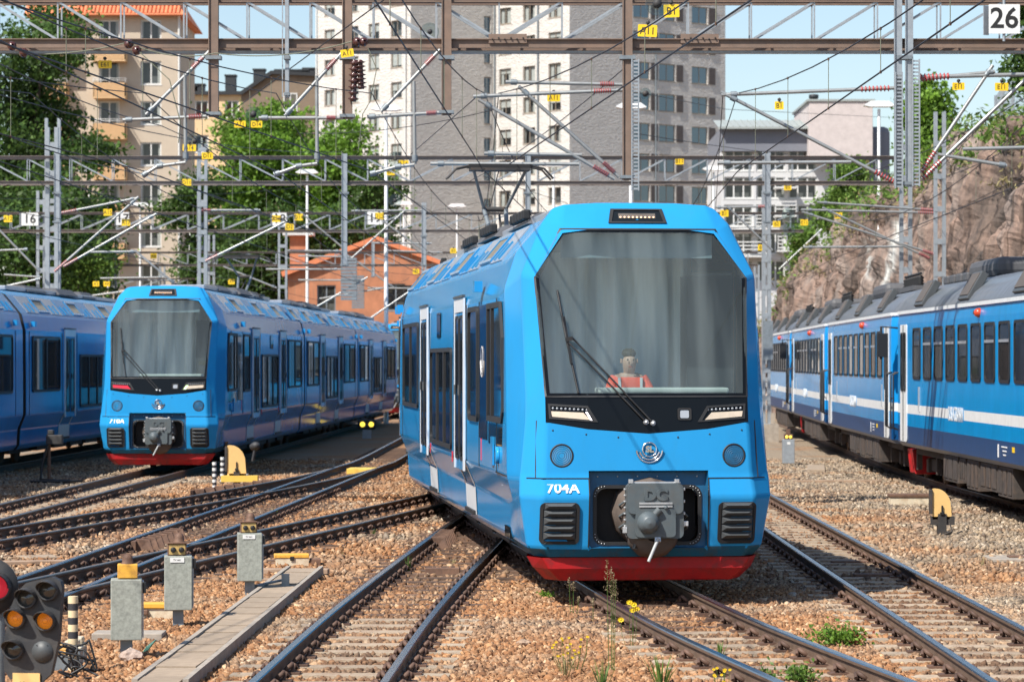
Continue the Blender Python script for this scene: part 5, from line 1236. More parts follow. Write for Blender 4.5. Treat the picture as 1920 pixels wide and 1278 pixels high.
# big colour light signal, lower left corner
b_ = PG(70, 1360); Zs = b_.y; r = empty('colour_light_signal', b_, -.10, 'black colour light signal with two lit orange lamps in the lower left corner', 'signal')
sc_ = Zs/F
def sp(px, py, d=0): return ((px-70)*sc_, -d, (1360-py)*sc_)
out = [(8, 1255), (20, 1272), (80, 1278), (98, 1262), (112, 1200), (119, 1100), (116, 1088), (100, 1080), (50, 1092), (34, 1108), (20, 1140), (7, 1205)]
m = MB(); m.prism([(p[0], p[1]) for p in out][::-1], lambda u, v, d: sp(u, v, d), -.05, .03, 0); m.build('backboard', 'signal_black', r, bevel=.012)
for px, py, k in ((93, 1105, 'd'), (52, 1120, 'd'), (31, 1158, 'a'), (88, 1162, 'a'), (27, 1216, 'd')):
    m = MB(); c = Vector(sp(px, py, .03)); R = 20*sc_
    m.lathe([(R*1.0, 0), (R*1.0, .03), (R*.80, .035), (R*.78, .005)], c, (0, -1, 0), 24, 0)
    hood = []
    for i in range(13):
        t = math.radians(-15+i*17.5); L = .13*max(0, math.sin(t))**.6+.012; hood.append((t, L))
    for (t0, L0), (t1, L1) in zip(hood, hood[1:]):
        for Rr in (R*1.0,):
            a0, a1 = Vector((Rr*math.cos(t0), 0, Rr*math.sin(t0))), Vector((Rr*math.cos(t1), 0, Rr*math.sin(t1)))
            m.add([c+a0, c+a1, c+a1+Vector((0, -L1, 0)), c+a0+Vector((0, -L0, 0))], [(0, 1, 2, 3)], 0)
            m.add([c+a0*.93, c+a1*.93, c+a1*.93+Vector((0, -L1, 0)), c+a0*.93+Vector((0, -L0, 0))], [(3, 2, 1, 0)], 0)
            m.add([c+a0+Vector((0, -L0, 0)), c+a1+Vector((0, -L1, 0)), c+a1*.93+Vector((0, -L1, 0)), c+a0*.93+Vector((0, -L0, 0))], [(0, 1, 2, 3)], 0)
    h = m.build('lamp_hood', 'signal_black', r, fix=True)
    m = MB(); rad = [.78, .70, .66, .56, .52, .42, .38, .28, .22, .001]
    for q, (ra, rb_) in enumerate(zip(rad, rad[1:])): m.lathe([(R*ra, .004+.018*(1-ra)), (R*rb_, .004+.018*(1-rb_))], c, (0, -1, 0), 24, q % 2)
    m.build('lens', ['signal_amber', 'amber_dark'] if k == 'a' else ['lens_dark', 'lens_dark'], r)
m = MB(); m.lathe([(20*sc_, 0), (20*sc_, .008), (.001, .009)], Vector(sp(82, 1220, .03)), (0, -1, 0), 24, 0)
for a in (50, 130, 270): m.lathe([(.004, .01), (.003, .013), (.001, .013)], Vector(sp(82+16*math.cos(math.radians(a)), 1220-16*math.sin(math.radians(a)), .03)), (0, -1, 0), 6, 1)
m.build('blank_cover', ['grey_plastic', 'cable_black'], r)
m = MB(); m.bx(*[sp(26, 1259)[0], sp(78, 1259)[0]], -.045, -.035, sp(0, 1330)[2], sp(0, 1260)[2], 0); m.build('name_board', 'cream_yellow', r); text('Öv', .12, tuple(Vector(sp(52, 1294, .05))), r, mat='sign_black', depth=.002)
m = MB(); m.tube([sp(60, 1360, -.12), sp(60, 1180, -.12)], .05, 10, 0); m.box(sp(60, 1200, -.07), (.12, .1, .3), 0); m.build('post', 'galv_dark', r)
# red lamp head beside it, cut by the frame
b2 = PG(-5, 1352); r = empty('red_signal_lamp', b2, 0, 'hooded red lamp at the left edge beside the colour light signal', 'signal'); h = (1352-1100)*b2.y/F
m = MB(); m.lathe([(.09, -.10), (.10, -.02), (.10, .02), (.082, .03), (.08, 0)], (0, -.0, h), (0, -1, 0), 24, 0)
for i in range(12):
    t0, t1 = math.radians(i*15), math.radians(i*15+15); a0, a1 = Vector((.1*math.cos(t0), 0, .1*math.sin(t0))), Vector((.1*math.cos(t1), 0, .1*math.sin(t1))); c = Vector((0, 0, h))
    m.add([c+a0, c+a1, c+a1+Vector((0, -.14, 0)), c+a0+Vector((0, -.14, 0))], [(0, 1, 2, 3)], 0); m.add([c+a0*.93, c+a1*.93, c+a1*.93+Vector((0, -.14, 0)), c+a0*.93+Vector((0, -.14, 0))], [(3, 2, 1, 0)], 0)
m.lathe([(.001, -.02), (.2, -.02), (.2, 0), (.1, 0)], (-.06, .02, h), (0, -1, 0), 20, 0)
m.build('lamp_hood', 'signal_black', r); m = MB(); m.lathe([(.08, 0), (.06, .03), (.03, .045), (.001, .05)], (0, 0, h), (0, -1, 0), 20, 0); m.build('lens', 'lamp_red', r)
m = MB(); m.tube([(0, .08, 0), (0, .08, h)], .04, 8, 0); m.build('post', 'galv_dark', r)
# striped post and stacked cable terminals
b_ = PG(137, 1262); r = empty('striped_post', b_, 0, 'black and cream striped marker post behind the colour light signal', 'marker post')
h = (1262-1117)*b_.y/F; n = 11
for k in range(n):
    m = MB(); m.tube([(0, 0, h*k/n), (0, 0, h*(k+1)/n)], .040, 14, 0, caps=(k == n-1)); m.build('band', 'stripe_cream' if (n-1-k) % 2 == 0 else 'stripe_black', r)
for i, (px, py, wd) in enumerate(((118, 1258, .16), (136, 1250, .15), (146, 1243, .13))):
    b_ = PG(px, py); r = empty('cable_terminal', b_, 0, ['front', 'middle', 'rear'][i]+' cream and rust cable terminal box beside the colour light signal', 'terminal box', 'stacked cable terminal boxes')
    m = MB(); m.bx(-wd/2, wd/2, -.08, .08, 0, .14, 0); m.build('base', 'galv_dark', r, bevel=.01); m = MB(); m.bx(-wd/2-.01, wd/2+.01, -.09, .09, .14, .17, 0); m.bx(-wd/2+.02, wd/2-.02, -.07, .07, .17, .22, 0); m.build('cap', 'cream_white' if i else 'cream_yellow', r, bevel=.012)
rnd = random.Random(3)
for k in range(6):
    b_ = PG(125+k*7, 1268+rnd.uniform(-8, 6)); m = MB(); s = .16
    pts = [b_+Vector((rnd.uniform(-.08, .08)+.10*math.cos(t*2.4+k), rnd.uniform(-.03, .03)-.04*t, .10+.12*math.sin(t+k)+.04)) for t in np.linspace(0, 3.2, 8)]; pts[0].z = GZ; pts[-1].z = GZ
    sp_ = []
    for a, b2_, c2, d2 in zip([pts[0]]+pts, pts, pts[1:], pts[2:]+[pts[-1]]):
        for t in (0, .25, .5, .75): sp_.append(.5*((2*b2_)+(c2-a)*t+(2*a-5*b2_+4*c2-d2)*t*t+(3*b2_-a-3*c2+d2)*t**3))
    m.tube(sp_, .009, 6, 0); o = m.build('cable_loop', 'cable_black'); tag(o, ['first', 'second', 'third', 'fourth', 'fifth', 'sixth'][k]+' loose black cable loop from the left, by the colour light signal', 'cable', 'black cables in the lower left corner')
# concrete cable trough with lids
r = empty('cable_trough', PG(440, 1180), 0, 'concrete cable trough with flat lids running along the near track', 'cable trough')
a, b_ = PG(300, 1300), PG(572, 1078); r.location = a; d = (b_-a); L = d.length; d.normalize(); rr = Vector((d.y, -d.x, 0)); n = int(L/.62)
ang = math.atan2(-d.x, d.y)
bm_ = MB(); bm_.box((0, 0, 0), (.31, .59, .05), 0); LID = bm_.mesh('lid', 'concrete_lid')
for k in range(n+1):
    o = link(bpy.data.objects.new('lid', LID), r); o.location = d*(k*.62)+Vector((0, 0, .075+rnd.uniform(-.010, .010))); o.rotation_euler = (rnd.uniform(-.008, .008), rnd.uniform(-.01, .01), ang+rnd.uniform(-.025, .025))
for sg in (-1, 1):
    m = MB(); m.beam(rr*sg*.19+Vector((0, 0, .035)), rr*sg*.19+d*L+Vector((0, 0, .035)), .045, .15); m.build('side_wall', 'concrete', r)
# boxes, planks and blocks on the ballast
def block_thing(name, px, py, parts, label, cat, rz=0):
    r = empty(name, PG(px, py), rz, label, cat)
    for nm, mt, bxs in parts:
        m = MB()
        for b_ in bxs: m.bx(*b_, 0)
        m.build(nm, mt, r, bevel=.008)
    return r
block_thing('point_motor', 548, 1060, [('base', 'cream_white', [(-.20, .20, -.12, .12, 0, .10)]), ('lid', 'yellow_rust', [(-.22, .20, -.13, .13, .10, .145)]), ('end_box', 'iron_rust', [(.21, .34, -.10, .10, 0, .085)]), ('latch', 'cable_black', [(-.03, .02, -.14, -.13, .07, .12)])], 'orange lidded point machine box with a brown end, beyond the trough', 'point machine', .1)
block_thing('track_box', 292, 1160, [('base', 'cream_white', [(-.15, .18, -.08, .08, .0, .11)]), ('lid', 'yellow_rust', [(-.16, .19, -.1, .1, .11, .16)]), ('pipe', 'iron_rust', [(-.12, -.06, -.13, -.08, .05, .1)])], 'cream box with orange rim half hidden behind the middle grey box', 'track box')
block_thing('point_machine', 1712, 946, [('base', 'cream_white', [(-.40, .40, -.2, .2, 0, .14)]), ('lid', 'iron_rust', [(-.42, .38, -.22, .22, .14, .19)])], 'white and rust point machine left of the right yellow shield', 'point machine')
block_thing('concrete_base', 212, 1200, [('slab', 'concrete', [(-.17, .45, -.15, .2, 0, .075)])], 'pale concrete base behind the nearest grey box', 'concrete base')
block_thing('manhole_cover', 1905, 1050, [('slab', 'concrete', [(-.35, .6, -.4, .4, 0, .04)]), ('ring', 'iron_rust', [(-.1, .1, -.1, .1, .04, .06)])], 'flat concrete cover plate at the right edge', 'cover plate')
block_thing('timber_board', 500, 1092, [('board', 'plank', [(-.35, .45, -.06, .06, 0, .05)])], 'weathered plank lying behind the farthest grey box', 'plank', .1)
block_thing('timber_board', 560, 1075, [('board', 'plank', [(-.5, .35, -.10, .10, 0, .06)])], 'broad weathered plank before the orange point machine', 'plank', -.05)
block_thing('timber_board', 100, 1057, [('board', 'plank', [(-.6, .7, -.10, .10, 0, .05)])], 'long brown board on the stones at the left edge', 'plank', .35)
block_thing('timber_board', 75, 1046, [('board', 'concrete_lid', [(-.22, .22, -.25, .25, 0, .03)])], 'flat buff slab on the stones near the left edge', 'slab', .5)
block_thing('timber_board', 1530, 880, [('board', 'concrete_lid', [(-.2, .2, -1.6, 1.6, 0, .06)])], 'pale concrete strip leading from the slim grey cabinet', 'slab', -.10)
block_thing('timber_board', 1570, 905, [('board', 'plank', [(-.9, .9, -.08, .08, 0, .06)])], 'plank lying across between the right tracks', 'plank', .02)
block_thing('track_plate', 676, 888, [('plate', 'yellow_plate', [(-.26, .36, -.45, .45, .01, .13)])], 'yellow plate lying between the rails left of the middle train', 'plate', -.05)
block_thing('track_plate', 830, 1078, [('plate', 'iron_rust', [(-.20, .20, -.06, .06, .0, .09)])], 'rusty tie plate between the near rails', 'plate', -.05)
block_thing('track_plate', 1640, 1083, [('plate', 'iron_rust', [(-.24, .24, -.07, .07, .0, .05)])], 'rusty flat plate in the right track, nearer one', 'plate')
block_thing('track_plate', 1595, 1058, [('plate', 'iron_rust', [(-.24, .24, -.07, .07, .0, .05)])], 'rusty flat plate in the right track, farther one', 'plate')
def louvre_block(px, py, n, step, label, rz, sc=1):
    r = empty('rail_brace', PG(px, py), rz, label, 'rail brace', 'rows of rusty brace plates')
    m = MB(); m.bx(-.03, .03, -.08, n*step, .02, .14, 0); m.build('bar', 'iron_rust', r)
    for k in range(n):
        m = MB(); m.add([(0.02, k*step, 0), (.26*sc, k*step-.03, 0), (.20*sc, k*step-.0, .16), (.02, k*step, .17), (.02, k*step+.035, 0), (.26*sc, k*step+.005, 0), (.20*sc, k*step+.035, .16), (.02, k*step+.035, .17)], [(0,1,2,3), (7,6,5,4), (0,4,5,1), (1,5,6,2), (2,6,7,3), (3,7,4,0)], 0)
        m.build('brace_plate', 'iron_rust', r, bevel=.006)
louvre_block(806, 1030, 7, .30, 'row of rusty brace plates against the near track rail', -.04); louvre_block(252, 1034, 7, .42, 'row of rusty brace plates behind the middle grey box', -.06); louvre_block(362, 933, 8, .62, 'row of rusty brace plates left of the yellow shield', -.20)
# small bracket on the trough
b_ = PG(505, 1116); r = empty('cable_bracket', b_, 0, 'dark metal bracket lying across the cable trough', 'bracket'); m = MB(); m.beam((-.16, 0, .10), (.18, .25, .16), .05, .02, 0); m.beam((-.16, 0, 0), (-.16, 0, .12), .06, .03, 0); m.bx(.12, .20, .1, .16, .02, .22, 0); m.build('bar', 'galv_dark', r)
# yellow point shields
def shield(px, py, label, h, rz=0, side=1):
    r = empty('point_shield', PG(px, py), rz, label, 'point indicator', 'yellow point shields'); wd = h*.62
    q = [(-wd/2, 0), (-wd/2, h*.98), (-wd/2+.02, h)]+[(-wd/2+.1*h+wd*.86*math.sin(t)*.92, h*.45+h*.55*math.cos(t)) for t in np.linspace(.0, math.pi/2, 8)]+[(wd/2, 0.05), (wd/2-.04, 0)]
    q = [(side*u, v+.22) for u, v in q]
    m = MB(); m.prism(q if side > 0 else q[::-1], lambda u, v, d: (u, -d, v), 0, .02, 0); m.build('shield', 'cream_yellow' if side > 0 else 'yellow_plate', r)
    m = MB(); m.bx(-side*(wd/2+.045), -side*(wd/2), -.05, .05, .3, .22+h*.96, 0); m.bx(-.03, .03, -.07, -.02, .22+h*.15, .22+h*.24, 1); m.bx(-.012, .012, -.05, -.02, .22+h*.24, .22+h*.45, 1); m.build('lock', ['dark_machine', 'cable_black'], r, bevel=.006)
    m = MB(); m.bx(-.06, .06, -.05, .08, -.05, .3, 0); m.bx(-.15, .18, -.02, .1, .14, .26, 0); m.tube([(.1, 0, .2), (.14, -.05, .05), (.0, -.08, -.0)], .012, 6, 0); m.build('foot', 'dark_machine', r)
    return r
shield(1766, 1002, 'cream yellow quarter-round point shield on the stones at right', .44)
r = shield(444, 912, 'yellow quarter-round point shield left of the middle train', .60, 0, 1)
m = MB(); m.bx(-.30, .42, -.15, .15, .10, .22, 0); m.build('beam', 'yellow_plate', r)
m = MB(); m.lathe([(.07, -.10), (.09, .0), (.06, .08), (.001, .10)], (.36, .1, .80), (.6, -.6, .2), 14, 0); m.tube([(.3, .1, .5), (.36, .1, .8)], .03, 6, 0); m.build('lamp', 'signal_black', r)
for i, px in enumerate((402, 417, 462)):
    b_ = PG(px, 920 if i == 0 else 908); r = empty('striped_post', b_, 0, ['black and white striped peg left of the yellow point shield', 'second black and white striped peg close to the yellow point shield', 'short striped peg right under the yellow point shield'][i], 'marker post'); n = 10 if i < 2 else 4
    for k in range(n): m = MB(); m.tube([(0, 0, k*.055), (0, 0, (k+1)*.055)], .042, 10, 0, caps=(k == n-1)); m.build('band', 'sign_white' if k % 2 else 'stripe_black', r)
# dwarf signal with two yellow lamps
b_ = PG(688, 822); r = empty('dwarf_signal', b_, 0, 'dwarf signal with two lit yellow lamps far behind train 710A', 'signal')
m = MB(); m.bx(-.14, .14, -.1, .1, 0, .28, 0); m.build('base', 'galv_pole', r); m = MB(); m.bx(-.30, .30, -.05, .08, .30, .62, 0); m.build('head', 'signal_black', r, bevel=.08)
for u in (-.14, .14): m = MB(); m.lathe([(.085, 0), (.06, .03), (.001, .04)], (u, -.05, .46), (0, -1, 0), 14, 0); m.build('lens', 'lens_yellow', r)
# power stand with cable at left
b_ = PG(92, 905); r = empty('power_stand', b_, 0, 'rusty power stand with a cable before the train at the left edge', 'power stand')
m = MB(); m.tube([(0, 0, 0), (0, 0, 1.0)], .035, 8, 0); m.build('post', 'iron_rust', r); m = MB(); m.bx(-.05, .28, -.1, .1, .78, .98, 0); m.bx(-.02, .1, -.08, .08, .98, 1.08, 0); m.build('socket_box', 'dark_machine', r, bevel=.02)
m = MB(); m.tube([(.0, -.1, .8), (-.12, -.12, .4), (-.15, -.15, .08), (.2, -.3, .06), (.7, -.35, .05), (.35, -.6, .05), (-.3, -.5, .05)], .03, 8, 0); o = m.build('power_cable', 'cable_black'); o.location = b_; tag(o, 'dark power cable coiled on the ground at the rusty power stand', 'cable')
# odd stones and cable ends
def boulder(px, py, s, label, mt='rock_pink'):
    bm = bmesh.new(); bmesh.ops.create_icosphere(bm, subdivisions=3, radius=1)
    for v in bm.verts: n_ = mnoise.fractal(v.co*1.7+Vector((px, py, 0)), .8, 2.2, 4); v.co *= 1+.35*n_; v.co.z *= .75; v.co *= s
    me = bpy.data.meshes.new('boulder'); bm.to_mesh(me); bm.free(); me.materials.append(M_[mt]); o = link(bpy.data.objects.new('boulder', me)); o.location = PG(px, py)+Vector((0, 0, s*.45)); tag(o, label, 'stone')
boulder(246, 1240, .095, 'pinkish stone block at the foot of the nearest grey box'); boulder(982, 1212, .06, 'single dark stone between the near track and the middle train', 'plank'); boulder(1486, 1120, .05, 'pale stone lying in the shadow right of the middle train', 'concrete'); boulder(1722, 992, .07, 'yellowish stone left of the right yellow shield', 'plank')
m = MB()
b_ = PG(266, 1226)
for k in range(3): m.tube([b_+Vector((k*.012, 0, 0)), b_+Vector((.04+k*.012, 0, .06)), b_+Vector((.09+k*.012, .02, .10+.01*k))], .008, 6, 0)
o = m.build('cable_end', 'cable_green'); tag(o, 'green cable ends sticking up beside the pinkish stone', 'cable')
# ================================================================ houses, rock face, vegetation
mat('tower_wall', (0.55, 0.525, 0.49), 0.9, var=0.10, scale=1.2, bump=1.0, bscale=3.0, stretch=(1, 1, 2.5), bdist=.12)
mat('beige_wall', (0.47, 0.395, 0.31), 0.9, var=0.06, scale=1.0, bump=0.1, bscale=20)
mat('balcony_ochre', (0.62, 0.41, 0.22), 0.8, var=0.05)
mat('yellow_wall', (0.66, 0.48, 0.28), 0.9, var=0.06, scale=1.0)
mat('brown_wall', (0.21, 0.16, 0.115), 0.9, var=0.12, scale=1.0)
mat('orange_brick', (0.43, 0.18, 0.095), 0.9, var=0.22, scale=1.6, dirt=(0.30, 0.14, 0.085), dscale=1.2, damt=.6, stretch=(1, 1, .6))
mat('tile_orange', (0.62, 0.20, 0.09), 0.8, rand=0.15, var=0.12, scale=3)
mat('dark_roof', (0.025, 0.028, 0.032), 0.6, var=0.2)
mat('roof_felt', (0.30, 0.33, 0.32), 0.7, var=0.12)
mat('white_wall', (0.54, 0.54, 0.54), 0.9, var=0.05, scale=1.0)
mat('grey_wall', (0.17, 0.18, 0.21), 0.9, var=0.07, scale=1.0)
mat('pink_wall', (0.52, 0.46, 0.44), 0.9, var=0.12, scale=2)
mat('window_white', (0.60, 0.60, 0.58), 0.5)
mat('window_wood', (0.30, 0.25, 0.20), 0.6)
mat('brick_panel', (0.10, 0.085, 0.08), 0.85, var=0.25, scale=6)
mat('curtain_pale', (0.62, 0.58, 0.52), 0.9, var=0.15, scale=3)
glass('house_pane', (0.75, 0.8, 0.82), 1.6)
mat('room_dark', (0.16, 0.15, 0.14), 0.9)
mat('tower_pane', (0.04, 0.10, 0.15), 0.05, spec=1.0, coat=1.0)
def facade(mb, W, H, holes, T, depth=.18, mi=0):
    """wall sheet with real openings and reveals; T(u, v, d) -> point, d outward"""
    us = sorted({0, W, *[h[0] for h in holes], *[h[1] for h in holes]}); vs_ = sorted({0, H, *[h[2] for h in holes], *[h[3] for h in holes]})
    hs = {(round(a, 4), round(c, 4)): 1 for a, b_, c, d in holes}
    for i in range(len(us)-1):
        for j in range(len(vs_)-1):
            cu, cv = (us[i]+us[i+1])/2, (vs_[j]+vs_[j+1])/2
            if any(a < cu < b_ and c < cv < d for a, b_, c, d in holes): continue
            mb.add([T(us[i], vs_[j], 0), T(us[i+1], vs_[j], 0), T(us[i+1], vs_[j+1], 0), T(us[i], vs_[j+1], 0)], [(0, 1, 2, 3)], mi)
    for a, b_, c, d in holes:
        q = [(a, c), (b_, c), (b_, d), (a, d)]
        for (p, q_) in zip(q, q[1:]+q[:1]): mb.add([T(p[0], p[1], 0), T(q_[0], q_[1], 0), T(q_[0], q_[1], -depth), T(p[0], p[1], -depth)], [(0, 1, 2, 3)], mi)
def window_mesh(w_, h_, frame, split=1, curtain=0, pane='house_pane', seed=0, fr=.07, blind=0):
    rn = random.Random(seed); m = MB(); T = lambda u, v, d: (u, -d, v)
    o_ = [(0, 0), (w_, 0), (w_, h_), (0, h_)]
    m.ring(o_, inset(o_, fr), T, -.06, .0, 0)
    for k in range(1, split): m.box((w_*k/split, .03, h_/2), (fr*.9, .06, h_-2*fr), 0)
    m.add([T(fr, fr, -.03), T(w_-fr, fr, -.03), T(w_-fr, h_-fr, -.03), T(fr, h_-fr, -.03)], [(0, 1, 2, 3)], 1)
    if pane == 'house_pane':
        m.add([T(0, 0, -.55), T(w_, 0, -.55), T(w_, h_, -.55), T(0, h_, -.55)], [(0, 1, 2, 3)], 2)
        if blind: m.add([(0, .09, h_*(1-blind)), (w_, .09, h_*(1-blind)), (w_, .09, h_), (0, .09, h_)], [(0, 1, 2, 3)], 3)
        for s0, s1 in ((0, curtain*rn.uniform(.6, 1.2)), (1-curtain*rn.uniform(.6, 1.2), 1)):
            n = 8; us = np.linspace(s0*w_, s1*w_, n)
            m.add([(u, .14+.03*(i % 2), z) for z in (0.02, h_-.02) for i, u in enumerate(us)], [(i, i+1, n+i+1, n+i) for i in range(n-1)], 3)
    m.box((w_/2, -.05, -.03), (w_+.12, .16, .05), 0)
    return m.mesh('window', [frame, pane, 'room_dark', 'curtain_pale'])
def put_window(me, par, p, rz, name='window'):
    o = link(bpy.data.objects.new(name, me), par); o.location = p; o.rotation_euler = (0, 0, rz); return o
# ---------------------------------------------------------------- stepped tower: pale faces to the left, raking-lit faces to the right
ZT = 262.0
def X(px, Z): return (px-CX)*Z/F
TA = math.radians(49.5)                           # pale faces look (-sin, -cos)... the wing walls run at this angle
tw = empty('apartment_tower', (0, ZT, GZ), 0, 'tall pale grey stepped tower block in the middle behind everything', 'building'); toff = Vector((0, -ZT, -GZ))
dl = Vector((math.cos(TA), -math.sin(TA), 0)); dr_ = Vector((math.sin(TA), math.cos(TA), 0))   # along a pale face towards the camera; along a grey face away
def hit(p, d, px):                              # walk from p along d until it projects on column px
    k = (px-CX)/F; t = (k*p.y-p.x)/(d.x-k*d.y); return p+d*t
c770 = Vector((X(770, ZT), ZT, 0)); c595 = hit(c770, -dl, 595); c925 = hit(c770, dr_, 925); c1068 = hit(c925, dl, 1068); c1360 = hit(c1068, dr_, 1360)
HT = 50.0; FL = 2.72
mbt = MB(); wins = []
wW = window_mesh(1.65, 1.45, 'window_wood', 2, .42, seed=1); wW2 = window_mesh(1.65, 1.45, 'window_wood', 2, .30, seed=5); WV = [wW, wW2]+[window_mesh(1.65, 1.45, 'window_wood', 2, c_, seed=10+i, blind=b_) for i, (c_, b_) in enumerate(((.15, .5), (.45, 0), (.25, .85), (.1, 0), (.35, .3)))]; rw = random.Random(4)
wN = window_mesh(.8, 1.5, 'window_wood', 1, 0, 'tower_pane'); wB = window_mesh(2.0, 1.55, 'window_wood', 2, 0, 'tower_pane')
pan = MB(); pan.box((.40, -.01, .78), (.80, .06, 1.52), 0); PANEL = pan.mesh('brick_panel', 'brick_panel')
def z_of(py, Z): return CH+(HZ-py)*Z/F
def face(p, q, cols, wd, ht, zref, flr, me_fn, extra=None):
    d = (q-p); W = d.length; d.normalize(); nrm = Vector((d.y, -d.x, 0)); rz = math.atan2(d.y, d.x)
    holes = []; k0 = int((zref+GZ)//flr)
    rows = [zref-GZ-flr*k for k in range(k0, -13, -1)]; rows = [v for v in rows if 1 < v < HT-2]
    for u in cols:
        for v in rows: holes.append((u-wd/2, u+wd/2, v, v+ht))
    T = lambda u, v, dd: p+d*u+nrm*dd+Vector((0, 0, v))+Vector((0, -ZT, 0))
    facade(mbt, W, HT, holes, T, .16)
    for i, h in enumerate(holes):
        put_window(me_fn(i), tw, T(h[0], h[2], -.10), rz)
        if extra: o = put_window(PANEL, tw, T(h[1]+.12, h[2], .03), rz, 'panel')
# columns measured from the photograph
def ucols(p, q, pxs): d = (q-p).normalized(); return [(hit(p, d, px)-p).length for px in pxs]
face(c595, c770, ucols(c595, c770, (618, 662, 701, 743)), 1.55, 1.45, z_of(182, ZT), FL, lambda i: rw.choice(WV))
face(c770, c925, ucols(c770, c925, (914,)), .8, 1.5, z_of(165, ZT), FL, lambda i: wN)
face(c925, c1068, ucols(c925, c1068, (947, 992, 1040)), 1.65, 1.45, z_of(150, ZT), FL, lambda i: rw.choice(WV))
face(c1068, c1360, ucols(c1068, c1360, (1203, 1251, 1312)), 2.0, 1.55, z_of(213, 270), FL, lambda i: wB, True)
b1, b2 = c595+dr_*14, c1360-dl*14
pts = [c595, c770, c925, c1068, c1360, c1360+dr_*1-dl*18, c595+dr_*30]
for p, q in ((c1360, pts[5]), (pts[5], pts[6]), (pts[6], c595)): mbt.add([p+toff*1+Vector((0, 0, GZ)), q+toff+Vector((0, 0, GZ)), q+toff+Vector((0, 0, HT+GZ)), p+toff+Vector((0, 0, HT+GZ))], [(0, 1, 2, 3)], 0)
mbt.add([p+toff+Vector((0, 0, HT+GZ)) for p in pts], [tuple(range(7))], 0)
o = mbt.build('wall', 'tower_wall', tw, fix=False)
for px in (595+2, 762, 926, 1010, 1228):
    m = MB(); pp = P(px, 300, ZT-1.5 if px not in (926,) else ZT+4); 
    base = {597: c595, 762: hit(c770, -dl, 762), 926: hit(c925, dl, 929), 1010: hit(c925, dl, 1010), 1228: hit(c1068, dr_, 1228)}[px]
    nr = (-dr_ if px != 1228 else dl)*.12
    m.tube([base+nr+toff+Vector((0, 0, GZ)), base+nr+toff+Vector((0, 0, HT+GZ))], .07, 8, 0); m.build('downpipe', 'window_white' if px in (762, 597) else 'galv_dark', tw)
# ---------------------------------------------------------------- beige house with balconies
def box_house(name, label, px0, px1, pytop, Z, depth, wallm, floors, cols, wsize, wins_, y_off=0, rz=0, cat='building', splits=2, base=0.0):
    x0, x1 = X(px0, Z), X(px1, Z); W = x1-x0; H = z_of(pytop, Z)-GZ
    r = empty(name, (x0, Z, GZ), rz, label, cat); m = MB(); T = lambda u, v, d: (u, -d, v)
    holes = []
    for px in cols:
        u = X(px, Z)-x0
        for v in floors:
            zz = z_of(v, Z)-GZ-wsize[1]/2
            if zz > .5: holes.append((u-wsize[0]/2, u+wsize[0]/2, zz, zz+wsize[1]))
    facade(m, W, H, holes, T, .15)
    for a, b_ in (((W, 0), (W, depth)), ((W, depth), (0, depth)), ((0, depth), (0, 0))): m.add([(a[0], a[1], 0), (b_[0], b_[1], 0), (b_[0], b_[1], H), (a[0], a[1], H)], [(0, 1, 2, 3)], 0)
    m.add([(0, 0, H), (W, 0, H), (W, depth, H), (0, depth, H)], [(0, 1, 2, 3)], 0)
    m.build('wall', wallm, r, fix=False)
    for i, h in enumerate(holes): put_window(wins_[i % len(wins_)], r, (h[0], .10, h[2]), 0)
    return r, W, H, x0
ww = [window_mesh(1.55, 1.75, 'window_white', 2, .18, seed=s, fr=.11) for s in (1, 2, 3)]
ZB = 222.0
bh, W_, H_, bx0 = box_house('apartment_house', 'beige apartment house with ochre balconies and orange tiled roof at left', 60, 333, 30, ZB, 12, 'beige_wall', [60, 137, 212, 289, 365, 441, 517], (100, 205, 283), (1.55, 1.75), ww)
for px in (100, 209):
    for py in (102, 171, 247, 322, 397, 470):
        m = MB(); u = X(px, ZB)-bx0; z0_, z1_ = z_of(py+13, ZB)-GZ, z_of(py-13, ZB)-GZ
        m.bx(u-1.2, u+1.2, -1.3, -1.22, z0_, z1_, 0); m.bx(u-1.2, u-1.12, -1.3, 0, z0_, z1_, 0); m.bx(u+1.12, u+1.2, -1.3, 0, z0_, z1_, 0); m.bx(u-1.2, u+1.2, -1.3, 0, z0_-.12, z0_, 0)
        for k in range(24): m.bx(u-1.2+k*.1, u-1.17+k*.1, -1.33, -1.30, z0_, z1_, 0)
        bb = m.build('balcony', 'balcony_ochre', bh)
        m = MB(); 
        for zz in (.18, .32): m.tube([(u-1.2, -.02, z1_+zz), (u-1.2, -1.26, z1_+zz), (u+1.2, -1.26, z1_+zz), (u+1.2, -.02, z1_+zz)], .025, 6, 0)
        for uu in np.linspace(-1.2, 1.2, 5): m.tube([(u+uu, -1.26, z1_), (u+uu, -1.26, z1_+.32)], .02, 5, 0)
        m.build('railing', 'window_white', bb)
m = MB(); m.tube([(W_+.12, -.1, 0), (W_+.12, -.1, H_)], .09, 8, 0); m.build('downpipe', 'window_white', bh)
m = MB(); m.add([(-.5, -.6, H_), (W_+.6, -.6, H_), (W_+.6, 12.5, H_), (-.5, 12.5, H_), (-.5, 4.0, H_+3.6), (W_-1.6, 4.0, H_+3.6), (W_-1.6, 8, H_+3.6), (-.5, 8, H_+3.6)], [(0, 1, 5, 4), (1, 2, 6, 5), (2, 3, 7, 6), (4, 5, 6, 7), (0, 3, 2, 1), (3, 0, 4, 7)], 0); rf = m.build('roof', 'tile_orange', bh)
bt = MB(); bt.tube([(0, 0, 0), (0, .55, .43)], .14, 6, 0, caps=False); TILE = bt.mesh('tile', 'tile_orange')
for j in range(5):
    for i in range(26):
        o = link(bpy.data.objects.new('tile', TILE), rf); o.location = (W_-7.4+i*.30, -.6+j*.55, H_+.05+j*.43); 
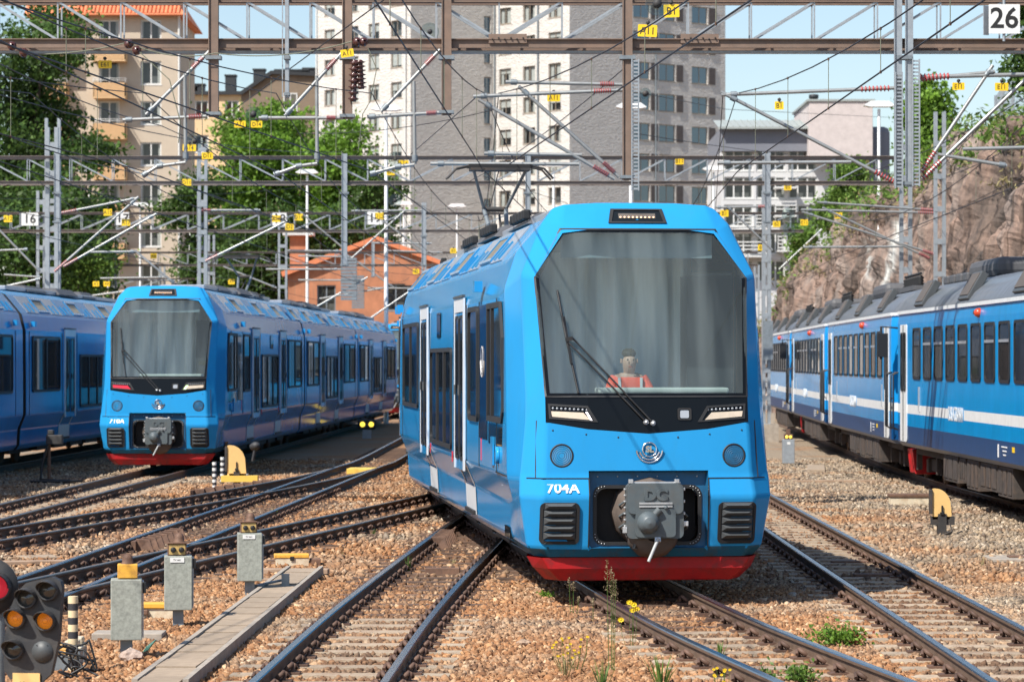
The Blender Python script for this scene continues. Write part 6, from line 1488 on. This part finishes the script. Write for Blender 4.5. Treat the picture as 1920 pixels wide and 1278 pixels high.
m = MB(); m.tube([(-.5, -.68, H_+.02), (W_+.7, -.68, H_+.02)], .09, 8, 0); m.build('gutter', 'tile_orange', bh)
# ---------------------------------------------------------------- yellow and brown house with chimneys
wy = [window_mesh(1.35, 1.7, 'window_white', 2, .2, seed=s, fr=.12) for s in (7, 8)]
yh, W_, H_, x0_ = box_house('yellow_house', 'pale yellow house with brown gable wall and dark chimneys left of the tower', 330, 452, 172, 285, 14, 'yellow_wall', [205, 270, 330], (378, 435), (1.35, 1.7), wy)
m = MB(); Wb = X(640, 285)-X(452, 285); T0 = W_
hr = z_of(140, 285)-GZ
m.add([(T0, 0, 0), (T0+Wb, 0, 0), (T0+Wb, 0, hr), (T0+Wb*.3, 0, hr+.3), (T0, 0, H_), (T0, 12, 0), (T0+Wb, 12, 0), (T0+Wb, 12, hr), (T0+Wb*.3, 12, hr+.3), (T0, 12, H_)], [(0, 1, 2, 3, 4), (5, 9, 8, 7, 6), (1, 6, 7, 2), (0, 4, 9, 5)], 0); m.build('gable_wall', 'brown_wall', yh, fix=False)
m = MB(); m.add([(-.4, -.4, H_+.02), (W_, -.4, H_+.02), (T0+Wb*.3, -.4, hr+.35), (T0+Wb+.3, -.4, hr+.05), (T0+Wb+.3, 12, hr+.6), (T0+Wb*.3, 12, hr+.9), (W_, 12, H_+.5), (-.4, 12, H_+.5)], [(0, 1, 6, 7), (1, 2, 5, 6), (2, 3, 4, 5)], 0)
sm_ = m.build('roof', 'dark_roof', yh, fix=False); sol = sm_.modifiers.new('thick', 'SOLIDIFY'); sol.thickness = .35
for px, py, wd in ((430, 141, 1.0), (356, 160, 1.2), (369, 158, 1.2), (484, 130, 1.1), (503, 142, 1.0), (545, 131, 3.2), (588, 128, 2.2)):
    m = MB(); u = X(px, 285)-x0_; m.bx(u-wd/2, u+wd/2, 1, 2.2, H_-.5, z_of(py, 285)-GZ, 0); m.bx(u-wd/2-.08, u+wd/2+.08, .92, 2.28, z_of(py, 285)-GZ, z_of(py, 285)-GZ+.15, 0); m.build('chimney', 'dark_roof', yh)
o = put_window(wy[0], yh, (X(545, 285)-x0_-.7, -.05, z_of(208, 285)-GZ), 0)
# ---------------------------------------------------------------- orange brick house
ZO = 176.0
bh2 = empty('brick_house', (X(540, ZO), ZO, GZ), 0, 'low orange brick house with shallow gable behind the left train', 'building'); x0_ = X(540, ZO)
W2 = X(850, ZO)-x0_; hl = z_of(510, ZO)-GZ; hp = z_of(447, ZO)-GZ; hrr = z_of(500, ZO)-GZ; up_ = X(705, ZO)-x0_
wo = [window_mesh(1.5, 1.7, 'galv_dark', 2, 0, seed=4, fr=.09)]
m = MB(); hol = []
for px, py in ((722, 497), (748, 497), (742, 557), (612, 560), (668, 505), (800, 545), (775, 560)):
    u = X(px, ZO)-x0_; z = z_of(py, ZO)-GZ; hol.append((u-.55, u+.55, z-.8, z+.8))
hol = [h for h in hol if h[2] > .3]
facade(m, W2, hl, [h for h in hol if h[3] < hl-.05], lambda u, v, d: (u, -d, v), .2)
m.add([(0, 0, hl), (W2, 0, hl), (W2, 0, hrr), (up_, 0, hp), (0, 0, hl)], [(0, 1, 2, 3)], 0)
for a, b_, c, d in (((0, 0), (0, 14), hl, hl), ((W2, 0), (W2, 14), hrr, hrr)): m.add([(a[0], a[1], 0), (b_[0], b_[1], 0), (b_[0], b_[1], c), (a[0], a[1], c)], [(0, 1, 2, 3)], 0)
m.build('wall', 'orange_brick', bh2, fix=False)
wsm = window_mesh(1.1, 1.6, 'galv_dark', 2, 0, seed=4, fr=.08)
for h in hol:
    if h[3] < hl-.05: put_window(wsm, bh2, (h[0], .12, h[2]), 0)
m = MB(); m.add([(-.4, -.4, hl), (up_, -.4, hp+.15), (W2+.4, -.4, hrr), (-.4, 14, hl), (up_, 14, hp+.15), (W2+.4, 14, hrr)], [(0, 1, 4, 3), (1, 2, 5, 4)], 0); rr_ = m.build('roof', 'tile_orange', bh2); sol = rr_.modifiers.new('t', 'SOLIDIFY'); sol.thickness = .3
m = MB(); u = X(557, ZO)-x0_; m.bx(u-.5, u+.5, 1, 2, hl-1, z_of(440, ZO)-GZ, 0); m.bx(u-.9, u+.9, .6, 2.4, z_of(440, ZO)-GZ, z_of(434, ZO)-GZ, 1); m.build('chimney', ['orange_brick', 'window_white'], bh2)
rb = random.Random(11)
bmb = MB(); bmb.box((0, 0, 0), (.9, .05, .30), 0); 
# ---------------------------------------------------------------- white and grey house at right
ZR = 205.0
wr = [window_mesh(2.0, 1.5, 'window_white', 3, .12, seed=s, fr=.10) for s in (3, 4)]
rh, W_, H_, x0_ = box_house('white_house', 'white house with grey upper storey and balconies right of the tower', 1352, 1557, 285, ZR, 14, 'white_wall', [300, 352, 404, 456, 508], (1385, 1445, 1505), (2.0, 1.5), wr)
m = MB(); u1 = X(1560, ZR)-x0_; zt_ = z_of(240, ZR)-GZ; m.bx(0, u1, -.5, 14, H_+.02, zt_, 0); m.build('upper_storey', 'grey_wall', rh)
m = MB(); m.add([(-.3, -1.1, zt_), (u1+.2, -1.1, zt_), (u1+.2, 4, zt_+.85), (-.3, 4, zt_+.85), (-.3, -1.1, zt_-.15), (u1+.2, -1.1, zt_-.15)], [(0, 1, 2, 3), (4, 5, 1, 0)], 0); rf = m.build('roof', 'roof_felt', rh); 
for k in range(16):
    m = MB(); uu = .3+k*(u1-.4)/16; m.beam((uu, -1.1, zt_+.03), (uu, 4, zt_+.88), .05, .05, 0); m.build('seam', 'roof_felt', rf)
m = MB(); m.bx(X(1512, ZR)-x0_, X(1630, ZR)-x0_, -2.0, 9, z_of(300, ZR)-GZ, z_of(195, ZR)-GZ, 0); m.build('stair_tower', 'pink_wall', rh, bevel=.03)
m = MB(); m.bx(X(1508, ZR)-x0_, X(1634, ZR)-x0_, -2.1, 9.1, z_of(195, ZR)-GZ, z_of(191, ZR)-GZ, 0); m.build('coping', 'roof_felt', rh)
m = MB(); m.lathe([(.28, 0), (.28, .5), (.34, .5), (.34, .75), (.001, .8)], (X(1534, ZR)-x0_, 3, z_of(191, ZR)-GZ), (0, 0, 1), 14, 0); m.build('chimney_cap', 'dark_roof', rh)
m = MB(); m.bx(X(1557, ZR)-x0_, X(1668, ZR)-x0_, -.5, 10, 0, z_of(238, ZR)-GZ, 0); m.build('side_wing', 'grey_wall', rh, bevel=.4)
m = MB(); m.bx(X(1592, ZR)-x0_, X(1626, ZR)-x0_, -.75, -.5, z_of(330, ZR)-GZ, z_of(298, ZR)-GZ, 0); m.bx(X(1621, ZR)-x0_, X(1627, ZR)-x0_, -.8, -.5, z_of(345, ZR)-GZ, z_of(296, ZR)-GZ, 1); m.build('entrance', ['grey_wall', 'yellow_wall'], rh)
for px0, px1, py in ((1450, 1490, 352), (1450, 1490, 405), (1455, 1500, 470), (1380, 1440, 430), (1380, 1440, 480)):
    m = MB(); a, b_ = X(px0, ZR)-x0_, X(px1, ZR)-x0_; z = z_of(py, ZR)-GZ; m.bx(a, b_, -1.4, 0, z-.12, z, 0)
    for k in range(4): m.bx(a, b_, -1.42, -1.38, z+.12+k*.25, z+.2+k*.25, 0)
    m.bx(a, a+.05, -1.4, -1.35, z, z+1, 0); m.bx(b_-.05, b_, -1.4, -1.35, z, z+1, 0); m.build('balcony', 'window_white', rh)
# low house at far right behind the post and distant block behind the rock
# ---------------------------------------------------------------- rock face
def rock_material():
    m = bpy.data.materials.new('rock'); m.use_nodes = True; M_['rock'] = m; n = m.node_tree.nodes; l = m.node_tree.links; b = n['Principled BSDF']; b.inputs['Roughness'].default_value = .85
    g = n.new('ShaderNodeNewGeometry')
    def nz(scale, st=(1, 1, 1), det=8, rg=.6):
        mp = n.new('ShaderNodeMapping'); mp.inputs['Scale'].default_value = st; mp.inputs['Rotation'].default_value = (0.35, 0, 0); l.new(g.outputs['Position'], mp.inputs[0]); z = n.new('ShaderNodeTexNoise'); z.inputs['Scale'].default_value = scale; z.inputs['Detail'].default_value = det; z.inputs['Roughness'].default_value = rg; z.inputs['Distortion'].default_value = .6; l.new(mp.outputs[0], z.inputs['Vector']); return z.outputs['Fac']
    def ramp(src, stops):
        r = n.new('ShaderNodeValToRGB'); e = r.color_ramp.elements
        while len(e) < len(stops): e.new(.5)
        for k, (p, c) in enumerate(stops): e[k].position = p; e[k].color = (*c, 1)
        l.new(src, r.inputs[0]); return r.outputs[0]
    c1 = ramp(nz(.45, (1, .5, .22)), [(.30, (.05, .041, .036)), (.40, (.17, .128, .106)), (.48, (.285, .20, .16)), (.56, (.26, .208, .18)), (.64, (.37, .30, .26)), (.74, (.50, .44, .40))])
    c2 = ramp(nz(3.0, (1, 1, .5)), [(.35, (.55, .55, .55)), (.6, (1.1, 1.05, 1))])
    mx = n.new('ShaderNodeMix'); mx.data_type = 'RGBA'; mx.blend_type = 'MULTIPLY'; mx.inputs[0].default_value = 1; l.new(c1, mx.inputs[6]); l.new(c2, mx.inputs[7])
    crk = ramp(nz(.55, (1, 1.6, .16), 3, .5), [(.470, (1, 1, 1)), (.497, (.22, .20, .19)), (.503, (.22, .20, .19)), (.530, (1, 1, 1))])
    mc = n.new('ShaderNodeMix'); mc.data_type = 'RGBA'; mc.blend_type = 'MULTIPLY'; mc.inputs[0].default_value = .8; l.new(mx.outputs[2], mc.inputs[6]); l.new(crk, mc.inputs[7]); mx = mc
    at = n.new('ShaderNodeAttribute'); at.attribute_name = 'stain'; m2 = n.new('ShaderNodeMix'); m2.data_type = 'RGBA'; l.new(at.outputs['Fac'], m2.inputs[0]); l.new(mx.outputs[2], m2.inputs[6]); m2.inputs[7].default_value = (.62, .62, .58, 1)
    l.new(m2.outputs[2], b.inputs['Base Color'])
    bp = n.new('ShaderNodeBump'); bp.inputs['Strength'].default_value = .8; bp.inputs['Distance'].default_value = .30; l.new(nz(1.3, (1, .8, .45), 14, .74), bp.inputs['Height']); l.new(bp.outputs[0], b.inputs['Normal'])
rock_material()
ny, nz_ = 460, 110
def top_h(y):                                    # height of the rock edge along the line
    return float(np.interp(y, [40, 60, 80, 95, 120, 140, 150, 160, 168, 176, 185, 200], [9.0, 9.8, 10.0, 9.6, 9.3, 8.6, 7.2, 5.6, 4.0, 2.4, 1.0, .4]))
def base_x(y): return float(np.interp(y, [40, 74.7, 105, 130, 165, 200], [12.2, 12.2, 12.3, 11.9, 11.7, 13]))
verts = []; stain = []
for i in range(ny+1):
    y = 40+160*i/ny
    for j in range(nz_+1):
        t = j/nz_; H = top_h(y)
        if t <= .62: s = t/.62; z = GZ-.1+H*s; x = base_x(y)+.9+2.0*s**1.3
        else: s = (t-.62)/.38; z = GZ-.1+H+1.8*s*(H/10)+.4*math.sin(y*.3)*s; x = base_x(y)+2.9+22*s
        q = Vector((x*.16, y*.16, z*.16)); n1 = mnoise.fractal(q, .9, 2.1, 6)
        n2 = mnoise.ridged_multi_fractal(Vector((x*.10, y*.28+z*.09, z*.07)), .9, 2.2, 4, 1.0, 2.0)
        amp = 1.0 if t < .66 else .5
        n3 = mnoise.ridged_multi_fractal(Vector((x*.35, y*.75+z*.30, z*.22)), .8, 2.3, 5, 1.0, 2.0)
        x += -(n1*1.0+(n2-1.0)*.65+(n3-1.1)*.34)*amp*min(1, .3+t*2); z += n1*.5*(t > .3)
        verts.append((x, y, z))
        pz = Vector((x, y, z)); ip = (CX+x*F/y, HZ-(z-CH)*F/y); sv = 0
        for (ax, ay, bx_, by_, wd) in ((1690, 420, 1676, 465, 9), (1676, 465, 1670, 500, 11), (1670, 500, 1652, 548, 6), (1630, 450, 1625, 520, 4)):
            dx, dy = bx_-ax, by_-ay; tt = max(0, min(1, ((ip[0]-ax)*dx+(ip[1]-ay)*dy)/(dx*dx+dy*dy))); dd = math.hypot(ip[0]-ax-tt*dx, ip[1]-ay-tt*dy)
            sv = max(sv, 1-dd/wd)
        stain.append(max(0, min(1, sv*1.4)) if t < .66 else 0)
me = bpy.data.meshes.new('rock_face'); n_ = nz_+1
me.from_pydata(verts, [], [(i*n_+j, (i+1)*n_+j, (i+1)*n_+j+1, i*n_+j+1) for i in range(ny) for j in range(nz_)]); me.materials.append(M_['rock'])
at = me.attributes.new('stain', 'FLOAT', 'POINT'); at.data.foreach_set('value', stain)
bm = bmesh.new(); bm.from_mesh(me); bmesh.ops.recalc_face_normals(bm, faces=bm.faces); bm.to_mesh(me); bm.free()
rock = link(bpy.data.objects.new('rock_face', me)); tag(rock, kind='structure')
RV = np.array(verts).reshape(ny+1, nz_+1, 3)
def rock_top(y, t=.66):
    i = int(round((y-40)/160*ny)); j = int(t*nz_); return Vector(RV[max(0, min(ny, i)), j])
# fence on top of the rock
for nm, ya, yb, lab in (('a', 90, 112, 'tall grey mesh fence on top of the rock at the upper right'),):
    r = empty('mesh_fence', rock_top(ya, .68), 0, lab, 'fence'); o_ = -r.location; n = 9
    for k in range(n+1):
        y = ya+(yb-ya)*k/n; p = rock_top(y, .665); p.x += .6; 
        m = MB(); m.beam(p+o_-Vector((0, 0, .5)), p+o_+Vector((0, 0, 2.9)), .10, .10, 0); m.build('post', 'galv_pole', r)
        if k < n:
            q = rock_top(ya+(yb-ya)*(k+1)/n, .665); q.x += .6; m = MB()
            for j in range(22): z = .1+j*.13; m.beam(p+o_+Vector((0, 0, z)), q+o_+Vector((0, 0, z)), .012, .02, 0)
            for j in range(12): a = p.lerp(q, (j+.5)/12)+o_; m.beam(a, a+Vector((0, 0, 2.85)), .015, .015, 0)
            m.build('mesh_panel', 'galv_pole', r)
# ================================================================ trees and plants
leafmat('leaf_dark', (.032, .07, .016), (.09, .16, .032)); leafmat('leaf_mid', (.075, .155, .018), (.19, .33, .04)); leafmat('leaf_light', (.075, .15, .025), (.20, .32, .06)); leafmat('leaf_weed', (.07, .14, .03), (.17, .28, .06))
leafmat('grass_dry', (.22, .19, .08), (.38, .32, .16), .2); leafmat('grass_green', (.06, .13, .025), (.16, .24, .06)); leafmat('leaf_red', (.25, .05, .03), (.30, .12, .05)); leafmat('flower_yellow', (.75, .50, .02), (.85, .62, .03), .1); leafmat('grass_plume', (.30, .22, .13), (.45, .35, .22), .2)
mat('bark', (.07, .055, .045), .9, var=.3, scale=4, bump=.5, bscale=10)
RG = np.random.default_rng(21)
def leaf_cards(name, C, size, mt, parent=None, up=.35, asp=.6, tone=None):
    """C: (n,3) leaf centres; folded rhombus leaves with random turns"""
    n = len(C); d = RG.normal(size=(n, 3)); d[:, 2] += up; d /= np.linalg.norm(d, axis=1, keepdims=True)
    a = np.cross(d, RG.normal(size=(n, 3))); a /= np.linalg.norm(a, axis=1, keepdims=True); b_ = np.cross(d, a)
    s = size*RG.uniform(.6, 1.35, (n, 1))
    V = np.stack([C-a*s, C+b_*s*asp+d*s*.15, C+a*s, C-b_*s*asp+d*s*.15], 1)
    me = bpy.data.meshes.new(name); me.vertices.add(n*4); me.vertices.foreach_set('co', V.reshape(-1).astype(np.float32)); me.loops.add(n*4); me.loops.foreach_set('vertex_index', np.arange(n*4, dtype=np.int32)); me.polygons.add(n)
    me.polygons.foreach_set('loop_start', np.arange(0, n*4, 4, dtype=np.int32)); me.polygons.foreach_set('loop_total', np.full(n, 4, np.int32)); me.update(calc_edges=True); me.materials.append(M_[mt])
    at = me.attributes.new('tone', 'FLOAT', 'FACE'); at.data.foreach_set('value', (np.ones(n) if tone is None else tone).astype(np.float32))
    return link(bpy.data.objects.new(name, me), parent)
def crown_points(lobes, nleaf, clump=.5, per=34):
    """lobes: (cx,cy,cz,rx,ry,rz); clumps on and inside the lobes, leaves round each clump"""
    vol = np.array([l[3]*l[4]*l[5] for l in lobes])**(2/3); vol /= vol.sum(); out = []; tones = []
    for l, v in zip(lobes, vol):
        k = max(3, int(nleaf*v/per)); d = RG.normal(size=(k, 3)); d /= np.linalg.norm(d, axis=1, keepdims=True)
        r = RG.uniform(0, 1, (k, 1))**.28*RG.uniform(.8, 1.12, (k, 1)); c = np.array(l[:3])+d*r*np.array(l[3:])
        cs = clump*RG.uniform(.5, 1.3, (k, 1, 1))
        out.append((c[:, None, :]+RG.normal(size=(k, per, 3))*cs*np.array([1, 1, .7])).reshape(-1, 3))
        tones.append(np.repeat(RG.uniform(.62, 1.45, k), per))
    return np.concatenate(out), np.concatenate(tones)
def tree(name, label, base, h, rad, mt, nleaf, leaf=.22, seed=0, lob=9, low=.25, clump=.55, group='trees'):
    rn = random.Random(seed); r = empty(name, base, 0, label, 'tree', group)
    lobes = []
    for k in range(lob):
        t = low+(1-low)*((k+.5)/lob); w_ = rad*math.sin(math.pi*min(1, .18+.80*(1-t)+.1))*1.0; a = rn.uniform(0, 6.28); q = rn.uniform(.1, .6)*w_
        s = max(.8, w_*rn.uniform(.5, .72)); lobes.append((q*math.cos(a), q*math.sin(a), h*t, s, s, s*.72))
    cp, tn_ = crown_points(lobes, nleaf, clump); leaf_cards('crown', cp, leaf, mt, r, tone=tn_)
    m = MB(); m.tube([(0, 0, -.3), (rn.uniform(-.2, .2), 0, h*.3), (rn.uniform(-.3, .3), .1, h*.6), (0, 0, h*.9)], [h*.026, h*.02, h*.012, h*.003], 10, 0)
    for l in lobes: m.tube([(0, 0, l[2]*.62), (l[0]*.5, l[1]*.5, l[2]*.85), l[:3]], [h*.010, h*.006, h*.002], 6, 0)
    m.build('trunk', 'bark', r); return r
def TB(px, Z, z=GZ): return (X(px, Z), Z, z)
def th(py, Z): return z_of(py, Z)-GZ
tree('maple_tree', 'large dark tree at the upper left in front of the beige house', TB(60, 165), th(38, 165), 4.4, 'leaf_dark', 20250, 0.152, 1, 14, .12)
tree('maple_tree', 'dark tree at the far left edge', TB(-60, 160), th(70, 160), 4.6, 'leaf_dark', 12150, 0.152, 2, 11, .12)
tree('maple_tree', 'lower dark bush-like tree left under the large tree', TB(140, 150), th(260, 150), 2.4, 'leaf_dark', 9450, 0.136, 3, 8, .08)
tree('maple_tree', 'bright yellow-green young tree between the left trains', TB(150, 140), th(470, 140), 1.6, 'leaf_light', 6075, 0.104, 4, 6, .08)
tree('lime_tree', 'green tree left of the middle, before the yellow house', TB(440, 200), th(228, 200), 4.2, 'leaf_mid', 20250, 0.160, 5, 13, .10)
tree('lime_tree', 'green tree in the middle of the row before the brown gable', TB(545, 205), th(212, 205), 4.0, 'leaf_mid', 18900, 0.160, 6, 12, .10)
tree('lime_tree', 'green tree reaching in front of the pale tower wall', TB(640, 198), th(238, 198), 3.6, 'leaf_mid', 17550, 0.160, 7, 12, .10)
tree('lime_tree', 'small dark green tree right of the row under the tower', TB(700, 192), th(330, 192), 2.3, 'leaf_dark', 9450, 0.144, 8, 8, .10)
tree('lime_tree', 'dark green tree behind the grey mast left of the row', TB(380, 190), th(330, 190), 2.6, 'leaf_dark', 10800, 0.144, 9, 8, .08)
tree('lime_tree', 'dark green undergrowth tree below the row', TB(490, 186), th(400, 186), 3.6, 'leaf_dark', 12150, 0.144, 10, 9, .06)
tree('lime_tree', 'dark green undergrowth tree below the right of the row', TB(600, 186), th(410, 186), 3.2, 'leaf_dark', 12150, 0.144, 12, 9, .06)
tree('maple_tree', 'dark undergrowth tree behind the left trains', TB(30, 140), th(380, 140), 4.2, 'leaf_dark', 12150, 0.136, 13, 9, .05)
b_ = rock_top(130, .74); tree('birch_tree', 'leafy green tree on the rock right of the white house', (X(1745, 130), 130, b_.z-.5), 5.2, 1.5, 'leaf_mid', 8100, 0.112, 14, 8, .15, .35)
b_ = rock_top(85, .74); tree('birch_tree', 'green tree at the top of the right edge', (X(1940, 92), 92, b_.z-.3), 4.2, 1.2, 'leaf_dark', 6750, 0.096, 15, 7, .2, .3)
for px, pyt, pyb, Z, rd, nl, sd, lab in ((1590, 315, 380, 150, .7, 3500, 16, 'bright green young tree on the rock edge before the white house'), (1562, 372, 425, 154, 1.0, 3500, 17, 'bright green bush on the left end of the rock edge'), (1508, 425, 500, 160, .8, 3000, 18, 'low green bush at the left foot of the rock')):
    tree('birch_tree', lab, (X(px, Z), Z, z_of(pyb, Z)), (pyb-pyt)*Z/F, rd, 'leaf_light', nl, .10, sd, 7, .12, .25)
# growth along the rock edge: one mass of brush and grass
pts = []
for k in range(380):
    y = RG.uniform(62, 178) if k < 300 else RG.uniform(62, 130)
    if y > 140 and k % 2: continue
    t = RG.uniform(.55, .70) if y < 140 else RG.uniform(.42, .7); p = rock_top(y, t); s = RG.uniform(.18, .5)
    pts.append(np.array(p)+np.array([0, 0, s*.5])+RG.normal(size=(40, 3))*s*np.array([1, 1, .6]))
o = leaf_cards('rock_brush', np.concatenate(pts), .13, 'leaf_light', None, .8, .35); tag(o, 'green and yellow brush growing along the top of the rock face', 'brush', kind='stuff')
pts = []
for k in range(300):
    y = RG.uniform(62, 178); t = RG.uniform(.5, .70); p = rock_top(y, t); s = RG.uniform(.15, .35); pts.append(np.array(p)+np.array([0, 0, s*.4])+RG.normal(size=(30, 3))*s*np.array([1, 1, .6]))
o = leaf_cards('dry_grass', np.concatenate(pts), .11, 'grass_dry', None, .8, .25); tag(o, 'dry straw-coloured grass on the rock face', 'grass', kind='stuff')
# ---------------------------------------------------------------- plants in the ballast
def full_tone(o):
    at = o.data.attributes.new('tone', 'FLOAT', 'FACE'); at.data.foreach_set('value', [1.0]*len(o.data.polygons)); return o
def blades(mb, base, n, h, spread, mi=0, w_=.006, seed=0):
    rn = random.Random(seed)
    for _ in range(n):
        a = rn.uniform(0, 6.28); q = rn.uniform(0, spread); hh = h*rn.uniform(.5, 1.1); p = Vector(base)+Vector((math.cos(a)*q*.3, math.sin(a)*q*.3, 0)); tip = p+Vector((math.cos(a)*q, math.sin(a)*q, hh)); mid = p.lerp(tip, .5)+Vector((0, 0, hh*.12)); s = Vector((-math.sin(a), math.cos(a), 0))*w_
        mb.add([p-s, p+s, mid+s*.8, mid-s*.8, tip], [(0, 1, 2, 3), (3, 2, 4)], mi)
def weed_bush(px, py, w_, h, n, mt, label, leaf=.022, extra=None):
    b_ = PG(px, py); r = empty('weed_plant', b_, 0, label, 'plant')
    c = RG.normal(size=(n, 3))*np.array([w_*.42, w_*.35, h*.28])+np.array([0, 0, h*.5]); c = c[c[:, 2] > 0]; leaf_cards('leaves', c, leaf, mt, r, .9, .55)
    if extra: c = RG.normal(size=(extra[1], 3))*np.array([w_*.2, w_*.2, h*.2])+np.array([w_*.7, 0, h*.55]); leaf_cards('reddish_leaves', c, leaf, extra[0], r, .9, .55)
    m = MB(); rn = random.Random(px)
    for _ in range(14): m.tube([(rn.uniform(-.05, .05), rn.uniform(-.05, .05), -.02), (rn.uniform(-.4, .4)*w_, rn.uniform(-.3, .3)*w_, h*rn.uniform(.4, .9))], .003, 4, 0)
    full_tone(m.build('stems', 'leaf_weed', r))
weed_bush(1572, 1212, .26, .17, 700, 'leaf_mid', 'low dark green bush between the right rails', .022, ('leaf_red', 60))
weed_bush(1500, 1282, .16, .14, 260, 'leaf_light', 'light green leafy weed at the bottom edge right of centre', .024)
weed_bush(1432, 1290, .10, .16, 120, 'leaf_weed', 'thin green weed at the bottom edge beside the rail', .018)
weed_bush(1022, 1122, .10, .07, 90, 'leaf_mid', 'small green weed in the shadow left of the red plough', .02)
def grass_tuft(px, py, n, h, label, mt='grass_green', sp_=.05, w_=.005):
    b_ = PG(px, py); r = empty('grass_tuft', b_, 0, label, 'grass tuft', 'tufts in the ballast'); m = MB(); blades(m, (0, 0, 0), n, h, sp_, 0, w_, px); full_tone(m.build('blades', mt, r, fix=False)); return r
grass_tuft(765, 1072, 16, .20, 'tuft of thin grass beside the near rail', 'grass_green', .06); grass_tuft(1350, 1232, 14, .14, 'broad-bladed green tuft between the rails at bottom right', 'grass_green', .10, .010); grass_tuft(513, 975, 14, .22, 'grass tuft at the switch left of the middle', 'grass_green', .08); grass_tuft(700, 1002, 10, .10, 'little green tuft left of the near track', 'leaf_weed', .08); grass_tuft(276, 1003, 8, .10, 'little tuft by the rear switch rail', 'leaf_weed', .07); grass_tuft(1842, 1062, 8, .16, 'dry tuft right of the right track', 'grass_dry', .06); grass_tuft(640, 1045, 8, .16, 'dry tuft left of the brace plates', 'grass_dry', .05); grass_tuft(850, 1060, 10, .10, 'tiny tuft between the near rails', 'grass_dry', .06); grass_tuft(1130, 1290, 30, .24, 'ragged grass tuft at the bottom edge in front of the middle train', 'grass_green', .16); grass_tuft(1240, 1286, 30, .22, 'leafy grass tuft at the bottom edge beside the middle rail', 'leaf_weed', .14, .010); grass_tuft(1060, 1270, 18, .20, 'dry grass tuft at the bottom edge left of the yellow flowers', 'grass_dry', .14)
# tall grass stems with seed plumes
def plume_grass(px, pyb, stems, label):
    b_ = PG(px, pyb); r = empty('seeding_grass', b_, 0, label, 'grass', 'tall seeding grass stems'); rn = random.Random(px); sc_ = b_.y/F
    for dx, top in stems:
        tip = Vector(((dx)*sc_, rn.uniform(-.03, .03), (pyb-top)*sc_)); m = MB(); m.tube([(dx*sc_*.6, 0, -.02), (tip.x*.85, tip.y*.5, tip.z*.5), tip], [.0035, .0028, .0015], 5, 0); full_tone(m.build('stem', 'grass_green', r))
        n = 90; t = RG.uniform(.72, 1.0, n); c = np.stack([tip.x*.85+(tip.x*.15)*(t-.5)/.5+RG.normal(size=n)*.010*(1.15-t)*4, RG.normal(size=n)*.012, tip.z*t], 1); leaf_cards('plume', c, .007, 'grass_plume', r, 1.5, .4)
    return r
plume_grass(1148, 1262, ((-10, 1048), (-2, 1062), (6, 1085), (2, 1072)), 'tall seeding grass in front of the red plough'); plume_grass(1075, 1152, ((-8, 1082), (0, 1090), (10, 1118)), 'shorter seeding grass left of the tall one'); plume_grass(1112, 1165, ((0, 1120),), 'single thin grass stem beside the middle rail')
def flowers(px, pyb, heads, label, size=.016):
    b_ = PG(px, pyb); r = empty('yellow_flower', b_, 0, label, 'flower', 'yellow flowers in the ballast'); sc_ = b_.y/F; rn = random.Random(px)
    for hx, hy in heads:
        p = Vector(((hx-px)*sc_, rn.uniform(-.04, .04), (pyb-hy)*sc_)); m = MB(); m.tube([((hx-px)*sc_*.5, 0, -.01), (p.x*.9, p.y, p.z*.5), p], .0018, 4, 0); full_tone(m.build('stem', 'grass_green', r))
        m = MB()
        for k in range(9):
            a = k*.70; d_ = Vector((math.cos(a), -.35, math.sin(a)*.8))*size; s = Vector((-math.sin(a), 0, math.cos(a)))*size*.32; m.add([p, p+d_*.6+s, p+d_, p+d_*.6-s], [(0, 1, 2, 3)], 0)
        m.lathe([(size*.35, 0), (size*.25, size*.3), (.0005, size*.35)], p, (0, -1, .3), 8, 0); full_tone(m.build('flower_head', 'flower_yellow', r, fix=False))
flowers(1185, 1215, ((1180, 1128), (1188, 1132), (1186, 1143), (1194, 1141), (1164, 1161)), 'yellow flower cluster in front of the middle rail', .030)
rf_ = random.Random(9)
flowers(1072, 1262, [(rf_.uniform(1035, 1110), rf_.uniform(1190, 1235)) for _ in range(20)], 'spray of tiny yellow flowers left of the middle rail', .013)
flowers(1352, 1300, [(rf_.uniform(1338, 1372), rf_.uniform(1252, 1280)) for _ in range(12)], 'yellow flowers at the bottom edge right of the middle rail', .014)
flowers(2, 1330, [(rf_.uniform(-4, 8), rf_.uniform(1238, 1278)) for _ in range(14)], 'yellow flowers at the bottom left corner', .018)
